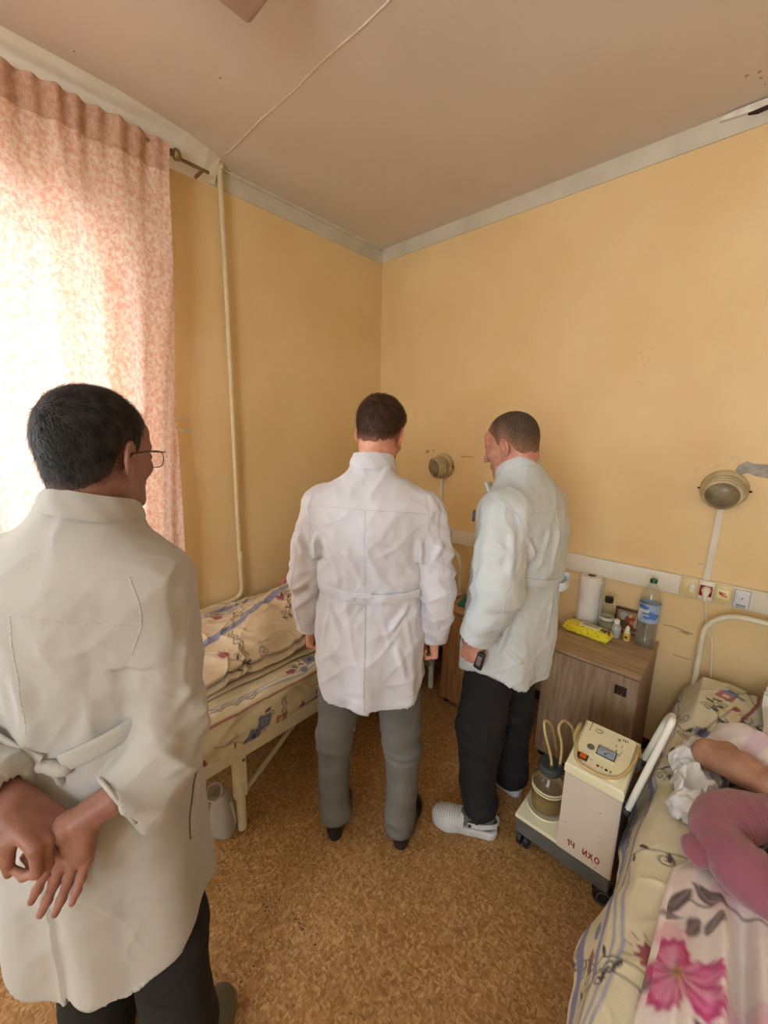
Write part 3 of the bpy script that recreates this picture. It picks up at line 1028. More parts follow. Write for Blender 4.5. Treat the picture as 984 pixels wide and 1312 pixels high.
def cabinet(x0, x1, y0, y1, h, mv, mh, label):
    w, d = x1 - x0, y1 - y0
    t = thing('bedside_cabinet', label, 'cabinet', ((x0 + x1) / 2, (y0 + y1) / 2, 0), 0, 'bedside cabinets')
    b = MB()
    b.span((-w / 2, -d / 2 + 0.018, 0.03), (-w / 2 + 0.016, d / 2, h - 0.018), 0.001)
    b.span((w / 2 - 0.016, -d / 2 + 0.018, 0.03), (w / 2, d / 2, h - 0.018), 0.001)
    b.span((-w / 2 + 0.016, d / 2 - 0.01, 0.03), (w / 2 - 0.016, d / 2, h - 0.018))
    b.span((-w / 2 + 0.016, -d / 2 + 0.02, 0.03), (w / 2 - 0.016, d / 2 - 0.01, 0.046))
    b.build('body', mv, t, smooth=0)
    MB().span((-w / 2 - 0.002, -d / 2 - 0.002, h - 0.017), (w / 2 + 0.002, d / 2, h), 0.0015).build('top', mh, t, smooth=0)
    MB().span((-w / 2 + 0.002, -d / 2 + 0.004, h - 0.022), (w / 2 - 0.002, d / 2 - 0.004, h - 0.017)).build('shadow_gap', M_BLACK, t, smooth=0)
    dr = MB().span((-w / 2 + 0.001, -d / 2, 0.032), (w / 2 - 0.001, -d / 2 + 0.017, h - 0.022), 0.001).build('door', mv, t, smooth=0)
    for sx in (-1, 1):
        for sy in (-1, 1):
            MB().lathe([(0, 0), (0.018, 0), (0.02, 0.006), (0.014, 0.03), (0, 0.03)], (sx * (w / 2 - 0.03), sy * (d / 2 - 0.03), 0), n=14).build('foot', M_BLACK, t)
    return t, dr, w, d


t, dr, w, d = cabinet(-0.655, -0.235, 1.948, 2.385, 0.64, M_OAKV, M_OAKH, 'grey-oak bedside cabinet with bottles and wipes on its top, behind the suction machine')
hx, hz = -0.302 - (-0.445), 0.546
hb = MB().box((hx, -d / 2 - 0.002, hz), (0.048, 0.006, 0.044), 0.001).build('latch_plate', mat('dark_bronze', (58, 40, 32), rough=0.4, metal=0.4), dr, smooth=0)
g = MB()
for i in range(7):
    g.box((hx, -d / 2 - 0.0062, hz - 0.018 + i * 0.006), (0.044, 0.0022, 0.0026), 0.0006)
g.build('latch_ridges', mat('bronze_ridge', (84, 62, 50), rough=0.35, metal=0.5), dr)
b = MB()
for dx in (-0.008, 0.006):
    b.lathe([(0.0022, 0), (0.002, 0.0015), (0, 0.002)], (hx + dx, -d / 2 - 0.0065, hz - 0.012), n=8, rot=Matrix.Rotation(PI / 2, 3, 'X'))
b.build('latch_screws', mat('bright_screw', (210, 206, 196), rough=0.3, metal=0.8), dr)
b = MB()
for i in range(3):
    for k in range(4):
        b.box((hx - 0.008 + k * 0.004 + i * 0.001, -d / 2 - 0.0004, hz - 0.046 - i * 0.02), (0.0012, 0.0012, 0.009))
b.build('pencil_marks', mat('pale_scratch', (190, 168, 142), rough=0.8), dr, smooth=0)

t2, dr2, w2, d2 = cabinet(-1.272, -0.86, 1.955, 2.385, 0.64, M_WARMV, M_WARMH, 'brown-oak bedside cabinet with a teal folder on it, between the two standing doctors')
MB().box((0.13, -d2 / 2 - 0.002, 0.546), (0.048, 0.006, 0.044), 0.001).build('latch_plate', MATS['dark_bronze'], dr2, smooth=0)
f = MB().box((-1.17, 2.16, 0.648), (0.17, 0.25, 0.014), 0.003, rot=('Z', 0.25))
tag(f.build('folder', mat('teal_cover', (0, 104, 100), (0, 92, 90), scale=20, rough=0.45)), 'teal folder lying flat on the brown-oak cabinet', 'folder')

CT = 0.64


# paper towel roll
def roll_material():
    m = mat('quilted_paper', (232, 228, 222), (222, 218, 210), scale=12, rough=0.9)
    N, L = m.node_tree.nodes, m.node_tree.links
    vo = N.new('ShaderNodeTexVoronoi'); vo.inputs['Scale'].default_value = 55
    tc = N.new('ShaderNodeTexCoord'); L.new(tc.outputs['Object'], vo.inputs['Vector'])
    bp = N.new('ShaderNodeBump'); bp.inputs['Strength'].default_value = 0.8; bp.inputs['Distance'].default_value = 0.003
    L.new(vo.outputs['Distance'], bp.inputs['Height']); L.new(bp.outputs['Normal'], N['Principled BSDF'].inputs['Normal'])
    return m


rc = at_y(760, 739, 2.342)
t = thing('paper_towel_roll', 'standing white quilted paper towel roll at the back left of the grey-oak cabinet', 'paper towel', (rc[0] - 0.006, 2.342, CT))
H_ = 0.285
n = 60
V, Fc = [], []
prof = [(0.020, H_ - 0.004), (0.022, H_), (0.050, H_), (0.0545, H_ - 0.004), (0.0555, H_ * 0.7), (0.055, H_ * 0.4), (0.056, 0.004), (0.05, 0.0), (0, 0)]
lt = MB().lathe([(0, 0.0), (0.05, 0.0), (0.056, 0.004), (0.0545, H_ * 0.2), (0.0563, H_ * 0.4), (0.0548, H_ * 0.6), (0.0562, H_ * 0.8), (0.0545, H_ - 0.004), (0.051, H_), (0.0215, H_), (0.0195, H_ - 0.006), (0.0195, H_ - 0.08), (0, H_ - 0.08)], n=56)
lt.build('roll', roll_material(), t)
MB().lathe([(0.0195, H_ - 0.07), (0.0205, H_ - 0.07), (0.0205, H_ + 0.0012), (0.0185, H_ + 0.0012), (0.0185, H_ - 0.07)], n=30).build('cardboard_core', mat('brown_card', (128, 98, 66), rough=0.8), t)
fl = []
for i in range(9):
    for j in range(10):
        a = 0.05 + i * 0.006
        fl.append((0.055 + 0.02 * (i / 8) ** 0.8 - 0.004 * (i / 8), 0.0 + 0.006 * math.sin(i * 0.7) - i * 0.0045 + 0.01, 0.01 + (H_ - 0.03) * j / 9 - 0.02 * i / 8))
link_mesh('loose_sheet', fl, grid_faces(9, 10), MATS['quilted_paper'], t, smooth=180)

M_GLASS = glassy('clear_glass', (242, 245, 238), 0.02, 0.04)
M_LIQ = glassy('cloudy_liquid', (196, 186, 158), 0.1, 0.5)
M_PET = glassy('clear_pet', (244, 247, 246), 0.03, 0.06)
M_WATER = glassy('water', (238, 234, 222), 0.02, 0.10)
M_WHCAP = mat('white_cap', (236, 234, 228), rough=0.4)

# glass bottle with a dark cap
c = at_y(780, 766, 2.288)
t = thing('glass_bottle', 'half-full clear glass bottle with a black cap beside the paper towel roll', 'bottle', (c[0] + 0.003, 2.288, CT))
hh = c[2] - CT + 0.006
MB().lathe([(0, 0.001), (0.033, 0.001), (0.036, 0.006), (0.036, hh * 0.42), (0.032, hh * 0.55), (0.020, hh * 0.82), (0.018, hh * 0.9)]).build('glass', M_GLASS, t)
MB().lathe([(0, 0.004), (0.033, 0.004), (0.0345, 0.008), (0.0345, hh * 0.36), (0, hh * 0.36)]).build('liquid', M_LIQ, t)
MB().lathe([(0.019, hh * 0.86), (0.0205, hh * 0.87), (0.0205, hh - 0.002), (0.018, hh), (0, hh)]).build('cap', M_BLACK, t)
MB().lathe([(0.0355, hh * 0.40), (0.0368, hh * 0.41), (0.0352, hh * 0.48), (0.034, hh * 0.48)]).build('frost_band', mat('pale_band', (204, 200, 184), rough=0.5), t)

# small bottle with white cap
c = at_z(790, 803, CT)
t = thing('medicine_bottle', 'small translucent bottle with a white ribbed cap in front of the framed picture', 'bottle', (-0.415, 2.288, CT))
MB().lathe([(0, 0), (0.021, 0), (0.0225, 0.003), (0.0225, 0.055), (0.019, 0.066), (0.010, 0.072), (0.010, 0.076)]).build('flask', mat('milky_plastic', (206, 202, 196), (188, 186, 182), scale=30, rough=0.3, trans=0.2), t)
MB().lathe([(0.0232, 0.02), (0.0236, 0.021), (0.0236, 0.046), (0.0232, 0.047)]).build('paper_band', mat('dull_label', (188, 190, 194), (160, 164, 172), scale=120, rough=0.6), t)
cb = MB().lathe([(0.010, 0.074), (0.0125, 0.074), (0.0125, 0.095), (0.011, 0.097), (0, 0.097)], n=18)
for i in range(16):
    a = i * PI / 8
    cb.box((0.0125 * math.cos(a), 0.0125 * math.sin(a), 0.084), (0.0016, 0.0016, 0.018), rot=('Z', a))
cb.build('cap', M_WHCAP, t)
# small yellow bottle
t = thing('dropper_bottle', 'tiny white-capped bottle with a yellow label next to the big water bottle', 'bottle', (-0.362, 2.285, CT))
MB().lathe([(0, 0), (0.0145, 0), (0.016, 0.003), (0.016, 0.045), (0.012, 0.053), (0.008, 0.056)]).build('flask', mat('cream_plastic', (218, 206, 160), rough=0.4), t)
MB().lathe([(0.0163, 0.008), (0.0166, 0.009), (0.0166, 0.041), (0.0163, 0.042)]).build('yellow_label', mat('yellow_label', (226, 196, 84), (208, 176, 64), scale=80, rough=0.5), t)
MB().lathe([(0, -0.0004), (0.006, -0.0004), (0.0066, 0.0004), (0, 0.0006)], (0, -0.0168, 0.022), n=16, rot=Matrix.Rotation(PI / 2, 3, 'X')).build('dark_emblem', mat('dark_ink', (54, 46, 30), rough=0.6), t)
MB().lathe([(0.008, 0.055), (0.0105, 0.056), (0.0105, 0.070), (0.007, 0.074), (0.0045, 0.08), (0, 0.081)], n=18).build('cap', M_WHCAP, t)

# framed picture leaning on the wall
t = thing('picture_frame', 'small brown-framed colour picture leaning on the wall behind the little bottles', 'picture', (-0.372, 2.368, CT), 0)
Rt = Matrix.Rotation(-0.12, 4, 'X')
fw, fh = 0.145, 0.135
fb = MB()
for (cx, cz, sx, sz) in ((0, fh - 0.006, fw, 0.012), (0, 0.006, fw, 0.012), (-fw / 2 + 0.006, fh / 2, 0.012, fh), (fw / 2 - 0.006, fh / 2, 0.012, fh)):
    fb.box((cx, 0, cz), (sx, 0.014, sz), 0.002)
fo = fb.build('frame', mat('brown_frame', (84, 50, 34), (66, 38, 26), scale=30, rough=0.4), t)
cvp = Canvas(0.121, 0.111, 0.0014, (170, 130, 84))
for (a, b, rx2, ry2, cc) in ((0.03, 0.085, 0.02, 0.015, (150, 170, 176)), (0.06, 0.06, 0.022, 0.04, (150, 60, 36)), (0.06, 0.088, 0.009, 0.011, (206, 170, 130)),
                             (0.095, 0.05, 0.016, 0.03, (190, 176, 150)), (0.095, 0.083, 0.008, 0.01, (190, 150, 116)), (0.03, 0.04, 0.014, 0.03, (70, 80, 60)),
                             (0.06, 0.02, 0.05, 0.012, (110, 74, 44)), (0.07, 0.05, 0.012, 0.01, (214, 130, 80)), (0.026, 0.066, 0.009, 0.008, (200, 168, 130)), (0.1, 0.102, 0.014, 0.006, (140, 160, 180))):
    cvp.blob(a, b, rx2, ry2, cc, wob=0.12)
gx, gz = np.meshgrid(np.linspace(0, 0.121, 60), np.linspace(0, 0.111, 56), indexing='ij')
V = np.stack([gx - 0.0605, 0 * gx - 0.001, gz + 0.012], -1).reshape(-1, 3)
po = link_mesh('picture', V, grid_faces(60, 56), mat('printed_card', (255, 255, 255), vcol=True, rough=0.3), t, smooth=0, cols=cvp.sample(gx.ravel(), gz.ravel()))
for o in (fo, po):
    o.rotation_euler = (-0.1, 0, 0)

# water bottle
pt_ = at_y(840, 742, 2.30)
t = thing('water_bottle', 'large clear water bottle with green cap and blue label on the grey-oak cabinet', 'bottle', (-0.284, 2.29, CT))
hh = 0.355
pr = [(0, 0.006), (0.018, 0.004), (0.034, 0.0), (0.041, 0.008), (0.0445, 0.03)]
for i in range(8):
    z = 0.04 + i * 0.011
    pr += [(0.0455, z), (0.0435, z + 0.005)]
pr += [(0.0455, 0.135), (0.0455, 0.235), (0.043, 0.262), (0.033, 0.295), (0.018, 0.325), (0.0135, 0.332), (0.0135, 0.345)]
MB().lathe(pr, n=40).build('bottle_body', M_PET, t)
MB().lathe([(0, 0.006), (0.033, 0.005), (0.040, 0.012), (0.0425, 0.04), (0.0425, 0.17), (0, 0.17)], n=30).build('water', M_WATER, t)
cvl = Canvas(0.30, 0.10, 0.002, (156, 178, 212))
for (a, b, rx2, ry2, cc) in ((0.05, 0.06, 0.04, 0.03, (190, 204, 222)), (0.17, 0.05, 0.03, 0.04, (214, 220, 226)), (0.24, 0.04, 0.04, 0.02, (90, 126, 190)), (0.12, 0.03, 0.03, 0.02, (190, 204, 220)), (0.2, 0.08, 0.03, 0.012, (86, 120, 184))):
    cvl.blob(a, b, rx2, ry2, cc, wob=0.2)
for (xx, yy_) in ((0.19, 0.055), (0.04, 0.05)):
    for k in range(5):
        cvl.line([(xx + k * 0.009, yy_), (xx + k * 0.009 + 0.002, yy_ + 0.014)], 0.0035, (240, 240, 236))
        cvl.line([(xx + k * 0.009, yy_ - 0.018), (xx + k * 0.009 + 0.004, yy_ - 0.012)], 0.003, (240, 240, 236))
nn, mmz = 150, 50
aa, zz_ = np.meshgrid(np.linspace(0, 2 * PI, nn), np.linspace(0, 1, mmz), indexing='ij')
V = np.stack([0.0462 * np.cos(aa), 0.0462 * np.sin(aa), 0.138 + 0.096 * zz_], -1).reshape(-1, 3)
link_mesh('label', V, grid_faces(nn, mmz), mat('printed_film', (255, 255, 255), vcol=True, rough=0.25), t, cols=cvl.sample((aa / (2 * PI) * 0.299).ravel(), (zz_ * 0.099).ravel()))
M_GRN = mat('dark_green_cap', (10, 84, 66), rough=0.35)
cb = MB().lathe([(0.0135, 0.337), (0.0155, 0.337), (0.0155, 0.354), (0.0145, 0.356), (0, 0.356)], n=24)
for i in range(20):
    a = i * PI / 10
    cb.box((0.0156 * math.cos(a), 0.0156 * math.sin(a), 0.347), (0.001, 0.0014, 0.014), rot=('Z', a))
cb.build('cap', M_GRN, t)

# pack of wipes: pillow-shaped foil pack with crimped ends, dotted print, resealable lid
wc = ((-0.637 - 0.42) / 2 + 0.0, 2.200)
t = thing('wipes_pack', 'yellow pack of wet wipes with dotted print, lying on the grey-oak cabinet', 'wipes', (wc[0], wc[1], CT), -0.07)
cvw = Canvas(0.26, 0.32, 0.0015, (232, 222, 52))
rw = random.Random(3)
for i in range(150):
    x, y = rw.uniform(0.01, 0.25), rw.uniform(0, 0.31)
    cvw.blob(x, y, rw.uniform(0.002, 0.0045), rw.uniform(0.002, 0.0045), rw.choice([(150, 20, 40), (150, 20, 40), (40, 90, 40), (214, 110, 30), (70, 40, 90), (60, 130, 60)]), wob=0.1)
for i in range(9):
    cvw.blob(0.02 + i * 0.027, 0.035, 0.009, 0.006, (60, 110, 50), rw.uniform(0, 3), wob=0.15)
    cvw.blob(0.02 + i * 0.027, 0.035, 0.004, 0.003, (190, 200, 80), rw.uniform(0, 3))
cvw.blob(0.208, 0.16, 0.017, 0.014, (120, 14, 34), wob=0.1); cvw.blob(0.212, 0.165, 0.006, 0.006, (230, 160, 150))
cvw.blob(0.186, 0.155, 0.012, 0.009, (80, 120, 50), wob=0.2)
cvw.line([(0, 0.012), (0.26, 0.012)], 0.012, (238, 232, 170))
L_, W_, H_ = 0.232, 0.090, 0.050
nu, nv = 170, 120
uu, vv_ = np.meshgrid(np.linspace(-1, 1, nu), np.linspace(0, 2 * PI, nv), indexing='ij')
k = np.clip(1 - np.abs(uu) ** 6, 0.0, 1) ** 0.8
end = np.clip((np.abs(uu) - 0.88) / 0.12, 0, 1)
cx = np.sign(np.cos(vv_)) * np.abs(np.cos(vv_)) ** 0.55
cz = np.sign(np.sin(vv_)) * np.abs(np.sin(vv_)) ** 0.6
yy = cx * W_ / 2 * (1 - 0.10 * end) + 0 * uu
zz_ = cz * (H_ / 2 * (1 - end) + 0.0012)
xx = uu * L_ / 2
crk = 0.0022 * vnoise(np.stack([xx * 60, yy * 60, zz_ * 60], -1)) + 0.0016 * ridged(np.stack([xx * 30, yy * 90, zz_ * 50], -1))
zz_ = zz_ * (1 + 0) + crk * (0.3 + end) + H_ / 2 + 0.0015 - 0.006 * end * np.abs(np.sin(yy * 200))
zz_ = np.maximum(zz_, 0.0006)
yy = yy + crk
V = np.stack([xx, yy, zz_], -1).reshape(-1, 3)
per = vv_ / (2 * PI) * 0.31
link_mesh('pack', V, grid_faces(nu, nv), mat('printed_foil', (255, 255, 255), vcol=True, rough=0.28, spec=0.6), t, cols=cvw.sample((xx + L_ / 2).ravel(), ((per + 0.08) % 0.31).ravel()), smooth=60)
lid = MB().box((0.012, 0.004, H_ + 0.0025), (0.098, 0.052, 0.006), 0.0028, seg=3)
lo_ = lid.build('lid', mat('cream_lid', (234, 232, 196), rough=0.35), t)
MB().box((0.012, 0.004, H_ + 0.0058), (0.078, 0.034, 0.0012), 0.0005).build('lid_panel', mat('grey_green_print', (196, 198, 160), (150, 156, 120), scale=160, rough=0.4), lo_)

# ============================================================ SUCTION MACHINE
t = thing('suction_machine', 'cream suction machine on wheels with red handwriting, in front of the grey-oak cabinet', 'medical machine', (0, 0, 0))
SM = t
M_SM = mat('cream_machine_paint', (232, 226, 192), (222, 215, 180), scale=6, rough=0.35)
M_SMF = mat('greyish_white_panel', (214, 202, 186), (206, 193, 176), scale=4, rough=0.42)
M_SMG = mat('grey_plinth', (98, 98, 96), (84, 84, 82), scale=10, rough=0.5)
X0, X1, XB, Y0, Y1 = -0.52, -0.165, -0.352, 1.402, 1.70
MB().span((X0 + 0.004, Y0 + 0.004, 0.066), (X1 - 0.002, Y1 - 0.004, 0.134), 0.004).build('plinth', M_SMG, t, smooth=0)
bs = MB().span((X0, Y0, 0.134), (XB + 0.004, Y1, 0.152), 0.005)
bs.build('jar_shelf', M_SM, t)
JX, JYc = -0.438, 1.52
MB().lathe([(0.060, 0.150), (0.074, 0.150), (0.077, 0.156), (0.074, 0.160), (0.070, 0.156), (0.060, 0.155)], (JX, JYc, 0), n=40).build('jar_ring', M_SM, t)
# body with a front panel set in a groove
Yb = 1.63
MB().span((X1 - 0.004, Yb - 0.01, 0.44), (X1 + 0.012, Yb + 0.05, 0.48), 0.003).build('handle_arm', M_SMG, t)
bd = MB().prism([(Y0, 0.134), (Yb, 0.134), (Yb, 0.50), (Y0, 0.475)], 'x', XB, X1)
bd.build('body', M_SMF, t, smooth=0)
MB().prism([(XB + 0.012, 0.145), (X1 - 0.004, 0.145), (X1 - 0.004, 0.462), (XB + 0.012, 0.462)], 'y', Y0 - 0.003, Y0 + 0.01).build('front_panel', M_SMF, t, smooth=0)
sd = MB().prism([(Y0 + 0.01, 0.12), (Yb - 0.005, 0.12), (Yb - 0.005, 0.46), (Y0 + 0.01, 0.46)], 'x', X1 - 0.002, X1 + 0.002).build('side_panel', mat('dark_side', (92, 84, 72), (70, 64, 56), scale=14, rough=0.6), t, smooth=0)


def top_quad(bm_pts, z0, h):
    return bm_pts


# top lid: a sloping cap with rounded upper edge
def lidz(y):
    return 0.508 + (y - Y0) * 0.19


bm = bmesh.new()
vs = []
for zlo in (True, False):
    for x, y in ((XB - 0.003, Y0 - 0.004), (X1 + 0.003, Y0 - 0.004), (X1 + 0.003, Yb + 0.004), (XB - 0.003, Yb + 0.004)):
        vs.append(bm.verts.new((x, y, lidz(y) - 0.036 if zlo else lidz(y))))
bm.faces.new(vs[3::-1]); bm.faces.new(vs[4:8])
for i in range(4):
    j = (i + 1) % 4
    bm.faces.new((vs[i], vs[j], vs[4 + j], vs[4 + i]))
bmesh.ops.recalc_face_normals(bm, faces=bm.faces)
bmesh.ops.bevel(bm, geom=[e for e in bm.edges if all(v in vs[4:8] for v in e.verts)] , offset=0.010, segments=3, profile=0.5, affect='EDGES')
bm.verts.index_update()
lb = MB().add([v.co[:] for v in bm.verts], [[v.index for v in f.verts] for f in bm.faces]); bm.free()
lidm = lb.build('lid', M_SM, t)


# raised control deck, with rounded corners, on the lid
def deck(u, v, off=0.0):
    """u 0..1 left-right, v 0..1 front-back on the sloping deck"""
    y = Y0 + 0.012 + v * (Yb - Y0 - 0.02)
    return (XB + 0.008 + u * (X1 - XB - 0.016), y, lidz(y) + 0.006 + off)


dp = []
rcn = 0.16
for (cu, cvv, a0) in ((1 - rcn, rcn * 1.8, -PI / 2), (1 - 0.08, 1 - 0.06, 0), (0.08, 1 - 0.06, PI / 2), (rcn, rcn * 1.8, PI)):
    ru = rcn if cvv < 0.5 else 0.08
    rv = rcn * 1.8 if cvv < 0.5 else 0.06
    for k in range(6):
        a = a0 + k * PI / 10
        dp.append((cu + ru * math.cos(a), cvv + rv * math.sin(a)))
V = [deck(u, v, -0.012) for u, v in dp] + [deck(u, v, -0.001) for u, v in dp] + [deck(0.5 + (u - 0.5) * 0.985, 0.5 + (v - 0.5) * 0.985, 0.0015) for u, v in dp]
n = len(dp)
Fq = []
for r in range(2):
    for i in range(n):
        j = (i + 1) % n
        Fq.append((r * n + i, r * n + j, (r + 1) * n + j, (r + 1) * n + i))
Fq.append(tuple(range(2 * n, 3 * n)))
link_mesh('control_deck', V, Fq, M_SM, t, smooth=35)
SL = Matrix.Rotation(math.atan(0.19), 4, 'X')


def dbox(name, u, v, su, sv, h, m, r=0.001, off=0.0015, parent=None, rz=0):
    p = deck(u, v, off + h / 2)
    o = MB().box((0, 0, 0), (su, sv, h), r).build(name, m, parent or t)
    o.location = p
    o.rotation_euler = (math.atan(0.19), 0, rz)
    return o


dbox('gauge_frame', 0.565, 0.42, 0.068, 0.052, 0.005, M_SM)
gb = dbox('gauge_bezel', 0.565, 0.43, 0.062, 0.044, 0.007, M_BLACK)
gg = dbox('gauge_face', 0.565, 0.43, 0.056, 0.038, 0.0078, mat('pale_blue_dial', (158, 176, 196), (138, 158, 180), scale=30, rough=0.15, coat=0.5))
p = deck(0.565, 0.43, 0.0100)
gn = MB()
for i in range(9):
    a = 0.35 + i * (PI - 0.7) / 8
    gn.box((p[0] + 0.019 * math.cos(a), p[1] - 0.009 + 0.019 * math.sin(a), p[2] + 0.0 + 0.19 * (-0.009 + 0.019 * math.sin(a))), (0.0042, 0.0010, 0.0006), rot=('Z', a))
gn.tube([(p[0] - 0.004, p[1] - 0.011, p[2] - 0.0012), (p[0] + 0.009, p[1] + 0.003, p[2] + 0.0014)], 0.0008, 6)
gn.lathe([(0.003, -0.003), (0.003, 0.0008), (0, 0.001)], (p[0] - 0.003, p[1] - 0.010, p[2]), n=12)
gn.build('gauge_needle', mat('gauge_ink', (48, 62, 88), rough=0.4), t)
kn = MB().lathe([(0.0125, -0.004), (0.0125, 0.004), (0.010, 0.006), (0, 0.0055)], n=26)
kn.box((0, 0, 0.007), (0.003, 0.018, 0.004), 0.001)
k = kn.build('round_knob', mat('grey_rubber', (112, 108, 100), (94, 90, 84), scale=40, rough=0.6), t); k.location = deck(0.255, 0.43); k.rotation_euler = (math.atan(0.19), 0, 0.3)
dbox('switch_bezel', 0.19, 0.15, 0.036, 0.026, 0.004, M_BLACK)
o = dbox('rocker_switch', 0.20, 0.15, 0.022, 0.018, 0.008, mat('orange_rocker', (214, 92, 20), (196, 74, 12), scale=30, rough=0.25))
o.rotation_euler = (math.atan(0.19), 0.18, 0)
for u, c in ((0.50, (150, 50, 30)), (0.66, (30, 52, 44))):
    k = MB().lathe([(0.0052, -0.003), (0.0052, 0.002), (0.003, 0.0035), (0, 0.0038)], n=16).build('indicator_light', mat('lamp_%d' % c[0], c, rough=0.25), t)
    k.location = deck(u, 0.13)
M_INK = mat('panel_ink', (72, 70, 62), rough=0.5)
inks = []
for (u, v, su, sv) in ((0.10, 0.88, 0.0022, 0.045), (0.565, 0.13, 0.002, 0.009), (0.59, 0.13, 0.002, 0.006), (0.73, 0.13, 0.002, 0.012), (0.75, 0.13, 0.002, 0.012),
                       (0.67, 0.86, 0.003, 0.012), (0.70, 0.86, 0.003, 0.014), (0.67, 0.70, 0.002, 0.012), (0.70, 0.60, 0.003, 0.010),
                       (0.76, 0.90, 0.003, 0.012), (0.80, 0.90, 0.003, 0.014), (0.84, 0.90, 0.003, 0.010), (0.77, 0.74, 0.0016, 0.016), (0.78, 0.55, 0.0016, 0.016), (0.80, 0.62, 0.0016, 0.01), (0.36, 0.18, 0.010, 0.0015)):
    q = deck(u, v, 0.0019)
    inks.append((q, su, sv))
ib = MB()
for q, su, sv in inks:
    ib.box(q, (su, sv, 0.0008), rot=SL)
ib.build('printed_marks', M_INK, t, smooth=0)['kind'] = 'stuff'
for rr_, cc, a0, a1 in ((0.017, (178, 150, 92), 0.3, 5.4), (0.012, (120, 124, 120), -2.2, 2.4)):
    pts = []
    for i in range(20):
        a = a0 + (a1 - a0) * i / 19
        q = deck(0.29 + rr_ * 0.9 * math.cos(a) / (X1 - XB), 0.85 + rr_ * 0.6 * math.sin(a) / 0.23, 0.0018)
        pts.append(q)
    MB().tube(pts, [0.0006 + 0.0008 * math.sin(PI * i / 19) for i in range(20)], 6).build('swirl_emblem', mat('emblem_%d' % cc[0], cc, rough=0.4), t)

# hose lying round the deck and over to the jar
M_HOSE = mat('yellowed_rubber_hose', (206, 182, 128), (190, 164, 110), scale=30, rough=0.35)
hp = [(JX + 0.055, 1.60, 0.36), (-0.372, 1.63, 0.50), (-0.366, 1.585, 0.545), (-0.364, 1.52, 0.535), deck(0.0, 0.30, 0.003), deck(0.12, 0.04, 0.003), deck(0.38, -0.035, 0.003), deck(0.66, -0.02, 0.003),
      deck(0.90, 0.12, 0.002), deck(1.03, 0.42, 0.002), deck(1.06, 0.75, 0.0), deck(1.03, 1.02, -0.02), (X1 + 0.004, Yb + 0.03, 0.44), (X1 - 0.03, Yb + 0.04, 0.34)]
MB().tube(spline(hp, 7), 0.0062, 12).build('hose', M_HOSE, t)
hp2 = [(JX + 0.01, 1.50, 0.360), (JX + 0.005, 1.50, 0.40), (JX - 0.012, 1.50, 0.45), (JX - 0.035, 1.51, 0.50), (JX - 0.045, 1.53, 0.53), (JX - 0.03, 1.58, 0.48), (JX - 0.02, 1.64, 0.34), (JX, 1.67, 0.20)]
MB().tube(spline(hp2, 6), 0.0055, 10).build('hose', M_HOSE, t)
hp3 = [(JX + 0.03, 1.53, 0.360), (JX + 0.032, 1.53, 0.41), (JX + 0.025, 1.54, 0.46), (JX + 0.005, 1.55, 0.515), (JX + 0.01, 1.60, 0.52), (JX + 0.04, 1.64, 0.46), (JX + 0.05, 1.66, 0.3)]
MB().tube(spline(hp3, 6), 0.0055, 10).build('hose', M_HOSE, t)

# jar
J = thing('specimen_jar', 'glass jar with dark stopper and yellow-brown liquid, on the shelf of the suction machine', 'jar', (JX, JYc, 0.152))
MB().lathe([(0, 0.003), (0.05, 0.003), (0.060, 0.010), (0.062, 0.02), (0.062, 0.125), (0.058, 0.145), (0.042, 0.163), (0.038, 0.172), (0.038, 0.185)], n=40).build('jar_glass', glassy('jar_glass', (238, 232, 214), 0.02, 0.06), J)
MB().lathe([(0, 0.006), (0.048, 0.006), (0.058, 0.013), (0.060, 0.02), (0.060, 0.082), (0, 0.082)], n=36).build('liquid', mat('ochre_liquid', (150, 122, 56), (130, 104, 44), scale=12, rough=0.15), J)
st_ = MB().lathe([(0, 0.168), (0.035, 0.168), (0.037, 0.183), (0.049, 0.186), (0.050, 0.203), (0.044, 0.212), (0, 0.214)], n=36)
for dx, dy in ((0.01, -0.02), (0.03, 0.01)):
    st_.lathe([(0.011, 0.21), (0.010, 0.222), (0, 0.222)], (dx, dy, 0), n=14)
st_.build('stopper', mat('grey_green_rubber', (66, 70, 66), (52, 56, 54), scale=30, rough=0.7), J)
for z in (0.100, 0.112):
    MB().lathe([(0.0622, z - 0.003), (0.0652, z - 0.003), (0.0652, z + 0.003), (0.0622, z + 0.003), (0.0622, z - 0.003)], n=40).build('jar_band', mat('cream_rubber', (224, 214, 174), rough=0.5), J)
MB().tube([(0.0, -0.0, 0.02), (0.003, -0.004, 0.17)], 0.004, 8).build('inner_tube', mat('brown_tube', (128, 84, 50), rough=0.4), J)

# red handwriting 14 ИХО
def stroke(pts, u0, s):
    out = []
    for x, z in pts:
        out.append((XB + 0.02 + u0 + x * s, Y0 - 0.0036, 0.172 + z * s))
    return out


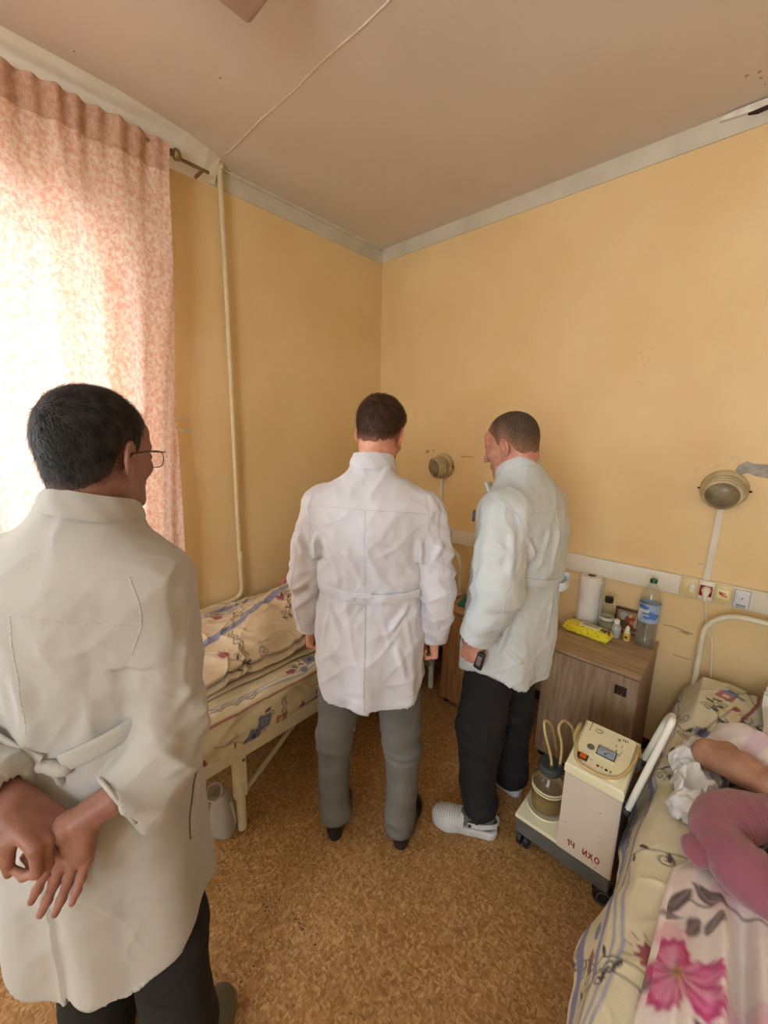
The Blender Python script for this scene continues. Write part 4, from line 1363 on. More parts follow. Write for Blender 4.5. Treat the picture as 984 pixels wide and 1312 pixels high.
hb_ = MB()
s = 0.026
base = [([(0.0, 0.65), (0.22, 1.0), (0.22, 0.0)], 0.018), ([(0.05, 1.0), (0.0, 0.45), (0.4, 0.42)], 0.030), ([(0.42, 0.95), (0.40, 0.0)], 0.030),
        ([(0.0, 0.95), (0.02, 0.15), (0.12, 0.05), (0.45, 0.9)], 0.072), ([(0.45, 0.95), (0.48, 0.0)], 0.072), ([(0, 0), (0.45, 0.9)], 0.092), ([(0.02, 0.9), (0.5, 0.02)], 0.092),
        ([(0.25 + 0.26 * math.cos(a), 0.45 + 0.45 * math.sin(a)) for a in [i * 0.45 for i in range(15)]], 0.113)]
for pts, u0 in base:
    hb_.tube(stroke(pts, u0, s), 0.0021, 6)
hb_.build('red_handwriting', mat('red_paint', (158, 24, 22), rough=0.5), t)['kind'] = 'stuff'
chips = MB()
for (x, y) in ((768, 1080), (759, 1105), (718, 1093), (769, 1042), (725, 1053), (762, 1112)):
    q = at_y(x, y, Y0 - 0.0034)
    chips.box((q[0], q[1], q[2]), (0.0022, 0.001, 0.005), 0.0004)
chips.build('paint_chips', mat('dark_red_chip', (92, 40, 34), rough=0.7), t)['kind'] = 'stuff'
# castors
for (x, y, big) in ((X0 + 0.035, Y0 + 0.03, 0), (X1 - 0.02, Y0 + 0.03, 1), (X0 + 0.035, Y1 - 0.04, 0), (X1 - 0.02, Y1 - 0.04, 1)):
    r = 0.036 if big else 0.03
    RY = Matrix.Rotation(PI / 2, 3, 'Y') if not big else Matrix.Rotation(0.35, 3, 'Z') @ Matrix.Rotation(PI / 2, 3, 'X')
    wr = MB()
    for off in (-0.014, 0.014):
        wr.lathe([(0, -0.009), (r * 0.55, -0.009), (r * 0.62, -0.006), (r * 0.92, -0.009), (r, -0.004), (r, 0.004), (r * 0.92, 0.009), (r * 0.62, 0.006), (r * 0.55, 0.009), (0, 0.009)],
                 Vector((x, y, r)) + RY @ Vector((0, 0, off)), n=28, rot=RY)
    w_ = wr.build('castor', M_BLACK, t)
    hub = MB()
    for off in (-0.0245, 0.0245):
        hub.lathe([(r * 0.62, -0.001), (r * 0.70, 0.001), (r * 0.62, 0.0022), (r * 0.60, 0.001), (r * 0.62, -0.001)], Vector((x, y, r)) + RY @ Vector((0, 0, off)), n=24, rot=RY)
    hub.build('castor_ring', mat('grey_castor', (84, 84, 86), rough=0.4), w_)['kind'] = 'stuff'
    MB().lathe([(0.009, r + 0.01), (0.012, r * 1.6), (0.012, 0.068), (0, 0.068)], (x, y, 0), n=14).build('castor_stem', M_BLACK, t)
# U-shaped handle fixed to the side
ha, hb2 = Vector((X1 + 0.012, Y0 + 0.03, 0.415)), Vector((X1 + 0.012, Yb + 0.035, 0.46))
ta, tb2 = Vector((-0.070, Y0 + 0.05, 0.815)), Vector((-0.070, Yb - 0.04, 0.735))
q0 = at_y(863, 921, 1.47)
ta = Vector((q0[0], 1.47, q0[2]))
q1 = at_y(855, 921, 1.66)
tb2 = Vector((q1[0], 1.66, q1[2]))
dirA = (ta - ha).normalized()
dirB = (tb2 - hb2).normalized()
hp = [ha, ha + (ta - ha) * 0.3, ha + (ta - ha) * 0.6, ta - dirA * 0.03, ta + (tb2 - ta) * 0.12 - dirA * 0.003, (ta + tb2) / 2 + dirA * 0.012, tb2 - (tb2 - ta) * 0.12 - dirB * 0.003, tb2 - dirB * 0.03, hb2 + (tb2 - hb2) * 0.5, hb2]
MB().tube(spline(hp, 6), 0.0105, 14).build('handle', mat('white_tube_paint', (232, 232, 224), rough=0.3), t)
for q in (ha, hb2):
    MB().lathe([(0.016, -0.014), (0.016, 0.008), (0.008, 0.012), (0, 0.012)], q, n=16, rot=Matrix.Rotation(PI / 2, 3, 'Y')).build('handle_bracket', M_BLACK, t)

# cables on the floor behind the machine, and a small adapter with a green light
t = thing('power_adapter', 'dark power adapter with a green light, on the floor right of the suction machine', 'adapter', (-0.135, 1.92, 0))
MB().box((0, 0, 0.022), (0.055, 0.10, 0.04), 0.006).build('housing', M_BLACK, t)
lg = bpy.data.materials.new('green_led'); lg.use_nodes = True
lg.node_tree.nodes['Principled BSDF'].inputs['Emission Color'].default_value = (0.05, 1, 0.5, 1)
lg.node_tree.nodes['Principled BSDF'].inputs['Emission Strength'].default_value = 3
MB().lathe([(0.004, 0), (0.003, 0.0025), (0, 0.003)], (0.0, -0.02, 0.042), n=10).build('green_light', lg, t)
cables = [([(-0.13, 1.86, 0.02), (-0.16, 1.74, 0.006), (-0.10, 1.62, 0.005), (-0.02, 1.52, 0.005), (0.10, 1.45, 0.005)], 'black', 'black cable curving on the floor from the adapter to under the right bed'),
          ([(-0.24, 1.71, 0.10), (-0.20, 1.82, 0.02), (-0.12, 1.80, 0.006), (-0.05, 1.70, 0.006), (0.05, 1.78, 0.006)], 'black', 'black cable leaving the rear of the suction machine'),
          ([(-0.11, 1.74, 0.006), (-0.12, 1.62, 0.006), (-0.09, 1.50, 0.006), (0.00, 1.46, 0.006), (0.12, 1.50, 0.006)], 'white', 'pale cable on the floor between the suction machine and the right bed')]
for pts, cn, lab in cables:
    o = MB().tube(spline(pts, 7), 0.0035, 8).build('floor_cable', M_BLACK if cn == 'black' else M_SWITCH)
    tag(o, lab, 'cable')

# ============================================================ URINAL BOTTLE under the left bed
M_UR = glassy('milky_polythene', (214, 210, 204), 0.25, 0.45)
uc = at_z(282, 1078, 0.0)
t = thing('urinal_bottle', 'translucent plastic urinal bottle with a wide neck on the floor under the left bed', 'bottle', (uc[0] - 0.03, uc[1] + 0.03, 0), 0.62)
nu, nv = 40, 40
rings = []
def urn(zf):
    # width, depth, offset by height
    w = np.interp(zf, [0, 0.02, 0.5, 0.8, 1.0], [0.044, 0.050, 0.048, 0.038, 0.026])
    d = np.interp(zf, [0, 0.02, 0.5, 0.8, 1.0], [0.036, 0.042, 0.040, 0.034, 0.026])
    return w, d


V = []
hh = 0.20
for i in range(26):
    zf = i / 25
    w, d = urn(zf)
    for j in range(nv):
        a = 2 * PI * j / nv
        cx = math.copysign(abs(math.cos(a)) ** 0.6, math.cos(a)); cy = math.copysign(abs(math.sin(a)) ** 0.6, math.sin(a))
        V.append((w * cx, d * cy, 0.002 + hh * zf))
for i in range(10):       # neck leaning forward, flaring
    f = (i + 1) / 10
    r = 0.026 + 0.006 * f
    ang = 0.75 * f
    c = Vector((0, -0.045 * f, hh + 0.045 * f))
    for j in range(nv):
        a = 2 * PI * j / nv
        p = Matrix.Rotation(ang, 3, 'X') @ Vector((r * math.cos(a), r * math.sin(a), 0))
        V.append(tuple(c + p))
Fq = []
for i in range(35):
    for j in range(nv):
        Fq.append((i * nv + j, i * nv + (j + 1) % nv, (i + 1) * nv + (j + 1) % nv, (i + 1) * nv + j))
Fq.append(tuple(range(nv - 1, -1, -1)))
link_mesh('bottle_body', V, Fq, M_UR, t, smooth=60)
rim = [tuple(Vector((0, -0.045, hh + 0.045)) + Matrix.Rotation(0.75, 3, 'X') @ Vector((0.032 * math.cos(2 * PI * j / 24), 0.032 * math.sin(2 * PI * j / 24), 0))) for j in range(24)]
MB().tube(rim, 0.003, 8, closed=True).build('rim', M_UR, t)
MB().tube(spline([(0.05, 0, 0.05), (0.062, -0.01, 0.08), (0.06, -0.015, 0.13), (0.042, -0.005, 0.165)], 5), 0.006, 10).build('grip', M_UR, t)

# ============================================================ BEDS
M_BED = mat('white_bed_paint', (226, 222, 200), (214, 208, 184), scale=10, rough=0.35, bump=0.06)
M_MESH = mat('grey_bed_mesh', (120, 118, 112), (96, 94, 90), scale=60, rough=0.6, metal=0.3)
M_PRINT = mat('printed_cotton', (255, 255, 255), (232, 226, 216), scale=7, rough=0.85, vcol=True, bump=0.35, bscale=380, sheen=0.2)
M_PRINTF = mat('printed_duvet_cotton', (255, 255, 255), (240, 234, 228), scale=7, rough=0.85, vcol=True, bump=0.3, bscale=380, sheen=0.2)


def bed(name_label, x0, x1, y0, y1, zr, grp):
    """steel bed: side rails, end rails, slats, four strap legs with tube feet, arched head and foot ends"""
    cx, cy = (x0 + x1) / 2, (y0 + y1) / 2
    t = thing('hospital_bed', name_label, 'bed', (cx, cy, 0), 0, grp)
    w, l = (x1 - x0) / 2, (y1 - y0) / 2
    for sx in (-1, 1):
        b = MB().box((sx * (w - 0.016), 0, zr - 0.037), (0.032, 2 * l, 0.074), 0.004)
        b.build('side_rail', M_BED, t)
    for sy in (-1, 1):
        MB().box((0, sy * (l - 0.016), zr - 0.03), (2 * w - 0.066, 0.032, 0.05), 0.004).build('end_rail', M_BED, t)
    for k in range(12):
        MB().box((0, -l + 0.12 + k * (2 * l - 0.24) / 11, zr - 0.012), (2 * w - 0.066, 0.05, 0.006), 0.001).build('slat', M_MESH, t)
    for sx in (-1, 1):
        for sy in (-1, 1):
            yy = sy * (l - 0.33)
            lg = MB().box((sx * (w - 0.019), yy, zr - 0.165), (0.030, 0.052, 0.20), 0.003)
            g = lg.build('leg', M_BED, t)
            MB().lathe([(0, 0.0), (0.014, 0.0), (0.018, 0.006), (0.019, 0.02), (0.019, zr - 0.20), (0, zr - 0.20)], (sx * (w - 0.019), yy, 0), n=20).build('leg_tube', M_BED, g)
            br_ = MB().tube([(sx * (w - 0.019), yy, zr - 0.27), (sx * (w - 0.019), yy - sy * 0.30, zr - 0.06)], 0.011, 8)
            br_.build('brace', mat('dark_cream_paint', (170, 162, 142), rough=0.5), g)
            MB().lathe([(0.006, 0), (0.006, 0.004), (0, 0.005)], (sx * w, yy + 0.012, zr - 0.085), n=10, rot=Matrix.Rotation(sx * PI / 2, 3, 'Y')).build('bolt', M_MESH, g)
    for sy in (-1, 1):
        ya = sy * (l - 0.03)
        R_ = 0.13
        zt_ = 0.90 if sy > 0 else 0.72
        pts = [(-w + 0.02, ya, 0.30), (-w + 0.02, ya, zt_ - R_)]
        pts += [(-w + 0.02 + R_ - R_ * math.cos(a), ya, zt_ - R_ + R_ * math.sin(a)) for a in [i * PI / 16 for i in range(1, 9)]]
        pts += [(-p[0], p[1], p[2]) for p in reversed(pts)]
        MB().tube(pts, 0.0125, 14).build('headboard_tube' if sy > 0 else 'footboard_tube', M_BED, t)
    return t


bed('white steel bed along the left wall, its near leg visible beside the plastic bottle', -2.215, -1.375, 0.33, 2.35, 0.43, 'white steel hospital beds')
bed('white steel bed in the right foreground under the floral duvet', -0.085, 0.785, 0.30, 2.34, 0.36, 'white steel hospital beds')

# ---- left bed: mattress
mb_ = MB().box((-1.795, 1.34, 0.511), (0.815, 1.98, 0.155), 0.03, seg=4)
tag(mb_.build('mattress', mat('mattress_ticking', (206, 200, 176), (196, 188, 164), scale=20, rough=0.9)), 'thick mattress of the left bed, wrapped in printed cotton', 'mattress')

cvL = sheet_print(2.1, 1.3, 4, base=(224, 219, 192))
# explicit marks on the long side of the sheet near the camera: red edge line at U=0.85
eU = 0.86
cvS = sheet_print(2.1, 1.15, 9, base=(226, 221, 194), K=1.15)
for off in (0.0,):
    cvS.line([(i * 0.1, eU + 0.004 * math.sin(i * 1.9)) for i in range(22)], 0.007, (158, 84, 92))
sq(cvS, 0.42, 0.955, 0.062, 0.1, (112, 128, 172), (52, 58, 96))
sq(cvS, 0.42, 0.955, 0.03, 0.1, (150, 160, 190), (40, 44, 80))
zigzag(cvS, 0.53, 0.89, PI / 2, 7, 0.02)
flower(cvS, 0.62, 0.965, 0.035, 1.0, (166, 74, 92))
cvS.blob(0.72, 0.97, 0.02, 0.018, (160, 84, 96)); vine(cvS, 0.66, 0.92, 0.2, 0.2); vine(cvS, 0.2, 0.93, 0.5, 0.2, c=(110, 104, 96))
for k in range(8):
    cvS.line([(0.40 + k * 0.05, 1.035 - k * 0.006), (0.45 + k * 0.05, 1.031 - k * 0.006)], 0.018, (98, 116, 168))

# sheet: U across (wall -> front edge -> down the side), V along the bed
def cloth_sheet(name, label, cat, prof, y0, y1, cv, u_len, nu, nv, m, fold=None, ucv=1.0, v0=0.0, group=None, swap=True):
    P = np.array(prof, float)
    d = np.r_[0, np.cumsum(np.hypot(*np.diff(P, axis=0).T))]
    u = np.linspace(0, d[-1], nu)
    X = np.interp(u, d, P[:, 0])
    Z = np.interp(u, d, P[:, 1])
    for _ in range(3):          # soften profile corners
        X[1:-1] = (X[:-2] + 2 * X[1:-1] + X[2:]) / 4
        Z[1:-1] = (Z[:-2] + 2 * Z[1:-1] + Z[2:]) / 4
    v = np.linspace(0, 1, nv)
    U, Vv = np.meshgrid(u, v, indexing='ij')
    Y = y0 + (y1 - y0) * Vv
    Xg = X[:, None] + 0 * Vv
    Zg = Z[:, None] + 0 * Vv
    if fold is not None:
        Xg, Y, Zg = fold(U, Y, Xg, Zg, d[-1])
    pts = np.stack([Xg, Y, Zg], -1).reshape(-1, 3)
    cols = cv.sample((Vv * (y1 - y0) + v0).ravel(), (U * ucv).ravel()) if swap else cv.sample((U * ucv).ravel(), (Vv * (y1 - y0) + v0).ravel())
    o = link_mesh(name, pts, grid_faces(nu, nv)[:, ::-1], m, None, smooth=180, cols=cols)
    return tag(o, label, cat, group)


def foldL(U, Y, X, Z, L):
    P = np.stack([X * 5, Y * 4, Z * 5], -1)
    side = np.clip((U - 0.83) / 0.05, 0, 1)
    Z = Z + (1 - side) * (0.006 * ridged(np.stack([X * 9, Y * 3, 0 * X], -1)) + 0.004 * vnoise(P * 4))
    X = X + side * (0.008 * vnoise(np.stack([Y * 9, U * 4, 0 * X], -1)) + 0.010 * ridged(np.stack([Y * 6 + U * 10, U * 8, 0 * X + 4], -1)) + 0.006 * ridged(np.stack([Y * 15 - U * 12, U * 9, 0 * X + 1], -1)))
    # hanging edge: lower near the camera, tucked further back
    low = np.clip((U - 0.99) / 0.07, 0, 1)
    Z = Z - low * (0.055 * np.clip((1.0 - Y) / 0.35, 0, 1) + 0.008 * vnoise(np.stack([Y * 12, 0 * Y, 0 * Y], -1)))
    X = X + low * 0.012 * np.clip((1.0 - Y) / 0.35, 0, 1)
    Z = Z - 0.008 * side * np.clip((0.9 - Y) / 0.3, 0, 1)
    return X, Y, Z


cloth_sheet('bed_sheet', 'cream printed sheet over the left mattress, with a dark red edge line', 'sheet',
            [(-2.215, 0.598), (-1.39, 0.602), (-1.366, 0.585), (-1.362, 0.50), (-1.364, 0.442)], 0.345, 2.335, cvS, 0, 230, 440, M_PRINT, foldL, group='bed sheets')

# ---- left bed: blanket over the lying patient
def foldB(U, Y, X, Z, L):
    c = np.exp(-((X + 1.80) / 0.17) ** 2)
    # raised near the knees/hips beside the standing doctor, low at the foot
    hump = np.interp(Y, [0.3, 0.55, 0.8, 1.05, 1.25, 1.5, 1.8, 2.1], [0.01, 0.02, 0.035, 0.075, 0.13, 0.17, 0.17, 0.12])
    body = np.clip((L - U - 0.15) / 0.15, 0, 1)
    Z = Z + c * hump * body
    diag = 0.030 * ridged(np.stack([X * 2.2 + Y * 2.6, Y * 0.9 - X, 0 * X + 2], -1)) + 0.018 * ridged(np.stack([X * 6 + Y * 3, Y * 2.2, 0 * X + 9], -1))
    w1 = 0.4 * vnoise(np.stack([X * 6, Y * 6, 0 * X + 3], -1))
    cr = np.maximum(ridged(np.stack([X * 11 + Y * 7 + w1 * 3, Y * 6 - X * 4 + w1 * 2, 0 * X + 4], -1)), 0) ** 2
    cr2 = np.maximum(ridged(np.stack([Y * 13 - X * 6 + w1 * 4, X * 8, 0 * X + 8], -1)), 0) ** 2
    Z = Z + body * (diag + 0.013 * cr + 0.010 * cr2 + 0.006 * vnoise(np.stack([X * 16, Y * 12, 0 * X], -1)))
    # big crease running along the bed
    e = 1 - body
    X = X + e * 0.010 * vnoise(np.stack([Y * 5, U * 12, 0 * X], -1)) - 0.10 * np.clip((Y - 1.0), 0, 1) * e * 0.3
    Z = Z + e * 0.005 * vnoise(np.stack([Y * 7, U * 10, 0 * X + 5], -1))
    Z = np.maximum(Z, 0.612)
    return X, Y, Z


cvB = sheet_print(2.0, 1.45, 21, base=(222, 208, 182), K=1.1)
cvB.line([(0, 0.50), (0.3, 0.52), (0.55, 0.47), (0.8, 0.42), (1.1, 0.36), (1.5, 0.30), (2.0, 0.28)], 0.045, (140, 148, 182))
cvB.line([(0, 0.10), (0.5, 0.12), (1.0, 0.07), (1.5, 0.10), (2.0, 0.07)], 0.045, (150, 154, 184))
for k in range(60):
    x = 0.02 + k * 0.033
    cvB.line([(x, 0.80 + (k % 2) * 0.03), (x + 0.033, 0.80 + ((k + 1) % 2) * 0.03)], 0.003, BLK)
    cvB.line([(x, 0.83 - (k % 2) * 0.03), (x + 0.033, 0.83 - ((k + 1) % 2) * 0.03)], 0.003, (150, 120, 110))
cloth_sheet('blanket', 'crumpled cream printed blanket heaped over the person in the left bed', 'blanket',
            [(-2.215, 0.622), (-2.05, 0.640), (-1.86, 0.690), (-1.66, 0.715), (-1.54, 0.700), (-1.492, 0.675), (-1.50, 0.655), (-1.56, 0.650), (-1.50, 0.645), (-1.478, 0.634),
             (-1.49, 0.622), (-1.56, 0.622), (-1.49, 0.620), (-1.465, 0.614), (-1.47, 0.611), (-1.56, 0.610)], 0.36, 1.95, cvB, 0, 330, 360, M_PRINT, foldB, group='')
bpy.data.objects['blanket'].pop('group', None) if 'group' in bpy.data.objects['blanket'] else None
# pillow of the left bed, mostly hidden
def pillow(name, label, c, sx, sy, sz, rot, cv, m, grp=None, seed=0, bump=0.012):
    nu = 90
    a, b = np.meshgrid(np.linspace(-1, 1, nu), np.linspace(-1, 1, nu), indexing='ij')
    r = (1 - np.abs(a) ** 3.2) * (1 - np.abs(b) ** 3.2)
    h = np.clip(r, 0, 1) ** 0.42
    nz = vnoise(np.stack([a * 3 + seed, b * 3, 0 * a], -1)) * bump * h
    wr = ridged(np.stack([a * 5 + seed, b * 2, 0 * a + 3], -1)) * bump * 0.5 * h
    top = np.stack([a * sx * (1 - 0.05 * (1 - b ** 2)), b * sy * (1 - 0.05 * (1 - a ** 2)), h * sz + nz + wr], -1).reshape(-1, 3)
    bot = top.copy(); bot[:, 2] = -(h.ravel() * sz * 0.55)
    V = np.concatenate([top, bot])
    Fq = grid_faces(nu, nu)
    F2 = np.concatenate([Fq, Fq[:, ::-1] + nu * nu])
    # stitch rim
    idx = [i * nu for i in range(nu)] + [(nu - 1) * nu + j for j in range(1, nu)] + [i * nu + nu - 1 for i in range(nu - 2, -1, -1)] + [j for j in range(nu - 2, 0, -1)]
    rim = [[idx[k], idx[k - 1], idx[k - 1] + nu * nu, idx[k] + nu * nu] for k in range(len(idx))]
    cols = None
    if cv is not None:
        cc = cv.sample(((a + 1) * sx).ravel(), ((b + 1) * sy).ravel())
        cols = np.concatenate([cc, cc])
    o = link_mesh(name, V, np.concatenate([F2, np.array(rim)]), m, None, smooth=180, cols=cols)
    o.location = c
    o.rotation_euler = rot
    return tag(o, label, 'pillow', grp)


pillow('pillow', 'printed pillow at the head of the left bed behind the doctor in the middle', (-1.80, 2.08, 0.675), 0.33, 0.22, 0.075, (0.12, 0, 0.05), cvL, M_PRINT, seed=4)

# ---- right bed
tag(MB().box((0.35, 1.315, 0.428), (0.85, 1.99, 0.125), 0.03, seg=4).build('mattress', MATS['mattress_ticking']), 'mattress of the right bed, hidden under its printed sheet', 'mattress')
cvR = sheet_print(2.2, 1.45, 33, base=(228, 224, 196), K=1.35)
RU = 0.26      # U of the mattress edge (cloth starts at the hanging hem on the left)
# hand-placed motifs, U measured from the hem at the left, V from the foot
def rs_(x, y):     # world -> canvas (V, U)
    return (y - 0.28, RU + 0.06 + (x + 0.08))


cvR.poly([rs_(0.115, 2.36), rs_(0.105, 2.2), rs_(0.085, 2.10), rs_(0.06, 2.02), rs_(0.03, 1.93), rs_(0.3, 1.85), rs_(0.9, 1.9), rs_(0.9, 2.36)], (206, 210, 200))
cvR.line([rs_(0.115, 2.36), rs_(0.105, 2.2), rs_(0.085, 2.10), rs_(0.06, 2.02), rs_(0.03, 1.93)], 0.012, (150, 60, 84))
for (x, y) in ((0.02, 2.19),):
    cvR.line([rs_(x - 0.02, y), rs_(x + 0.035, y - 0.012)], 0.022, (120, 132, 182))
p_ = rs_(0.0, 0.86)
for (x, y, s, a) in ((0.0, 1.28, 0.036, 1.9), (-0.035, 0.90, 0.036, 1.7), (-0.07, 0.87, 0.022, 1.6), (0.0, 1.86, 0.026, 2.0), (0.02, 2.06, 0.022, 0.2)):
    q = rs_(x, y); flower(cvR, q[0], q[1], s * 1.2, a, (160, 76, 96)); vine(cvR, q[0], q[1], a + 3.0, 0.17, k_=1.4)
for (x, y) in ((-0.02, 1.02), (0.03, 1.70)):
    q = rs_(x, y); sq(cvR, q[0], q[1], 0.05, 0.15, (110, 130, 190), (50, 56, 110))
q = rs_(-0.06, 0.97)
zigzag(cvR, q[0], q[1], PI / 2, 7, 0.026)
for (x, y, a) in ((-0.02, 1.12, 1.2), (-0.03, 1.5, 0.6), (0.02, 1.9, 0.4), (-0.02, 0.74, 1.0), (0.0, 2.12, 0.9)):
    q = rs_(x, y); vine(cvR, q[0], q[1], a, 0.20, k_=1.5)
for k in range(40):      # blue band near the hem
    cvR.line([(k * 0.055, 0.20 + 0.012 * math.sin(k)), (k * 0.055 + 0.055, 0.20 + 0.012 * math.sin(k + 1))], 0.03, (140, 146, 196), 0.9)
    cvR.line([(k * 0.055, 0.05), (k * 0.055 + 0.055, 0.05)], 0.05, (132, 138, 190), 0.9)


def foldR(U, Y, X, Z, L):
    top = np.clip((U - 0.26) / 0.06, 0, 1)
    hang = 1 - top
    Z = Z + top * (0.009 * ridged(np.stack([X * 5, Y * 4, 0 * X], -1)) + 0.006 * np.maximum(ridged(np.stack([X * 12 + Y * 4, Y * 9 - X * 5, 0 * X + 2], -1)), 0) ** 2 + 0.005 * vnoise(np.stack([X * 14, Y * 10, 0 * X], -1)))
    Z = Z + top * 0.075 * np.clip((Y - 1.93) / 0.10, 0, 1) * (1 - np.clip((Y - 2.27) / 0.08, 0, 1) * 0.5) * np.clip((X + 0.085) / 0.05, 0, 1)   # over a flat pillow
    Z = Z + top * (-0.012) * np.exp(-((Y - 1.92) / 0.03) ** 2)
    X = X + hang * (0.020 * np.sin(Y * 11 + 2 * vnoise(np.stack([Y * 3, 0 * Y, 0 * Y], -1))) * (1 - U / 0.3) + 0.008 * vnoise(np.stack([Y * 16, U * 5, 0 * X], -1)))
    X = X + 0.012 * vnoise(np.stack([Y * 3.3, 0 * Y, 0 * Y + 8], -1)) * np.exp(-np.abs(U - 0.27) / 0.1)
    Z = Z - np.clip(0.27 - U, 0, 1) * 0.15 * vnoise(np.stack([Y * 2.1, 0 * Y, 0 * Y + 8], -1))
    # foot: slopes down past the mattress end
    Z = Z - 0.02 * np.clip((0.5 - Y) / 0.2, 0, 1)
    return X, Y, Z


cloth_sheet('bed_sheet', 'cream printed sheet on the right bed, hanging over its left side', 'sheet',
            [(-0.150, 0.235), (-0.122, 0.36), (-0.098, 0.465), (-0.070, 0.496), (0.0, 0.502), (0.40, 0.502), (0.79, 0.50)], 0.28, 2.32, cvR, 0, 250, 500, M_PRINT, foldR, group='bed sheets')

tb_ = pillow('pillow', 'white pillow with a ruffled edge at the head of the right bed', (0.50, 2.06, 0.63), 0.29, 0.24, 0.085, (0.10, 0, 0.02),
             None, mat('white_pillow_cotton', (234, 232, 228), (224, 222, 220), scale=8, rough=0.85, bump=0.3, bscale=300, sheen=0.2), seed=1)
# ruffle round the pillow edge
nu, nv = 420, 10
s_ = np.linspace(0, 1, nu)
a_ = s_ * 2 * PI
ex = 0.28 * np.sign(np.cos(a_)) * np.abs(np.cos(a_)) ** 0.35
ey = 0.23 * np.sign(np.sin(a_)) * np.abs(np.sin(a_)) ** 0.35
V = []
for i in range(nu):
    nx_, ny_ = math.cos(a_[i]), math.sin(a_[i])
    for j in range(nv):
        f = j / (nv - 1)
        V.append((ex[i] + nx_ * 0.055 * f, ey[i] + ny_ * 0.055 * f, 0.004 + f * (0.016 * math.sin(a_[i] * 42) + 0.006 * math.sin(a_[i] * 17)) - 0.02 * f))
link_mesh('ruffle', np.array(V), grid_faces(nu, nv), MATS['white_pillow_cotton'], tb_, smooth=180)

# towel hanging over the headboard of the right bed
cvT = Canvas(0.5, 0.5, 0.004, (214, 218, 228))
rt = random.Random(2)
for i in range(80):
    cvT.blob(rt.uniform(0, 0.5), rt.uniform(0, 0.5), rt.uniform(0.01, 0.03), rt.uniform(0.006, 0.016), rt.choice([(60, 84, 140), (90, 110, 160), (150, 160, 190)]), rt.uniform(0, 3), wob=0.2)
nu, nv = 70, 110
uu, vv_ = np.meshgrid(np.linspace(0, 1, nu), np.linspace(0, 1, nv), indexing='ij')
sl = (vv_ - 0.45) * 0.42
yy = 2.31 + np.where(np.abs(sl) < 0.03, sl * 0.8, np.sign(sl) * 0.026) * -1
zz_ = 0.918 - np.maximum(np.abs(sl) - 0.02, 0)
xx = 0.215 + uu * 0.28 + 0.006 * vnoise(np.stack([vv_ * 6, uu * 5, 0 * uu], -1))
yy = yy - np.where(sl > 0, 0.012 * (1 + vnoise(np.stack([uu * 9, vv_ * 3, 0 * uu], -1))) * np.minimum(np.abs(sl) * 8, 1), 0)
o = link_mesh('towel', np.stack([xx, yy, zz_], -1).reshape(-1, 3), grid_faces(nu, nv), mat('printed_terry', (255, 255, 255), vcol=True, rough=0.95, bump=0.8, bscale=500), None, smooth=180,
              cols=cvT.sample((uu * 0.28).ravel(), (vv_ * 0.42).ravel()))
tag(o, 'blue and white patterned towel over the headboard of the right bed', 'towel')

# floral duvet: left edge swings away from the arm, covers chest and legs
YE = [0.26, 0.80, 1.10, 1.20, 1.28, 1.38, 1.46, 1.52, 1.58, 1.64, 1.70, 1.77, 1.84, 1.90, 1.99]
XE = [-0.012, -0.010, -0.006, 0.000, 0.040, 0.130, 0.185, 0.195, 0.160, 0.085, 0.048, 0.010, 0.012, 0.035, 0.075]
cvF = floral_print(1.8, 1.2, 6)
nu, nv = 260, 430
uu, vv_ = np.meshgrid(np.linspace(0, 1, nu), np.linspace(0, 1, nv), indexing='ij')
Y = 0.27 + 1.72 * vv_
edge = np.interp(Y, YE, XE)
k = np.ones(13) / 13
X = edge + (0.80 - edge) * uu ** 0.9
de = X - edge
chest = 0.15 * np.exp(-((X - 0.40) / 0.22) ** 2) * np.clip((Y - 1.30) / 0.2, 0, 1)
legs = 0.07 * np.exp(-((X - 0.30) / 0.11) ** 2) + 0.07 * np.exp(-((X - 0.54) / 0.11) ** 2)
legs = legs * np.clip((1.5 - Y) / 0.2, 0, 1)
Z = 0.520 + 0.035 * np.clip(de / 0.03, 0, 1) ** 0.6 + chest + legs
rg_ = ridged(np.stack([X * 7.0, Y * 1.1 + X, 0 * X + 1], -1))
fv = 0.050 * np.sign(rg_) * rg_ ** 2 + 0.018 * ridged(np.stack([X * 15.0, Y * 2.5 + X, 0 * X + 6], -1)) + 0.007 * vnoise(np.stack([X * 14, Y * 9, 0 * X], -1))
fc = 0.015 * ridged(np.stack([(X + Y * 0.8) * 4.5, (Y - X) * 2, 0 * X + 5], -1)) + 0.007 * vnoise(np.stack([X * 18, Y * 16, 0 * X], -1))
bl = np.clip((Y - 1.35) / 0.25, 0, 1)
Z = Z + (fv * (1 - bl) + fc * bl) * np.clip(de / 0.04, 0.1, 1)
# the two deep lengthwise folds beside the left leg
Z = Z + np.clip((1.25 - Y) / 0.2, 0, 1) * (0.045 * np.exp(-((X - 0.098 - 0.02 * np.sin(Y * 3)) / 0.014) ** 2) - 0.030 * np.exp(-((X - 0.140 - 0.02 * np.sin(Y * 3)) / 0.016) ** 2) + 0.020 * np.exp(-((X - 0.175 - 0.015 * np.sin(Y * 4)) / 0.012) ** 2) + 0.015 * np.exp(-((X - 0.045 - 0.01 * np.sin(Y * 5)) / 0.010) ** 2))
Z = Z + bl * 0.05 * np.exp(-((Y - np.interp(X, [0.0, 0.2, 0.5], [1.90, 1.60, 1.5])) / 0.05) ** 2) * np.clip(de / 0.02, 0.3, 1)
Z = Z + 0.095 * np.clip(1 - np.abs(Y - np.interp(X, [0.0, 0.1, 0.2, 0.35], [1.70, 1.70, 1.68, 1.75])) / 0.15, 0, 1) ** 0.7 * np.clip((0.30 - X) / 0.12, 0, 1) * np.clip((Y - 1.47) / 0.04, 0, 1)
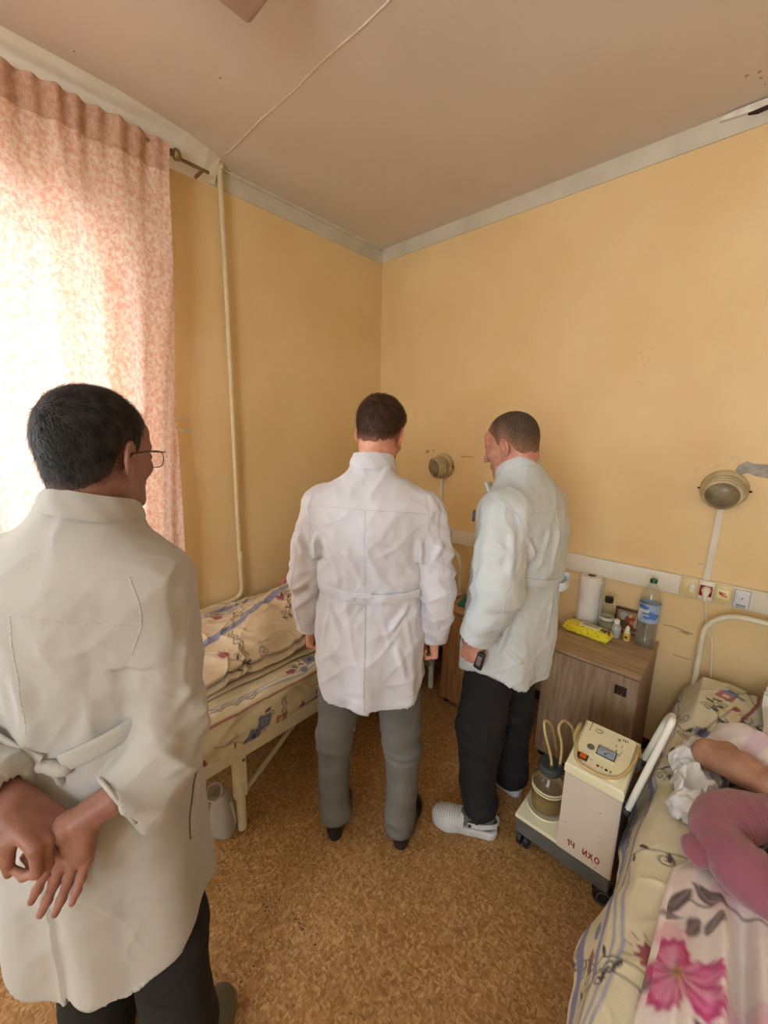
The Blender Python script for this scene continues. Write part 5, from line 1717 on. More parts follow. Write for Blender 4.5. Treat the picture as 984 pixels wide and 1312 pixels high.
# head end slopes down under the chin
Z = Z - 0.03 * np.clip((Y - 1.93) / 0.06, 0, 1)
Z = np.maximum(Z, 0.59 * ((X > 0.3) & (X < 0.56)))
# keep clear of the forearm and cushion: lower where they rest
rest = np.exp(-(((X - 0.12) / 0.14) ** 2 + ((Y - 1.38) / 0.16) ** 2) ** 2)
Z = Z * (1 - rest) + 0.535 * rest
Z = np.maximum(Z, 0.525)
P = np.stack([X, Y, Z], -1)
cols = cvF.sample((Y - 0.27).ravel() * 1.0, ((X + 0.02) * 1.0 + 0.05).ravel())
dv = link_mesh('duvet', P.reshape(-1, 3), grid_faces(nu, nv)[:, ::-1], M_PRINTF, None, smooth=180, cols=cols)
tag(dv, 'white duvet with large pink flowers and grey-brown leaves on the right bed', 'duvet')
# rolled hem along the left edge of the duvet
hem = [tuple(P[0, j] + np.array([0.004, 0, -0.006 + 0.002 * math.sin(j * 0.3)])) for j in range(0, nv, 4)]
hb2_ = MB().tube(hem, 0.012, 10)
hv = np.array(hb2_.V)
hb2_.build('rolled_hem', M_PRINTF, dv, smooth=180, cols=cvF.sample(hv[:, 1] - 0.27, hv[:, 0] + 0.03 + hv[:, 2] * 0.3 - 0.15))

# ============================================================ IMPLICIT-SURFACE MODELLER (numpy): bodies and clothes as single smooth skins
def _v(a):
    return np.asarray(a, np.float32)


def rotm(yaw=0.0, pitch=0.0, roll=0.0):
    """yaw about z (left positive), pitch about x (nose down negative), roll about y; local -> parent"""
    return np.array(Matrix.Rotation(yaw, 3, 'Z') @ Matrix.Rotation(pitch, 3, 'X') @ Matrix.Rotation(roll, 3, 'Y'), np.float32)


class Field:
    def __init__(s, lo, hi, h):
        s.lo, s.h = _v(lo), h
        s.n = np.ceil((_v(hi) - s.lo) / h).astype(int) + 1
        s.ax = [s.lo[i] + np.arange(s.n[i], dtype=np.float32) * h for i in range(3)]
        s.D = np.full(s.n, 0.25, np.float32)

    def blk(s, lo, hi):
        a = np.clip(np.floor((_v(lo) - s.lo) / s.h).astype(int), 0, s.n - 1)
        b = np.clip(np.ceil((_v(hi) - s.lo) / s.h).astype(int) + 1, 1, s.n)
        if (b <= a).any():
            return None
        sl = tuple(slice(a[i], b[i]) for i in range(3))
        X = s.ax[0][sl[0]][:, None, None]
        Y = s.ax[1][sl[1]][None, :, None]
        Z = s.ax[2][sl[2]][None, None, :]
        return sl, X, Y, Z

    def join(s, sl, d, k, sub=False):
        D = s.D[sl]
        if sub:
            d = -d
            if k > 0:
                h = np.clip(0.5 - 0.5 * (D - d) / k, 0, 1)
                s.D[sl] = D * (1 - h) + d * h + k * h * (1 - h)
            else:
                s.D[sl] = np.maximum(D, d)
        else:
            if k > 0:
                h = np.clip(0.5 + 0.5 * (D - d) / k, 0, 1)
                s.D[sl] = D * (1 - h) + d * h - k * h * (1 - h)
            else:
                s.D[sl] = np.minimum(D, d)

    def cone(s, a, b, ra, rb=None, k=0.01, sub=False, flat=(1, 1, 1)):
        rb = ra if rb is None else rb
        a, b = _v(a), _v(b)
        m = max(ra, rb) + k * 2 + 2 * s.h + 0.01
        q = s.blk(np.minimum(a, b) - m, np.maximum(a, b) + m)
        if q is None:
            return s
        sl, X, Y, Z = q
        d = b - a
        L = float(d @ d) + 1e-9
        t = np.clip(((X - a[0]) * d[0] + (Y - a[1]) * d[1] + (Z - a[2]) * d[2]) / L, 0, 1)
        dist = np.sqrt((X - a[0] - t * d[0]) ** 2 + (Y - a[1] - t * d[1]) ** 2 + (Z - a[2] - t * d[2]) ** 2) - (ra + (rb - ra) * t)
        s.join(sl, dist, k, sub)
        return s

    def chain(s, pts, rs, k=0.01, sub=False):
        for i in range(len(pts) - 1):
            s.cone(pts[i], pts[i + 1], rs[i], rs[i + 1], k, sub)
        return s

    def ell(s, c, r, R=None, k=0.01, sub=False):
        c, r = _v(c), _v(r)
        m = float(r.max()) + 2 * k + 2 * s.h + 0.01
        q = s.blk(c - m, c + m)
        if q is None:
            return s
        sl, X, Y, Z = q
        if R is not None:
            x = X - c[0]; y = Y - c[1]; z = Z - c[2]
            X_ = R[0][0] * x + R[1][0] * y + R[2][0] * z
            Y_ = R[0][1] * x + R[1][1] * y + R[2][1] * z
            Z_ = R[0][2] * x + R[1][2] * y + R[2][2] * z
        else:
            X_, Y_, Z_ = X - c[0], Y - c[1], Z - c[2]
        k0 = np.sqrt((X_ / r[0]) ** 2 + (Y_ / r[1]) ** 2 + (Z_ / r[2]) ** 2)
        k1 = np.sqrt((X_ / r[0] ** 2) ** 2 + (Y_ / r[1] ** 2) ** 2 + (Z_ / r[2] ** 2) ** 2) + 1e-6
        s.join(sl, np.where(k0 < 0.02, -float(r.min()), k0 * (k0 - 1) / k1), k, sub)
        return s

    def loft(s, sec, k=0.01, n=2.4, sub=False, zlo=None, zhi=None):
        """sec rows: z, cx, cy, rx, ry  (increasing z): superelliptic body; zlo/zhi clip"""
        S_ = np.array(sec, np.float32)
        z0 = S_[0, 0] if zlo is None else zlo
        z1 = S_[-1, 0] if zhi is None else zhi
        m = 0.02 + k
        lo = (float((S_[:, 1] - S_[:, 3]).min()) - m, float((S_[:, 2] - S_[:, 4]).min()) - m, z0 - m)
        hi = (float((S_[:, 1] + S_[:, 3]).max()) + m, float((S_[:, 2] + S_[:, 4]).max()) + m, z1 + m)
        q = s.blk(lo, hi)
        sl, X, Y, Z = q
        zz = Z[0, 0, :]
        # smooth interpolation of sections
        def ip(c):
            v = np.interp(zz, S_[:, 0], S_[:, c])
            w = max(1, int(0.02 / s.h))
            kk = np.ones(2 * w + 1) / (2 * w + 1)
            vp = np.r_[np.full(w, v[0]), v, np.full(w, v[-1])]
            return np.convolve(vp, kk, 'valid').astype(np.float32)[None, None, :]
        cx, cy, rx, ry = ip(1), ip(2), ip(3), ip(4)
        e = ((np.abs(X - cx) / rx) ** n + (np.abs(Y - cy) / ry) ** n) ** (1 / n)
        d = (e - 1) * np.minimum(rx, ry) * 0.95
        d = np.maximum(d, np.maximum(z0 - Z, Z - z1))
        s.join(sl, d, k, sub)
        return s

    def cut(s, p, nrm, lo=None, hi=None):
        """remove what lies on the side nrm points to, inside the box lo..hi"""
        q = s.blk(lo if lo is not None else s.lo, hi if hi is not None else s.lo + s.n * s.h)
        sl, X, Y, Z = q
        nrm = _v(nrm) / np.linalg.norm(nrm)
        d = (X - p[0]) * nrm[0] + (Y - p[1]) * nrm[1] + (Z - p[2]) * nrm[2]
        s.D[sl] = np.maximum(s.D[sl], d)
        return s

    def mesh(s, smooth=1):
        D = s.D
        D[0], D[-1] = np.maximum(D[0], 0.01), np.maximum(D[-1], 0.01)
        D[:, 0], D[:, -1] = np.maximum(D[:, 0], 0.01), np.maximum(D[:, -1], 0.01)
        D[:, :, 0], D[:, :, -1] = np.maximum(D[:, :, 0], 0.01), np.maximum(D[:, :, -1], 0.01)
        S_ = D < 0
        nx, ny, nz = D.shape
        cid, pos, quads = [], [], []
        strd = np.array([ny * nz, nz, 1])
        for ax in range(3):
            a = [slice(None)] * 3; b = [slice(None)] * 3
            a[ax] = slice(0, -1); b[ax] = slice(1, None)
            A, B = S_[tuple(a)], S_[tuple(b)]
            I = np.stack(np.nonzero(A != B), -1)
            if len(I) == 0:
                continue
            J = I.copy(); J[:, ax] += 1
            d0 = D[tuple(I.T)]; d1 = D[tuple(J.T)]
            t = d0 / (d0 - d1)
            P = I.astype(np.float32); P[:, ax] += t
            flip = A[tuple(I.T)]
            o1, o2 = (ax + 1) % 3, (ax + 2) % 3
            f = I @ strd
            c00, c10, c11, c01 = f, f - strd[o1], f - strd[o1] - strd[o2], f - strd[o2]
            Q = np.stack([c00, c10, c11, c01], -1)
            Q[~flip] = Q[~flip][:, ::-1]
            quads.append(Q)
            cid.append(Q.ravel())
            pos.append(np.repeat(P, 4, axis=0))
        C = np.concatenate(cid); Pp = np.concatenate(pos); Q = np.concatenate(quads)
        uq, inv = np.unique(C, return_inverse=True)
        cnt = np.bincount(inv)
        V = np.stack([np.bincount(inv, Pp[:, i]) / cnt for i in range(3)], -1)
        V = V * s.h + s.lo
        Fq = inv.reshape(-1, 4)
        for _ in range(smooth):
            V = relax(V, Fq, 0.5)
        return V, Fq


def relax(V, Fq, w=0.5):
    e = np.concatenate([Fq[:, [0, 1]], Fq[:, [1, 2]], Fq[:, [2, 3]], Fq[:, [3, 0]]])
    n = len(V)
    cnt = np.bincount(e[:, 0], minlength=n) + np.bincount(e[:, 1], minlength=n)
    S_ = np.stack([np.bincount(e[:, 0], V[e[:, 1], i], n) + np.bincount(e[:, 1], V[e[:, 0], i], n) for i in range(3)], -1)
    return V * (1 - w) + w * S_ / np.maximum(cnt, 1)[:, None]


def vnormals(V, Fq):
    fn = np.cross(V[Fq[:, 2]] - V[Fq[:, 0]], V[Fq[:, 3]] - V[Fq[:, 1]])
    N_ = np.stack([sum(np.bincount(Fq[:, c], fn[:, i], len(V)) for c in range(4)) for i in range(3)], -1)
    return N_ / np.maximum(np.linalg.norm(N_, axis=1, keepdims=True), 1e-9)


def merge(parts):
    Vs, Fs, off = [], [], 0
    for V, F_ in parts:
        Vs.append(V); Fs.append(F_ + off); off += len(V)
    return np.concatenate(Vs), np.concatenate(Fs)


def folds(P, segs):
    """sum of crease ridges; seg = (a, b, height, width)"""
    out = np.zeros(len(P))
    for a, b, amp, w in segs:
        a = np.array(a, float); b = np.array(b, float)
        d = b - a
        tt = ((P - a) @ d) / (d @ d)
        t = np.clip(tt, 0, 1)
        dist = np.linalg.norm(P - a - t[:, None] * d, axis=1)
        tp = np.clip(t * 4, 0, 1) * np.clip((1 - t) * 3, 0, 1)
        tp = tp * tp * (3 - 2 * tp)
        q = dist / w
        out += amp * tp * (1.5 * np.exp(-q * q) - 0.75 * np.exp(-(q / 1.9) ** 2))
    return out


def frame_place(root_xy, deg, scale=1.0):
    a = math.radians(deg)
    return (root_xy[0], root_xy[1], 0.0), a


class Surf:
    """ray projection onto a mesh given by arrays, for seams, belts and pockets"""
    def __init__(s, V, Fq):
        s.bvh = BVHTree.FromPolygons(V.tolist(), Fq.tolist())

    def hit(s, o, d):
        r = s.bvh.ray_cast(Vector(o), Vector(d).normalized(), 5.0)
        return (None, None) if r[0] is None else (np.array(r[0]), np.array(r[1]))

    def near(s, p):
        r = s.bvh.find_nearest(Vector(p))
        return np.array(r[0]), np.array(r[1])


def ribbon(surf, pts, width, thick, wd=None, ctr=None, lift=0.0, dirs=None, closed=False, rows=4):
    """a strip lying on the surface; pts are rough points near it, each snapped; width across the path"""
    P = [np.array(p, float) for p in pts]
    n = len(P)
    base, nor = [], []
    for i, p in enumerate(P):
        if dirs is not None:
            h, nn = surf.hit(p, dirs if not callable(dirs) else dirs(p))
            if h is None:
                h, nn = surf.near(p)
        else:
            h, nn = surf.near(p)
        base.append(h); nor.append(nn)
    B = np.array(base); Nn = np.array(nor)
    for _ in range(2):
        Nn[1:-1] = (Nn[:-2] + Nn[1:-1] * 2 + Nn[2:])
        Nn /= np.linalg.norm(Nn, axis=1, keepdims=True)
    V, Fq = [], []
    for i in range(n):
        t = B[min(i + 1, n - 1)] - B[max(i - 1, 0)]
        t /= np.linalg.norm(t) + 1e-9
        w = np.cross(Nn[i], t); w /= np.linalg.norm(w) + 1e-9
        top, bot = [], []
        for j in range(rows + 1):
            f = j / rows * 2 - 1
            q = B[i] + w * width / 2 * f
            if dirs is not None:
                dd = dirs if not callable(dirs) else dirs(q)
                dd = np.array(dd) / np.linalg.norm(dd)
                h, _n = surf.hit(q - dd * 0.06, dd)
                if h is None or np.linalg.norm(h - q) > 0.05:
                    h = q
            else:
                h, _n = surf.near(q)
            e = 1 - abs(f) ** 6 * 0.6
            top.append(h + Nn[i] * (lift + thick * e)); bot.append(h + Nn[i] * (lift - 0.002))
        V += top + bot[::-1]
    m = 2 * (rows + 1)
    for i in range(n - 1):
        for j in range(m):
            k = (j + 1) % m
            Fq.append((i * m + j, (i + 1) * m + j, (i + 1) * m + k, i * m + k))
    Fq.append(tuple(range(m))); Fq.append(tuple((n - 1) * m + j for j in range(m - 1, -1, -1)))
    return V, Fq


def seam(surf, pts, name, m, parent, width=0.004, thick=0.0010, dirs=None, step=0.008):
    d = np.array(pts, float)
    L = np.r_[0, np.cumsum(np.linalg.norm(np.diff(d, axis=0), axis=1))]
    k = max(4, int(L[-1] / step))
    q = np.linspace(0, L[-1], k)
    P = np.stack([np.interp(q, L, d[:, i]) for i in range(3)], -1)
    V, Fq = ribbon(surf, P, width, thick, dirs=dirs, rows=2 if width < 0.012 else 5)
    return link_mesh(name, V, Fq, m, parent, smooth=50)


# ------------------------------------------------------------ head and hands
def head_field(f, H, fat=1.0, neck_to=None, neck_r=(0.056, 0.062), ears=True, jaw=1.0):
    """add a head to field f. H: 4x4 head frame (origin between the ears, y forward)"""
    R = np.array(H.to_3x3(), np.float32)
    o = np.array(H.translation, np.float32)

    def W(p):
        return R @ _v(p) + o
    f.ell(W((0, -0.014, 0.036)), (0.0735 * fat, 0.094, 0.086), R, 0.0)
    f.ell(W((0, -0.035, 0.015)), (0.070 * fat, 0.070, 0.075), R, 0.02)
    f.ell(W((0, 0.030, -0.026)), (0.060 * fat, 0.060, 0.084), R, 0.03)
    f.ell(W((0, 0.036, -0.074)), (0.047 * fat * jaw, 0.046, 0.036), R, 0.025)
    for sx in (-1, 1):
        f.cone(W((sx * 0.052 * fat * jaw, -0.004, -0.055)), W((sx * 0.020, 0.072, -0.096)), 0.017, 0.014, 0.025)
        f.ell(W((sx * 0.040 * fat, 0.064, -0.022)), (0.022, 0.020, 0.020), R, 0.02)
    f.ell(W((0, 0.079, -0.098)), (0.020, 0.016, 0.016), R, 0.014)
    f.cone(W((-0.034, 0.080, 0.020)), W((0.034, 0.080, 0.020)), 0.011, 0.011, 0.014)
    f.ell(W((0, 0.072, 0.050)), (0.045, 0.020, 0.030), R, 0.02)
    for sx in (-1, 1):
        f.ell(W((sx * 0.031, 0.100, 0.000)), (0.015, 0.015, 0.012), R, 0.010, sub=True)
        f.ell(W((sx * 0.031, 0.0825, 0.000)), (0.0135, 0.0115, 0.011), R, 0.003)
    f.cone(W((0, 0.092, 0.012)), W((0, 0.114, -0.028)), 0.0075, 0.0105, 0.010)
    for sx in (-1, 1):
        f.ell(W((sx * 0.0115, 0.104, -0.033)), (0.0065, 0.008, 0.006), R, 0.005)
    f.cone(W((-0.019, 0.086, -0.057)), W((0.019, 0.086, -0.057)), 0.008, 0.008, 0.006)
    f.cone(W((-0.015, 0.086, -0.068)), W((0.015, 0.086, -0.068)), 0.008, 0.008, 0.005)
    f.cone(W((-0.022, 0.102, -0.0625)), W((0.022, 0.102, -0.0625)), 0.0035, 0.0035, 0.003, sub=True)
    if neck_to is not None:
        n0 = W((0, -0.030, -0.050))
        f.cone(n0, neck_to, neck_r[0], neck_r[1], 0.03)
        # throat
        f.cone(W((0, 0.010, -0.080)), _v(neck_to) + (n0 - _v(neck_to)) * 0.3 + R @ _v((0, 0.02, 0)), 0.038, 0.045, 0.03)
    pre = f.D.copy()
    if ears:
        for sx in (-1, 1):
            E = R @ rotm(sx * 0.45, -0.10, 0)
            c = W((sx * 0.079 * fat, -0.006, -0.006))
            f.ell(c, (0.0055, 0.019, 0.031), E, 0.006)
            f.ell(c + E @ _v((0, 0.004, -0.022)), (0.006, 0.011, 0.012), E, 0.005)
            f.ell(c + E @ _v((sx * 0.006, 0.003, 0.003)), (0.0045, 0.011, 0.017), E, 0.003, sub=True)
            # rolled rim
            q = [E @ _v((sx * 0.002, 0.018 * math.cos(t), 0.002 + 0.029 * math.sin(t))) + c for t in (0.4, 0.9, 1.57, 2.2, 2.8, 3.4, 4.0)]
            for a, b in zip(q, q[1:]):
                f.cone(a, b, 0.0042, 0.0042, 0.003)
    return pre


def hand_field(f, wrist, d, nrm, thumb_side, curls, thumb, scale=1.0, spread=0.0, palm_k=0.012, kf=0.004):
    """wrist: origin; d towards the fingers; nrm: way the palm faces; thumb_side: unit side vector.
    curls: 4 x 3 joint angles in radians (index..little); thumb: list of 3 points (offsets in d, side, nrm)"""
    d, nrm, sd = [np.array(a, float) / np.linalg.norm(a) for a in (d, nrm, thumb_side)]
    sd = sd - d * (sd @ d); sd /= np.linalg.norm(sd)
    nrm = np.cross(d, sd) * (1 if np.cross(d, sd) @ nrm > 0 else -1)
    w = np.array(wrist, float)
    S_ = scale

    def P(a, b, c):
        return w + (d * a + sd * b + nrm * c) * S_
    side = (0.031, 0.0105, -0.0100, -0.0295)
    kn = (0.094, 0.098, 0.092, 0.082)
    lens = ((0.045, 0.027, 0.021), (0.049, 0.031, 0.022), (0.045, 0.029, 0.021), (0.036, 0.021, 0.018))
    rad = ((0.0098, 0.0088, 0.0080, 0.0066), (0.0100, 0.0090, 0.0082, 0.0068), (0.0094, 0.0084, 0.0078, 0.0064), (0.0084, 0.0075, 0.0068, 0.0056))
    # metacarpals
    for i in range(4):
        f.cone(P(0.006, side[i] * 0.62, 0), P(kn[i], side[i], 0), 0.0155 * S_, 0.0118 * S_, palm_k)
    f.cone(P(0.02, 0.018, 0.006), P(0.075, -0.014, 0.004), 0.015 * S_, 0.012 * S_, palm_k)
    f.cone(P(0.02, -0.022, 0.008), P(0.06, -0.026, 0.006), 0.014 * S_, 0.011 * S_, palm_k)
    for i in range(4):
        p = P(kn[i], side[i], 0)
        ang = 0.0
        lat = spread * (1.5 - i)
        r = rad[i]
        for j in range(3):
            ang += curls[i][j]
            dv = (d * math.cos(ang) + nrm * math.sin(ang)) * math.cos(lat) + sd * math.sin(lat)
            q = p + dv * lens[i][j] * S_
            f.cone(p, q, r[j] * S_, r[j + 1] * S_, kf if j else 0.007)
            if j < 2:
                f.cone(q - sd * 0.0005, q + sd * 0.0005, r[j + 1] * 1.06 * S_, r[j + 1] * 1.06 * S_, 0.003)
            p = q
    tp = [P(*t) for t in thumb]
    f.cone(P(0.018, 0.020, 0.004), tp[0], 0.019 * S_, 0.0150 * S_, 0.012)
    f.cone(tp[0], tp[1], 0.0135 * S_, 0.0105 * S_, 0.008)
    f.cone(tp[1], tp[2], 0.0108 * S_, 0.0082 * S_, 0.004)


def nails(wrist, d, nrm, thumb_side, curls, scale=1.0):
    return None


# ------------------------------------------------------------ shared materials for people
def skin_material(name):
    m = mat(name, (255, 255, 255), (232, 224, 220), scale=34, rough=0.48, vcol=True, bump=0.12, bscale=260, sss=0.08)
    return m


M_SKIN = skin_material('skin')
M_COAT = mat('white_cotton_coat', (209, 208, 215), (201, 201, 208), scale=3, rough=0.75, bump=0.10, bscale=420, sheen=0.15)
M_COAT_SHADED = mat('shaded_white_cotton_coat', (178, 174, 167), (169, 165, 159), scale=3, rough=0.8, bump=0.10, bscale=420, sheen=0.15)  # white coat greyed: the shade on the near man's back is in this colour
M_COATR = mat('cool_white_cotton_coat', (200, 206, 207), (192, 199, 201), scale=3, rough=0.75, bump=0.10, bscale=420, sheen=0.15)
M_SEAM = mat('white_seam', (208, 210, 214), (184, 187, 192), scale=260, rough=0.8, bump=0.5, bscale=300)
M_BTN = mat('grey_white_button', (188, 190, 196), rough=0.3)


def skin_cols(V, base, redder=None):
    n = vnoise(V * 26) * 0.5 + vnoise(V * 70) * 0.3
    b = np.array(lin(base))
    r = np.array(lin(redder or (base[0] * 0.93, base[1] * 0.78, base[2] * 0.75)))
    t = np.clip(0.35 + 0.5 * n, 0, 1)[:, None]
    return b * (1 - t) + r * t


def strands(V, Nn, count, L, wd, flow, seed, jit=0.35, lift=0.25, keep=None, droop=0.0):
    """short hair blades rooted on the hair cap"""
    rg = np.random.RandomState(seed)
    idx = np.arange(len(V)) if keep is None else np.nonzero(keep)[0]
    idx = idx[rg.randint(0, len(idx), count)]
    p = V[idx] + rg.normal(0, 0.0012, (count, 3)); nn = Nn[idx]
    fl = flow(p) + rg.normal(0, jit, (count, 3))
    fl = fl - nn * (fl * nn).sum(1)[:, None]
    fl /= np.linalg.norm(fl, axis=1)[:, None] + 1e-9
    ln = L * rg.uniform(0.55, 1.25, count)[:, None]
    w = np.cross(nn, fl) * wd / 2
    seg = 4
    VV, FF = [], []
    for s in range(seg + 1):
        t = s / seg
        c = p + fl * ln * t + nn * ln * (lift * t - (lift * 0.75 + droop) * t * t) - nn * 0.001
        ww = w * (1 - t) ** 0.6 if s < seg else w * 0.05
        VV.append(c - ww); VV.append(c + ww)
    A = np.stack(VV, 1).reshape(-1, 3)
    k = 2 * (seg + 1)
    base = np.arange(count)[:, None] * k
    for s in range(seg):
        FF.append(base + np.array([[2 * s, 2 * s + 1, 2 * s + 3, 2 * s + 2]]))
    return A, np.concatenate(FF)


def collar(root, c, rx, ry, h, tilt, m=M_COAT, gap=0.5, flare=0.004, name='collar', thick=0.0035, drop=0.0):
    """stand-up collar, open at the front; c: centre of its foot; tilt: 3x3 rotation"""
    n, k = 72, 7
    V = []
    for side in (0, 1):
        for i in range(n):
            a = PI / 2 + gap / 2 + (2 * PI - gap) * i / (n - 1)
            for j in range(k):
                f = j / (k - 1)
                off = (thick if side == 0 else 0.0)
                bulge = 0.006 * math.sin(PI * f) if side == 0 else 0.005 * math.sin(PI * f)
                rr_x = rx + off + flare * (1 - f) * 2 + bulge
                rr_y = ry + off + flare * (1 - f) * 2 + bulge
                zz = h * f * (1 - 0.25 * max(0, math.sin(a))) - drop * max(0, math.sin(a))
                wv = 0.0012 * math.sin(a * 9 + j)
                p = np.array([(rr_x + wv) * math.cos(a), (rr_y + wv) * math.sin(a), zz])
                V.append(tuple(tilt @ p + np.array(c)))
    Fq = []
    off = n * k
    for i in range(n - 1):
        for j in range(k - 1):
            a = i * k + j
            Fq.append((a, a + k, a + k + 1, a + 1))
            b = off + a
            Fq.append((b, b + 1, b + k + 1, b + k))
    for i in range(n - 1):
        a = i * k + k - 1
        Fq.append((a, a + k, off + a + k, off + a))
        a = i * k
        Fq.append((a, off + a, off + a + k, a + k))
    for i in (0, n - 1):
        for j in range(k - 1):
            a = i * k + j
            Fq.append((a, a + 1, off + a + 1, off + a) if i == 0 else (a, off + a, off + a + 1, a + 1))
    return link_mesh(name, V, Fq, m, root, smooth=50)


def hairmap(y, table):
    ys, zs = zip(*table)
    return np.interp(y, ys, zs)


def add_head_parts(root, H, f, pre, cols_fn, hair_c, hair_c2, top_t, zb_table, strand_n, strand_L, strand_w, flow, seed, bald=None, tmin=0.0, skin=None, fade_h=0.07, lift=0.35):
    """hair cap from the inflated head field (before ears) plus blades of hair"""
    R = np.array(H.to_3x3(), np.float32); o = np.array(H.translation, np.float32)
    g = Field.__new__(Field)
    g.lo, g.h, g.n, g.ax = f.lo, f.h, f.n, f.ax
    X = f.ax[0][:, None, None] - o[0]; Y = f.ax[1][None, :, None] - o[1]; Z = f.ax[2][None, None, :] - o[2]
    hx = R[0][0] * X + R[1][0] * Y + R[2][0] * Z
    hy = R[0][1] * X + R[1][1] * Y + R[2][1] * Z
    hz = R[0][2] * X + R[1][2] * Y + R[2][2] * Z
    zb = np.interp(hy, [t[0] for t in zb_table], [t[1] for t in zb_table]).astype(np.float32)
    zb = zb + 0.010 * np.exp(-(hx / 0.03) ** 2) * (hy < -0.05) * -1.0 * 0.3
    t = np.clip((hz - zb) / 0.035, -0.3, 1)
    amt = tmin + (top_t - tmin) * np.clip((hz - 0.0) / 0.07, 0.0, 1)
    th = np.where(t > 0, amt * np.sqrt(np.clip(t, 0, 1)) + 0.0006, t * 0.05)
    if bald is not None:
        th = bald(hx, hy, hz, th)
    g.D = pre - th.astype(np.float32)
    far = hz < -0.085
    g.D[far] = 0.05
    V, Fq = g.mesh(1)
    Nn = vnormals(V, Fq)
    L = (V - o) @ R
    msk = L[:, 2] > np.interp(L[:, 1], [t_[0] for t_ in zb_table], [t_[1] for t_ in zb_table]) - 0.006
    # keep only the visible cap
    fk = msk[Fq].all(1)
    used = np.unique(Fq[fk]); remap = -np.ones(len(V), int); remap[used] = np.arange(len(used))
    Vc, Fc_, Nc = V[used], remap[Fq[fk]], Nn[used]
    disp = 0.0012 * vnoise(((Vc - o) @ R) * np.array([160, 50, 50])) + 0.0016 * vnoise(((Vc - o) @ R) * np.array([50, 18, 18]))
    Vc = Vc + Nc * disp[:, None] * min(1.0, top_t / 0.008)
    hm = mat('hair_%d_%d' % (hair_c[0], seed), hair_c, hair_c2, scale=40, rough=0.5, stretch=(1, 1, 1), bump=0.5, bscale=300, spec=0.3)
    cm = mat('hair_cap', (255, 255, 255), (190, 184, 180), scale=260, rough=0.6, vcol=True, bump=0.6, bscale=700, spec=0.25)
    Lc = (Vc - o) @ R
    zbv = np.interp(Lc[:, 1], [t_[0] for t_ in zb_table], [t_[1] for t_ in zb_table])
    g_ = np.clip((Lc[:, 2] - zbv) / fade_h, 0, 1)
    g_ = np.clip(g_ ** 0.8 + 0.15 * vnoise(Lc * 120) * (g_ < 0.95), 0, 1)[:, None]
    sk = np.array(lin(skin)) if skin is not None else np.array(lin(hair_c))
    cap = link_mesh('hair', Vc, Fc_, cm, root, smooth=180, cols=sk * (1 - g_) + np.array(lin(hair_c)) * g_)
    keep = Lc[:, 2] > zbv + fade_h * 0.45
    if strand_n:
        A, B = strands(Vc, Nc, strand_n, strand_L, strand_w, lambda p: flow((p - o) @ R) @ R.T, seed, keep=keep, lift=lift)
        so = link_mesh('hair_strands', A, B, hm, cap, smooth=180)
        so['kind'] = 'stuff'
    return cap


def eyes(root, H):
    R = H.to_3x3(); o = H.translation
    for sx in (-1, 1):
        c = o + R @ Vector((sx * 0.031, 0.0845, 0.000))
        RX = R @ Matrix.Rotation(-PI / 2, 3, 'X')
        e = MB().lathe([(0, -0.011), (0.006, -0.0092), (0.0105, -0.003), (0.0105, 0.003), (0.006, 0.0092), (0, 0.011)], c, n=16, rot=RX).build('eye', mat('eye_white', (226, 220, 212), rough=0.2), root)
        MB().lathe([(0.0052, 0.0092), (0.004, 0.0106), (0.0, 0.0113)], c, n=14, rot=RX).build('iris', mat('iris_brown', (70, 50, 36), rough=0.15), e)

# ============================================================ PEOPLE
def trousers(root, legs, waist, m, seed=0, h=0.008, hipr=(0.155, 0.115), k=0.012, seg=None, name='trousers'):
    """legs: per leg list of (point, radius); waist: centre of the hips"""
    pts = np.array([p for lg in legs for p, r in lg])
    lo = np.minimum(pts.min(0), np.array(waist) - 0.2) - 0.15; hi = np.maximum(pts.max(0), np.array(waist) + 0.15) + 0.12
    lo[2] = max(-0.02, lo[2])
    f = Field(lo, hi, h)
    f.ell(waist, (hipr[0], hipr[1], 0.13), None, 0)
    for lg in legs:
        f.chain([p for p, r in lg], [r for p, r in lg], k)
    for lg in legs:
        (p0, r0), (p1, r1) = lg[-2], lg[-1]
        d = np.array(p1) - np.array(p0); d /= np.linalg.norm(d)
        f.cut(p1, d, np.array(p1) - r1 * 1.6, np.array(p1) + r1 * 1.6)
    V, Fq = f.mesh(2)
    Nn = vnormals(V, Fq)
    disp = np.zeros(len(V))
    # creases behind the knee and bunching at the ankle
    for lg in legs:
        kz = lg[2][0][2]
        P = np.array([V[:, 0] * 6 + seed, V[:, 1] * 6, V[:, 2] * 30]).T
        disp += 0.5 * 0.011 * ridged(P) * np.exp(-((V[:, 2] - kz) / 0.10) ** 2)
        az = lg[-1][0][2] + 0.05
        disp += 0.5 * 0.013 * ridged(np.array([V[:, 0] * 9 + seed, V[:, 1] * 9, V[:, 2] * 18]).T) * np.exp(-((V[:, 2] - az) / 0.07) ** 2)
    disp += 0.004 * ridged(np.array([V[:, 0] * 9 + 3, V[:, 1] * 9 + seed, V[:, 2] * 3]).T)
    if seg:
        disp += folds(V, seg)
    disp = disp * (1 - 0.9 * (Nn[:, 2] < -0.6))
    V = V + Nn * disp[:, None]
    V[:, 2] = np.maximum(V[:, 2], 0.004)
    return link_mesh(name, V, Fq, m, root, smooth=180)


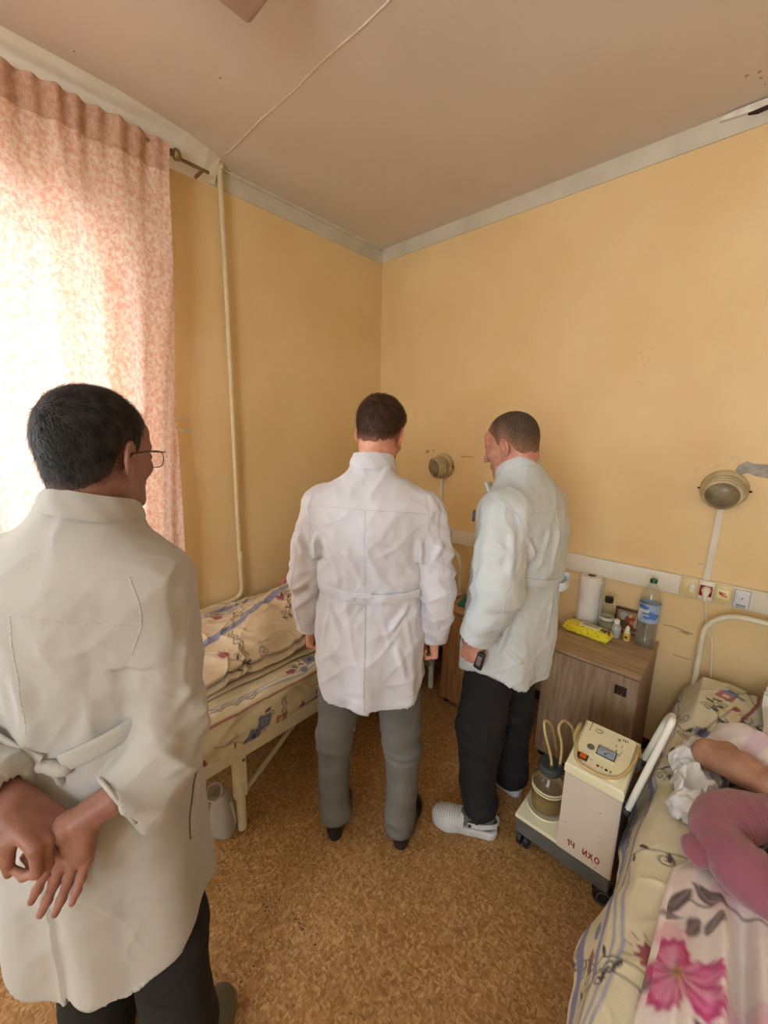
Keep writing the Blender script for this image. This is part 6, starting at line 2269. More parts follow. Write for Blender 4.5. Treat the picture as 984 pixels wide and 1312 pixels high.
def shoe_solid(f, heel, toe, w=0.048, hgt=0.055, up=1):
    heel, toe = _v(heel), _v(toe)
    d = (toe - heel) / np.linalg.norm(toe - heel)
    s = np.array([d[1], -d[0], 0]) * up
    L = np.linalg.norm(toe - heel)
    zs = np.array([0, 0, 1.0])
    def P(a, b, z):
        return heel + d * a * L + s * b + zs * z
    f.cone(P(0.13, 0, 0.030), P(0.40, 0.004, 0.030), 0.034, 0.036, 0.0)
    f.cone(P(0.40, 0.004, 0.030), P(0.74, 0.006, 0.026), 0.038, w * 0.86, 0.02)
    f.cone(P(0.70, 0.012, 0.024), P(0.88, 0.004, 0.020), w * 0.80, w * 0.58, 0.02)
    f.cone(P(0.70, -0.014, 0.022), P(0.84, -0.010, 0.018), w * 0.70, w * 0.52, 0.02)
    f.cone(P(0.30, 0, 0.060), P(0.62, 0.0, 0.040), 0.034, 0.030, 0.02)
    return P


def dress_shoe(root, heel, toe, m_up, m_sole, side):
    h_, t_ = np.array(heel, float), np.array(toe, float)
    lo = np.minimum(h_, t_) - 0.09; hi = np.maximum(h_, t_) + 0.09
    lo[2], hi[2] = -0.01, 0.13
    f = Field(lo, hi, 0.004)
    P = shoe_solid(f, heel, toe)
    f.cone(P(0.13, 0, 0.05), P(0.16, 0, 0.085), 0.032, 0.034, 0.01)
    f.cut((0, 0, 0.022), (0, 0, -1))
    f.cut((0, 0, 0.092), (0, 0, 1))
    f.cone(P(0.14, 0, 0.13), P(0.18, 0, 0.06), 0.030, 0.026, 0.003, sub=True)
    V, Fq = f.mesh(1)
    sh = link_mesh('shoe', V, Fq, m_up, root, smooth=180)
    f = Field(lo, hi, 0.004)
    shoe_solid(f, heel, toe, w=0.051)
    f.cut((0, 0, 0.026), (0, 0, 1)); f.cut((0, 0, 0.006), (0, 0, -1))
    # arch gap between heel block and ball
    d = (t_ - h_); L = np.linalg.norm(d); d /= L
    f.cone(h_ + d * L * 0.34 - np.array([0, 0, 0.012]), h_ + d * L * 0.52 - np.array([0, 0, 0.014]), 0.02, 0.02, 0.002, sub=True) if False else None
    V, Fq = f.mesh(1)
    V[:, 2] = np.where(V[:, 2] < 0.012, 0.001, V[:, 2])
    link_mesh('sole', V, Fq, m_sole, sh, smooth=60)
    return sh


def clog(root, heel, toe, side, m_up, m_dark, m_foot, emblem=True):
    h_, t_ = np.array(heel, float), np.array(toe, float)
    d = t_ - h_; L = np.linalg.norm(d); d /= L
    s = np.array([d[1], -d[0], 0])          # to the right of the foot
    lo = np.minimum(h_, t_) - 0.10; hi = np.maximum(h_, t_) + 0.10
    lo[2], hi[2] = -0.01, 0.14

    def P(a, b, z):
        return h_ + d * a * L + s * b + np.array([0, 0, z])
    f = Field(lo, hi, 0.0035)
    # sole: thick, rounded toe
    f.cone(P(0.17, 0, 0.02), P(0.45, 0.0, 0.02), 0.040, 0.040, 0)
    f.cone(P(0.45, 0.0, 0.02), P(0.74, 0.004 * side, 0.02), 0.041, 0.050, 0.02)
    f.cone(P(0.74, 0.004 * side, 0.02), P(0.82, 0.0, 0.02), 0.050, 0.046, 0.02)
    f.cut((0, 0, 0.034), (0, 0, 1)); f.cut((0, 0, 0.004), (0, 0, -1))
    V, Fq = f.mesh(1)
    V[:, 2] = np.where(V[:, 2] < 0.009, 0.001, V[:, 2])
    sole = link_mesh('clog_sole', V, Fq, m_up, root, smooth=60)
    f = Field(lo, hi, 0.0035)
    f.cone(P(0.45, 0.0, 0.026), P(0.74, 0.004 * side, 0.022), 0.042, 0.050, 0)
    f.cone(P(0.74, 0.004 * side, 0.022), P(0.83, 0.0, 0.02), 0.049, 0.045, 0.02)
    f.cone(P(0.46, 0.0, 0.042), P(0.68, 0.0, 0.032), 0.042, 0.042, 0.02)
    f.cut((0, 0, 0.03), (0, 0, -1))
    q = P(0.50, 0, 0.05)
    f.cut(q, -d * 0.8 + np.array([0, 0, 0.55]) * 0.0 - d * 0.2)
    f.cone(P(0.25, 0, 0.07), P(0.52, 0, 0.050), 0.040, 0.030, 0.004, sub=True)
    V, Fq = f.mesh(1)
    up_ = link_mesh('clog_upper', V, Fq, m_up, root, smooth=180)
    sf = Surf(V, Fq)
    hb = MB()
    for i in range(9):
        for j in range(-6, 7):
            o = P(0.60 + i * 0.036, j * 0.0066 + (0.003 if i % 2 else 0), 0.2)
            h, nn = sf.hit(o, (0, 0, -1))
            if h is None or h[2] < 0.038 or nn[2] < 0.3:
                continue
            zax = Vector(nn)
            hb.lathe([(0.0017, -0.001), (0.0017, 0.0006), (0, 0.0007)], h, n=6, rot=zax.to_track_quat('Z', 'Y').to_matrix())
    ho = hb.build('vent_holes', m_dark, up_, smooth=0)
    ho['kind'] = 'stuff'
    # foot in a grey insole
    f = Field(lo, hi, 0.004)
    f.cone(P(0.18, 0, 0.052), P(0.5, 0, 0.050), 0.030, 0.034, 0)
    f.cone(P(0.20, 0, 0.06), P(0.22, 0, 0.12), 0.032, 0.038, 0.02)
    V, Fq = f.mesh(1)
    link_mesh('sock', V, Fq, m_foot, root, smooth=180)
    # heel strap with rivets
    pts = []
    for i in range(25):
        a = i / 24 * PI
        # strap runs from the vamp sides round the heel
        pts.append(P(0.30 - 0.26 * math.sin(a) ** 0.8 + 0.14 * abs(math.cos(a)) ** 3, math.cos(a) * 0.045, 0.060 + 0.006 * math.sin(a)))
    V = []
    for p in pts:
        V.append(p + np.array([0, 0, -0.011])); V.append(p + np.array([0, 0, 0.011]))
    c = P(0.3, 0, 0.06)
    V2 = []
    for v in V:
        r = v - c; r[2] = 0
        r /= np.linalg.norm(r) + 1e-9
        V2.append(v + r * 0.004)
    n = len(V)
    A = V + V2
    Fq = []
    for i in range(24):
        a = i * 2
        Fq += [(a, a + 1, a + 3, a + 2), (n + a, n + a + 2, n + a + 3, n + a + 1), (a + 1, n + a + 1, n + a + 3, a + 3), (a, a + 2, n + a + 2, n + a)]
    Fq += [(0, n, n + 1, 1), (n - 2, n - 1, 2 * n - 1, 2 * n - 2)]
    st = link_mesh('heel_strap', A, Fq, m_up, root, smooth=60)
    rv = MB()
    for b in (-1, 1):
        q = P(0.42, b * 0.050, 0.060)
        rv.lathe([(0.007, -0.003), (0.007, 0.0015), (0.004, 0.003), (0, 0.003)], q, n=14, rot=Vector(s * b).to_track_quat('Z', 'Y').to_matrix())
    for b in (0.006, -0.006):
        q = P(0.045, 0.030 * -1, 0.066 + b)
        rv.lathe([(0.0028, -0.004), (0.0028, 0.004), (0, 0.005)], q, n=8, rot=Vector(-s).to_track_quat('Z', 'Y').to_matrix())
        q = P(0.045, 0.030, 0.066 + b)
        rv.lathe([(0.0028, -0.004), (0.0028, 0.004), (0, 0.005)], q, n=8, rot=Vector(s).to_track_quat('Z', 'Y').to_matrix())
    rv.build('rivets', m_dark, st)
    if emblem:
        q = P(0.60, -0.02, 0.2)
        h, nn = sf.hit(q, (0, 0, -1))
        if h is not None:
            b = MB()
            for i in range(5):
                pp = P(0.575, -0.030 + i * 0.0035, 0.2)
                h, nn = sf.hit(pp, (0, 0, -1))
                if h is not None:
                    b.box(tuple(h + np.array(nn) * 0.0004), (0.0024, 0.0022, 0.001))
            b.build('printed_mark', m_dark, up_, smooth=0)
    return up_


def sleeve(f, pts, rs, kshoulder=0.05, k=0.014, extra=(), zk=1.24, ks=0.02):
    """a sleeve built in its own field, cut flat and opened at the cuff, then blended into the coat"""
    s2 = Field(f.lo, f.lo + (f.n - 1) * f.h, f.h)
    s2.D = np.full(f.D.shape, 0.25, np.float32); s2.n = np.array(f.D.shape)
    s2.chain(pts, rs, ks)
    for a, b, ra, rb in extra:
        s2.cone(a, b, ra, rb, 0.03)
    p1, p0 = np.array(pts[-1], float), np.array(pts[-2], float)
    d = (p1 - p0) / np.linalg.norm(p1 - p0)
    s2.cut(p1, d, p1 - 0.17, p1 + 0.17)
    s2.cone(p1 + d * 0.03, p1 - d * 0.015, rs[-1] - 0.009, rs[-1] - 0.016, 0.0, sub=True)
    zz = f.ax[2][None, None, :]
    kk = np.where(zz > zk, kshoulder, k).astype(np.float32)
    h = np.clip(0.5 + 0.5 * (f.D - s2.D) / kk, 0, 1)
    f.D = f.D * (1 - h) + s2.D * h - kk * h * (1 - h)


def base_body(root_cols, parts):
    V, Fq = merge(parts)
    return V, Fq


def cloth_micro(V, tor, k):
    x, y, z = V.T
    wob = 0.25 * vnoise(V * 5)
    a = ridged(np.stack([x * 15 + wob * 8, y * 10, z * 7 + x * 6 + wob * 4], -1))
    b = ridged(np.stack([x * 11 - z * 9 + 5, y * 9, z * 9 + wob * 6], -1))
    c = ridged(np.stack([x * 26, y * 22, z * 20 + wob * 9 + 2], -1))
    return k * (0.0028 * np.maximum(a, 0) ** 2 + 0.0028 * np.maximum(b, 0) ** 2 + 0.0010 * c)


# ------------------------------------------------------------ THE DOCTOR IN THE MIDDLE (seen from behind)
P0 = thing('person', 'man in a white coat and grey trousers standing with his back turned, in the middle', 'person', (-1.0, 1.03, 0), math.radians(35))
H = Matrix.Translation((0.018, 0.055, 1.672)) @ Matrix.Rotation(-0.22, 4, 'Z') @ Matrix.Rotation(-0.40, 4, 'X') @ Matrix.Rotation(0.03, 4, 'Y')
f = Field((-0.14, -0.12, 1.44), (0.16, 0.24, 1.83), 0.003)
pre = head_field(f, H, 1.0, (0.003, -0.005, 1.46), (0.057, 0.064))
f.cut((0, 0, 1.465), (0, 0, -1))
Vh, Fh = f.mesh(1)
hd_f, hd_pre, hd_H = f, pre, H
g = Field((-0.30, -0.2, 0.04), (0.30, 0.2, 1.52), 0.012)
g.loft([(0.86, 0, 0, 0.15, 0.09), (1.0, 0, 0, 0.145, 0.09), (1.2, 0, 0, 0.14, 0.09), (1.4, 0, 0, 0.16, 0.085), (1.48, 0, 0, 0.10, 0.06)], 0.02)
for sx in (-1, 1):
    g.chain([(sx * 0.09, 0, 0.92), (sx * 0.115, 0.0, 0.50), (sx * 0.125, -0.03, 0.10)], [0.075, 0.05, 0.035], 0.03)
    g.chain([(sx * 0.165, -0.005, 1.41), (sx * 0.25, -0.02, 1.15), (sx * 0.245, 0.02, 0.93)], [0.05, 0.04, 0.028], 0.02)
Vb, Fb = g.mesh(1)
parts = [(Vh, Fh), (Vb, Fb)]
FIST = [[1.25, 1.5, 0.9], [1.3, 1.55, 0.9], [1.3, 1.5, 0.9], [1.25, 1.45, 0.9]]
for sx in (-1, 1):
    w = (sx * 0.246, 0.022, 0.925)
    hf = Field((w[0] - 0.09, w[1] - 0.09, 0.74), (w[0] + 0.09, w[1] + 0.11, 0.97), 0.0025)
    hf.cone((sx * 0.246, 0.015, 0.96), w, 0.029, 0.026, 0.0)
    hand_field(hf, w, (sx * 0.05, 0.12, -1), (-sx, -0.25, 0), (0, 1, 0.1), FIST, [(0.045, 0.040, 0.018), (0.078, 0.026, 0.034), (0.090, 0.004, 0.036)], scale=0.98)
    parts.append(hf.mesh(1))
V, Fq = merge(parts)
cols = skin_cols(V, (220, 166, 142))
R_ = np.array(H.to_3x3()); o_ = np.array(H.translation)
L_ = (V - o_) @ R_
fade = np.clip((L_[:, 2] + 0.062) / 0.05, 0, 1) * (L_[:, 1] < 0.02) * (np.abs(V[:, 2] - 1.7) < 0.2)
nb_ = np.clip(0.5 + 0.5 * vnoise(V * 400), 0, 1)
fade = (fade * (0.45 + 0.4 * nb_))[:, None] * 0.75
hc = np.array(lin((74, 52, 40)))
ear_m = (np.abs(L_[:, 0]) > 0.077) & (np.abs(V[:, 2] - 1.67) < 0.08)
fade[ear_m] = 0
cols = cols * (1 - fade) + hc * fade
cols[ear_m] *= np.array([1.0, 0.72, 0.68])
link_mesh('body', V, Fq, M_SKIN, P0, smooth=180, cols=cols)
eyes(P0, H)
ZB1 = [(-0.12, -0.060), (-0.085, -0.060), (-0.05, -0.040), (-0.032, -0.022), (-0.022, 0.012), (0.0, 0.030), (0.03, 0.030), (0.045, 0.05), (0.07, 0.078), (0.10, 0.09)]
add_head_parts(P0, H, hd_f, hd_pre, None, (56, 38, 28), (82, 58, 42), 0.016, ZB1, 6000, 0.026, 0.0012,
               lambda p: np.stack([p[:, 0] * 4 + 0.15, np.where(p[:, 2] > 0.07, 1.0, -0.2), np.where(p[:, 2] > 0.07, 0.2, -1.0)], -1), 3, tmin=0.0015, skin=(150, 104, 84))

# coat
def coat_sections_M():
    return [(0.60, 0.0, 0.0, 0.205, 0.150), (0.72, 0, 0.0, 0.200, 0.150), (0.90, 0, 0.0, 0.198, 0.150), (1.02, 0, 0.0, 0.190, 0.142), (1.12, 0, 0.0, 0.180, 0.130),
            (1.22, 0, -0.002, 0.186, 0.134), (1.34, 0, -0.012, 0.205, 0.138), (1.42, 0, -0.020, 0.215, 0.122), (1.47, 0, -0.020, 0.170, 0.098), (1.505, 0, -0.016, 0.125, 0.078), (1.55, 0, -0.008, 0.080, 0.068), (1.57, 0, -0.004, 0.070, 0.064)]


f = Field((-0.40, -0.24, 0.62), (0.40, 0.24, 1.60), 0.0055)
f.loft(coat_sections_M(), 0.0, n=2.5)
for sx in (-1, 1):
    f.ell((sx * 0.150, -0.012, 1.435), (0.085, 0.068, 0.052), rotm(0, 0, sx * 0.35), 0.05)
sl_pts = {}
for sx in (-1, 1):
    pts = [(sx * 0.192, -0.010, 1.405), (sx * 0.226, -0.022, 1.26), (sx * 0.247, -0.030, 1.13), (sx * 0.247, -0.010, 1.02), (sx * 0.246, 0.015, 0.915)]
    sleeve(f, pts, [0.068, 0.063, 0.057, 0.053, 0.049], 0.045, 0.010)
    sl_pts[sx] = pts
# hem: longer in the middle of the back, rising to the sides
q = f.blk(f.lo, f.lo + f.n * f.h); sl, X, Y, Z = q
hemz = 0.692 + 0.055 * np.clip((np.abs(X) - 0.10) / 0.10, 0, 1) ** 2 - 0.006 * (X < 0.015)
body_only = (np.abs(X) < 0.235)
f.D = np.where(body_only, np.maximum(f.D, hemz - Z), f.D)
V, Fq = f.mesh(2)
Nn = vnormals(V, Fq)
x, y, z = V.T
arm = np.clip((np.abs(x) - 0.205) / 0.02, 0, 1)
tor = 1 - arm
disp = tor * 0.0045 * ridged(np.stack([x * 9, y * 9, z * 2.6], -1)) * np.clip((1.34 - z) / 0.15, 0, 1)
disp += tor * 0.0035 * vnoise(np.stack([x * 7, y * 7, z * 6], -1))
disp += tor * 0.0025 * ridged(np.stack([x * 16 + z * 9, y * 12, z * 12 - x * 5], -1))
disp += tor * 0.0035 * ridged(np.stack([(x + 0.4 * z) * 8 + 4, y * 5, (z - 0.5 * x) * 5], -1)) * np.exp(-((z - 1.2) / 0.12) ** 2)
disp += tor * 0.008 * (1 - np.clip((z - 0.70) / 0.3, 0, 1)) * np.sin(np.arctan2(x, -y) * 7 + 1.3) * 0.6
disp += arm * 0.006 * ridged(np.stack([x * 8 + 2, y * 8, z * 17 + np.sign(x) * x * 14], -1)) * (0.5 + 0.5 * np.exp(-((z - 1.12) / 0.12) ** 2))
disp += arm * 0.003 * vnoise(np.stack([x * 14, y * 14, z * 20], -1))
fs = []
for sx in (-1, 1):      # pulls from armpit towards the waist, and around the half-belt
    fs += [((sx * 0.205, -0.10, 1.31), (sx * 0.14, -0.14, 1.16), 0.010, 0.014), ((sx * 0.19, -0.12, 1.28), (sx * 0.09, -0.15, 1.13), 0.007, 0.012),
           ((sx * 0.18, -0.10, 1.34), (sx * 0.19, -0.09, 1.18), 0.010, 0.013),
           ((sx * 0.16, -0.10, 1.10), (sx * 0.08, -0.15, 0.98), 0.009, 0.013), ((sx * 0.14, -0.12, 1.09), (sx * 0.17, -0.11, 0.90), 0.008, 0.012),
           ((sx * 0.30, -0.03, 1.20), (sx * 0.22, -0.08, 1.12), 0.009, 0.012), ((sx * 0.31, 0.0, 1.10), (sx * 0.22, -0.07, 1.16), 0.008, 0.011),
           ((sx * 0.30, -0.02, 1.05), (sx * 0.22, -0.05, 1.09), 0.008, 0.010), ((sx * 0.28, -0.05, 0.98), (sx * 0.23, -0.04, 1.04), 0.006, 0.010),
           ((sx * 0.26, -0.08, 1.33), (sx * 0.22, -0.08, 1.24), 0.007, 0.014)]
fs += [((0.05, -0.15, 1.23), (0.12, -0.14, 1.10), 0.009, 0.013), ((-0.06, -0.15, 1.20), (-0.11, -0.14, 1.10), 0.006, 0.010), ((0.11, -0.14, 0.96), (0.15, -0.12, 0.80), 0.006, 0.014),
       ((0.06, -0.15, 1.07), (0.10, -0.15, 0.92), 0.007, 0.012), ((-0.04, -0.15, 1.08), (-0.07, -0.15, 0.98), 0.006, 0.010), ((-0.15, -0.12, 0.95), (-0.08, -0.15, 0.84), 0.004, 0.012)]
disp = disp * 1.9 + 2.1 * folds(V, fs) + cloth_micro(V, tor, 1.5)
disp = disp * (1 - 0.9 * (Nn[:, 2] < -0.6))
V = V + Nn * disp[:, None]
link_mesh('coat', V, Fq, M_COAT, P0, smooth=180)
sf = Surf(V, Fq)
coat0 = P0.children[-1]
FW = (0, 1, 0)
seam(sf, [(-0.205, -0.4, 1.425), (-0.1, -0.4, 1.432), (0, -0.4, 1.43), (0.1, -0.4, 1.428), (0.205, -0.4, 1.415)], 'yoke_seam', M_SEAM, coat0, dirs=FW)
seam(sf, [(0.0, -0.4, 1.43), (0.0, -0.4, 1.145)], 'centre_seam', M_SEAM, coat0, dirs=FW, width=0.007)
seam(sf, [(0.0, -0.4, 1.09), (0.004, -0.4, 0.92), (0.006, -0.4, 0.70)], 'centre_seam', M_SEAM, coat0, dirs=FW, width=0.008, thick=0.003)
seam(sf, [(-0.17, -0.4, 0.755), (-0.1, -0.4, 0.722), (0, -0.4, 0.713), (0.1, -0.4, 0.720), (0.17, -0.4, 0.755)], 'hem_seam', M_SEAM, coat0, dirs=FW, width=0.003)
for sx in (-1, 1):
    seam(sf, [(sx * 0.192, -0.4, 1.475), (sx * 0.205, -0.4, 1.42), (sx * 0.205, -0.4, 1.36), (sx * 0.19, -0.4, 1.31)], 'armhole_seam', M_SEAM, coat0, dirs=FW, width=0.004)
    seam(sf, [(sx * 0.235, -0.4, 1.38), (sx * 0.262, -0.4, 1.24), (sx * 0.285, -0.4, 1.12), (sx * 0.275, -0.4, 1.0), (sx * 0.262, -0.4, 0.925)], 'sleeve_seam', M_SEAM, coat0, dirs=FW, width=0.004, thick=0.0012)
# half belt with two buttons
V_, F_ = ribbon(sf, [(-0.178 + 0.200 * i / 24, -0.4, 1.134 - 0.012 * math.sin(PI * i / 24 * 0.5)) for i in range(25)], 0.034, 0.004, dirs=FW, lift=0.002, rows=6)
link_mesh('half_belt', V_, F_, M_COAT, coat0, smooth=50)
V_, F_ = ribbon(sf, [(-0.050 + 0.228 * i / 26, -0.4, 1.116 + 0.014 * (i / 26) ** 2) for i in range(27)], 0.034, 0.004, dirs=FW, lift=0.0075, rows=6)
link_mesh('half_belt', V_, F_, M_COAT, coat0, smooth=50)
for bx in (-0.036, 0.0):
    h, nn = sf.hit((bx, -0.4, 1.119), FW)
    MB().lathe([(0.0065, 0), (0.0065, 0.002), (0.0045, 0.003), (0.004, 0.002), (0, 0.002)], h + nn * 0.012, n=18, rot=Vector(nn).to_track_quat('Z', 'Y').to_matrix()).build('button', M_BTN, coat0)
# cuffs and printed neck label showing through
for sx in (-1, 1):
    c1 = np.array(sl_pts[sx][-1]); c0 = np.array(sl_pts[sx][-2]); dz = (c1 - c0) / np.linalg.norm(c1 - c0)
    rng = []
    for i in range(41):
        a = 2 * PI * i / 40
        u_ = np.cross(dz, [0, 1, 0]); u_ /= np.linalg.norm(u_); w_ = np.cross(dz, u_)
        rng.append(c1 - dz * 0.052 + (u_ * math.cos(a) + w_ * math.sin(a)) * 0.055)
    seam(sf, rng, 'cuff_seam', M_SEAM, coat0, width=0.004)
    rng = [p + dz * 0.044 for p in rng]
    seam(sf, rng, 'cuff_edge', M_SEAM, coat0, width=0.006, thick=0.0018)
V_, F_ = ribbon(sf, [(-0.022 + 0.002 * i, -0.4, 1.515) for i in range(9)], 0.022, 0.0006, dirs=FW, rows=4)
link_mesh('neck_label', V_, F_, M_SEAM, coat0, smooth=50)
collar(P0, (0.0, -0.004, 1.545), 0.068, 0.068, 0.058, rotm(0, -0.18, 0), name='collar', gap=0.6)

trousers(P0, [[((-0.085, 0, 0.88), 0.095), ((-0.118, -0.005, 0.66), 0.086), ((-0.142, -0.01, 0.45), 0.070), ((-0.142, -0.03, 0.25), 0.062), ((-0.132, -0.035, 0.075), 0.054)],
              [((0.085, 0, 0.88), 0.095), ((0.115, -0.005, 0.66), 0.086), ((0.138, -0.01, 0.45), 0.070), ((0.142, -0.03, 0.25), 0.062), ((0.137, -0.035, 0.07), 0.054)]],
         (0, 0, 0.90), mat('grey_trouser_cloth', (112, 110, 104), (98, 97, 92), scale=9, rough=0.85, bump=0.3, bscale=500), seed=2)
M_SHOE = mat('black_shoe_leather', (24, 23, 24), (34, 32, 32), scale=20, rough=0.4)
dress_shoe(P0, (-0.132, -0.085, 0), (-0.165, 0.205, 0), M_SHOE, M_BLACK, -1)
dress_shoe(P0, (0.137, -0.080, 0), (0.185, 0.205, 0), M_SHOE, M_BLACK, 1)

# ------------------------------------------------------------ THE DOCTOR ON THE RIGHT (seen from his left side)
P1 = thing('person', 'grey-haired man in a white coat and black trousers standing in profile beside the grey-oak cabinet', 'person', (-0.69, 1.5, 0), math.radians(90))
H = Matrix.Translation((0.0, 0.018, 1.637)) @ Matrix.Rotation(0.06, 4, 'Z') @ Matrix.Rotation(-0.30, 4, 'X')
f = Field((-0.14, -0.14, 1.40), (0.14, 0.20, 1.79), 0.003)
pre = head_field(f, H, 1.0, (0, -0.035, 1.43), (0.060, 0.070), jaw=1.08)
f.ell((0, -0.055, 1.56), (0.055, 0.035, 0.05), None, 0.03)
f.cut((0, 0, 1.43), (0, 0, -1))
Vh, Fh = f.mesh(1)
hd_f, hd_pre, hd_H = f, pre, H
g = Field((-0.34, -0.25, 0.04), (0.34, 0.35, 1.50), 0.012)
g.loft([(0.84, 0, -0.03, 0.15, 0.10), (1.0, 0, -0.03, 0.145, 0.11), (1.2, 0, -0.04, 0.14, 0.11), (1.38, 0, -0.05, 0.16, 0.10), (1.46, 0, -0.045, 0.10, 0.07)], 0.02)
for sx in (-1, 1):
    g.chain([(sx * 0.09, -0.02, 0.90), (sx * 0.11, -0.01, 0.50), (sx * 0.12, -0.03, 0.10)], [0.075, 0.05, 0.035], 0.03)
g.chain([(-0.17, -0.055, 1.40), (-0.25, -0.09, 1.17), (-0.255, -0.025, 0.95)], [0.05, 0.042, 0.03], 0.02)
g.chain([(0.17, -0.055, 1.40), (0.25, -0.06, 1.17), (0.24, 0.08, 0.97)], [0.05, 0.042, 0.03], 0.02)
Vb, Fb = g.mesh(1)
parts = [(Vh, Fh), (Vb, Fb)]
HOLD = [[0.85, 1.1, 0.6], [0.95, 1.2, 0.7], [1.05, 1.3, 0.8], [1.15, 1.35, 0.8]]
w = (-0.255, -0.018, 0.940)
hf = Field((-0.36, -0.13, 0.74), (-0.16, 0.11, 0.99), 0.0025)
hf.cone((-0.255, -0.028, 0.98), w, 0.030, 0.027, 0.0)
hand_field(hf, w, (0.02, 0.16, -1), (1, -0.15, 0), (0.1, 1, 0.1), HOLD, [(0.046, 0.042, 0.016), (0.080, 0.040, 0.028), (0.105, 0.028, 0.036)])
parts.append(hf.mesh(1))
w2 = (0.24, 0.085, 0.962)
hf = Field((0.14, -0.02, 0.76), (0.34, 0.24, 1.0), 0.003)
hf.cone((0.24, 0.07, 1.0), w2, 0.030, 0.027, 0.0)
hand_field(hf, w2, (0.0, 0.25, -1), (-1, -0.15, 0), (0.0, 1, 0.2), HOLD, [(0.046, 0.042, 0.016), (0.080, 0.040, 0.028), (0.105, 0.028, 0.036)])
parts.append(hf.mesh(1))
V, Fq = merge(parts)
cols = skin_cols(V, (204, 152, 130), (196, 128, 112))
R_ = np.array(H.to_3x3()); o_ = np.array(H.translation)
L_ = (V - o_) @ R_
hd = np.abs(V[:, 2] - 1.64) < 0.16
beard = np.clip((-0.045 - L_[:, 2]) / 0.02, 0, 1) * (L_[:, 1] > 0.03) * hd * 0.18
ridge = np.exp(-((L_[:, 1] - 0.088) / 0.012) ** 2 - ((L_[:, 2] - 0.022) / 0.006) ** 2) * hd * (np.abs(np.abs(L_[:, 0]) - 0.03) < 0.02) * 0.7
k_ = np.clip(beard + ridge, 0, 1)[:, None]
cols = cols * (1 - k_) + np.array(lin((104, 84, 72))) * k_
lips = np.exp(-((L_[:, 2] + 0.062) / 0.008) ** 2) * (L_[:, 1] > 0.082) * (np.abs(L_[:, 0]) < 0.024) * hd
cols = cols * (1 - 0.5 * lips[:, None]) + np.array(lin((160, 84, 78))) * 0.5 * lips[:, None]
link_mesh('body', V, Fq, M_SKIN, P1, smooth=180, cols=cols)
eyes(P1, H)
ZB2 = [(-0.12, -0.060), (-0.085, -0.060), (-0.055, -0.042), (-0.035, -0.020), (-0.022, 0.014), (0.0, 0.030), (0.012, 0.005), (0.026, 0.010), (0.034, 0.045), (0.060, 0.076), (0.10, 0.10)]
add_head_parts(P1, H, hd_f, hd_pre, None, (92, 76, 62), (126, 108, 92), 0.006, ZB2, 3200, 0.007, 0.0009,
               lambda p: np.stack([p[:, 0] * 3, np.where(p[:, 2] > 0.08, 1.0, -0.3), np.where(p[:, 2] > 0.08, 0.1, -1.0)], -1), 5, tmin=0.001, skin=(170, 124, 100), fade_h=0.09, lift=0.5)

f = Field((-0.42, -0.28, 0.64), (0.42, 0.30, 1.62), 0.0055)
f.loft([(0.60, 0, -0.030, 0.205, 0.152), (0.72, 0, -0.028, 0.205, 0.153), (0.88, 0, -0.035, 0.205, 0.160), (1.02, 0, -0.038, 0.200, 0.158), (1.14, 0, -0.044, 0.195, 0.154),
        (1.25, 0, -0.055, 0.195, 0.156), (1.35, 0, -0.060, 0.200, 0.152), (1.43, 0, -0.060, 0.190, 0.125), (1.49, 0, -0.050, 0.140, 0.100), (1.53, 0, -0.036, 0.100, 0.086), (1.57, 0, -0.018, 0.072, 0.076)], 0.0, n=2.4)
for sx in (-1, 1):
    f.ell((sx * 0.150, -0.055, 1.425), (0.080, 0.075, 0.055), rotm(0, 0, sx * 0.35), 0.05)
ptsL = [(-0.195, -0.058, 1.400), (-0.232, -0.085, 1.27), (-0.262, -0.100, 1.16), (-0.262, -0.068, 1.05), (-0.258, -0.030, 0.945)]
ptsR = [(0.195, -0.058, 1.400), (0.232, -0.075, 1.27), (0.256, -0.070, 1.16), (0.250, -0.005, 1.05), (0.242, 0.070, 0.968)]
sleeve(f, ptsL, [0.078, 0.078, 0.075, 0.068, 0.060], 0.05, 0.014)
sleeve(f, ptsR, [0.078, 0.078, 0.072, 0.066, 0.058], 0.05, 0.014)
q = f.blk(f.lo, f.lo + f.n * f.h); sl, X, Y, Z = q
hemz = 0.722 + 0.055 * np.clip((np.abs(X) - 0.09) / 0.11, 0, 1) ** 2 + 0 * Y
f.D = np.where((np.abs(X) < 0.23) & (Y < 0.2), np.maximum(f.D, hemz - Z), f.D)
V, Fq = f.mesh(2)
Nn = vnormals(V, Fq)
x, y, z = V.T
arm = np.clip((np.abs(x) - 0.212) / 0.02, 0, 1)
tor = 1 - arm
disp = tor * 0.006 * ridged(np.stack([x * 8, y * 8, z * 2.0], -1)) * np.clip((1.36 - z) / 0.2, 0, 1)
disp += tor * 0.004 * vnoise(np.stack([x * 7, y * 7, z * 5], -1))
disp += tor * 0.010 * (1 - np.clip((z - 0.74) / 0.3, 0, 1)) * np.sin(np.arctan2(x, -(y + 0.03)) * 6 + 0.6) * 0.6
disp += arm * 0.007 * ridged(np.stack([x * 7 + 2, y * 9, z * 12 + y * 8], -1)) * (0.35 + 0.65 * np.exp(-((z - 1.14) / 0.10) ** 2))
disp += arm * 0.004 * vnoise(np.stack([x * 12, y * 12, z * 9], -1))
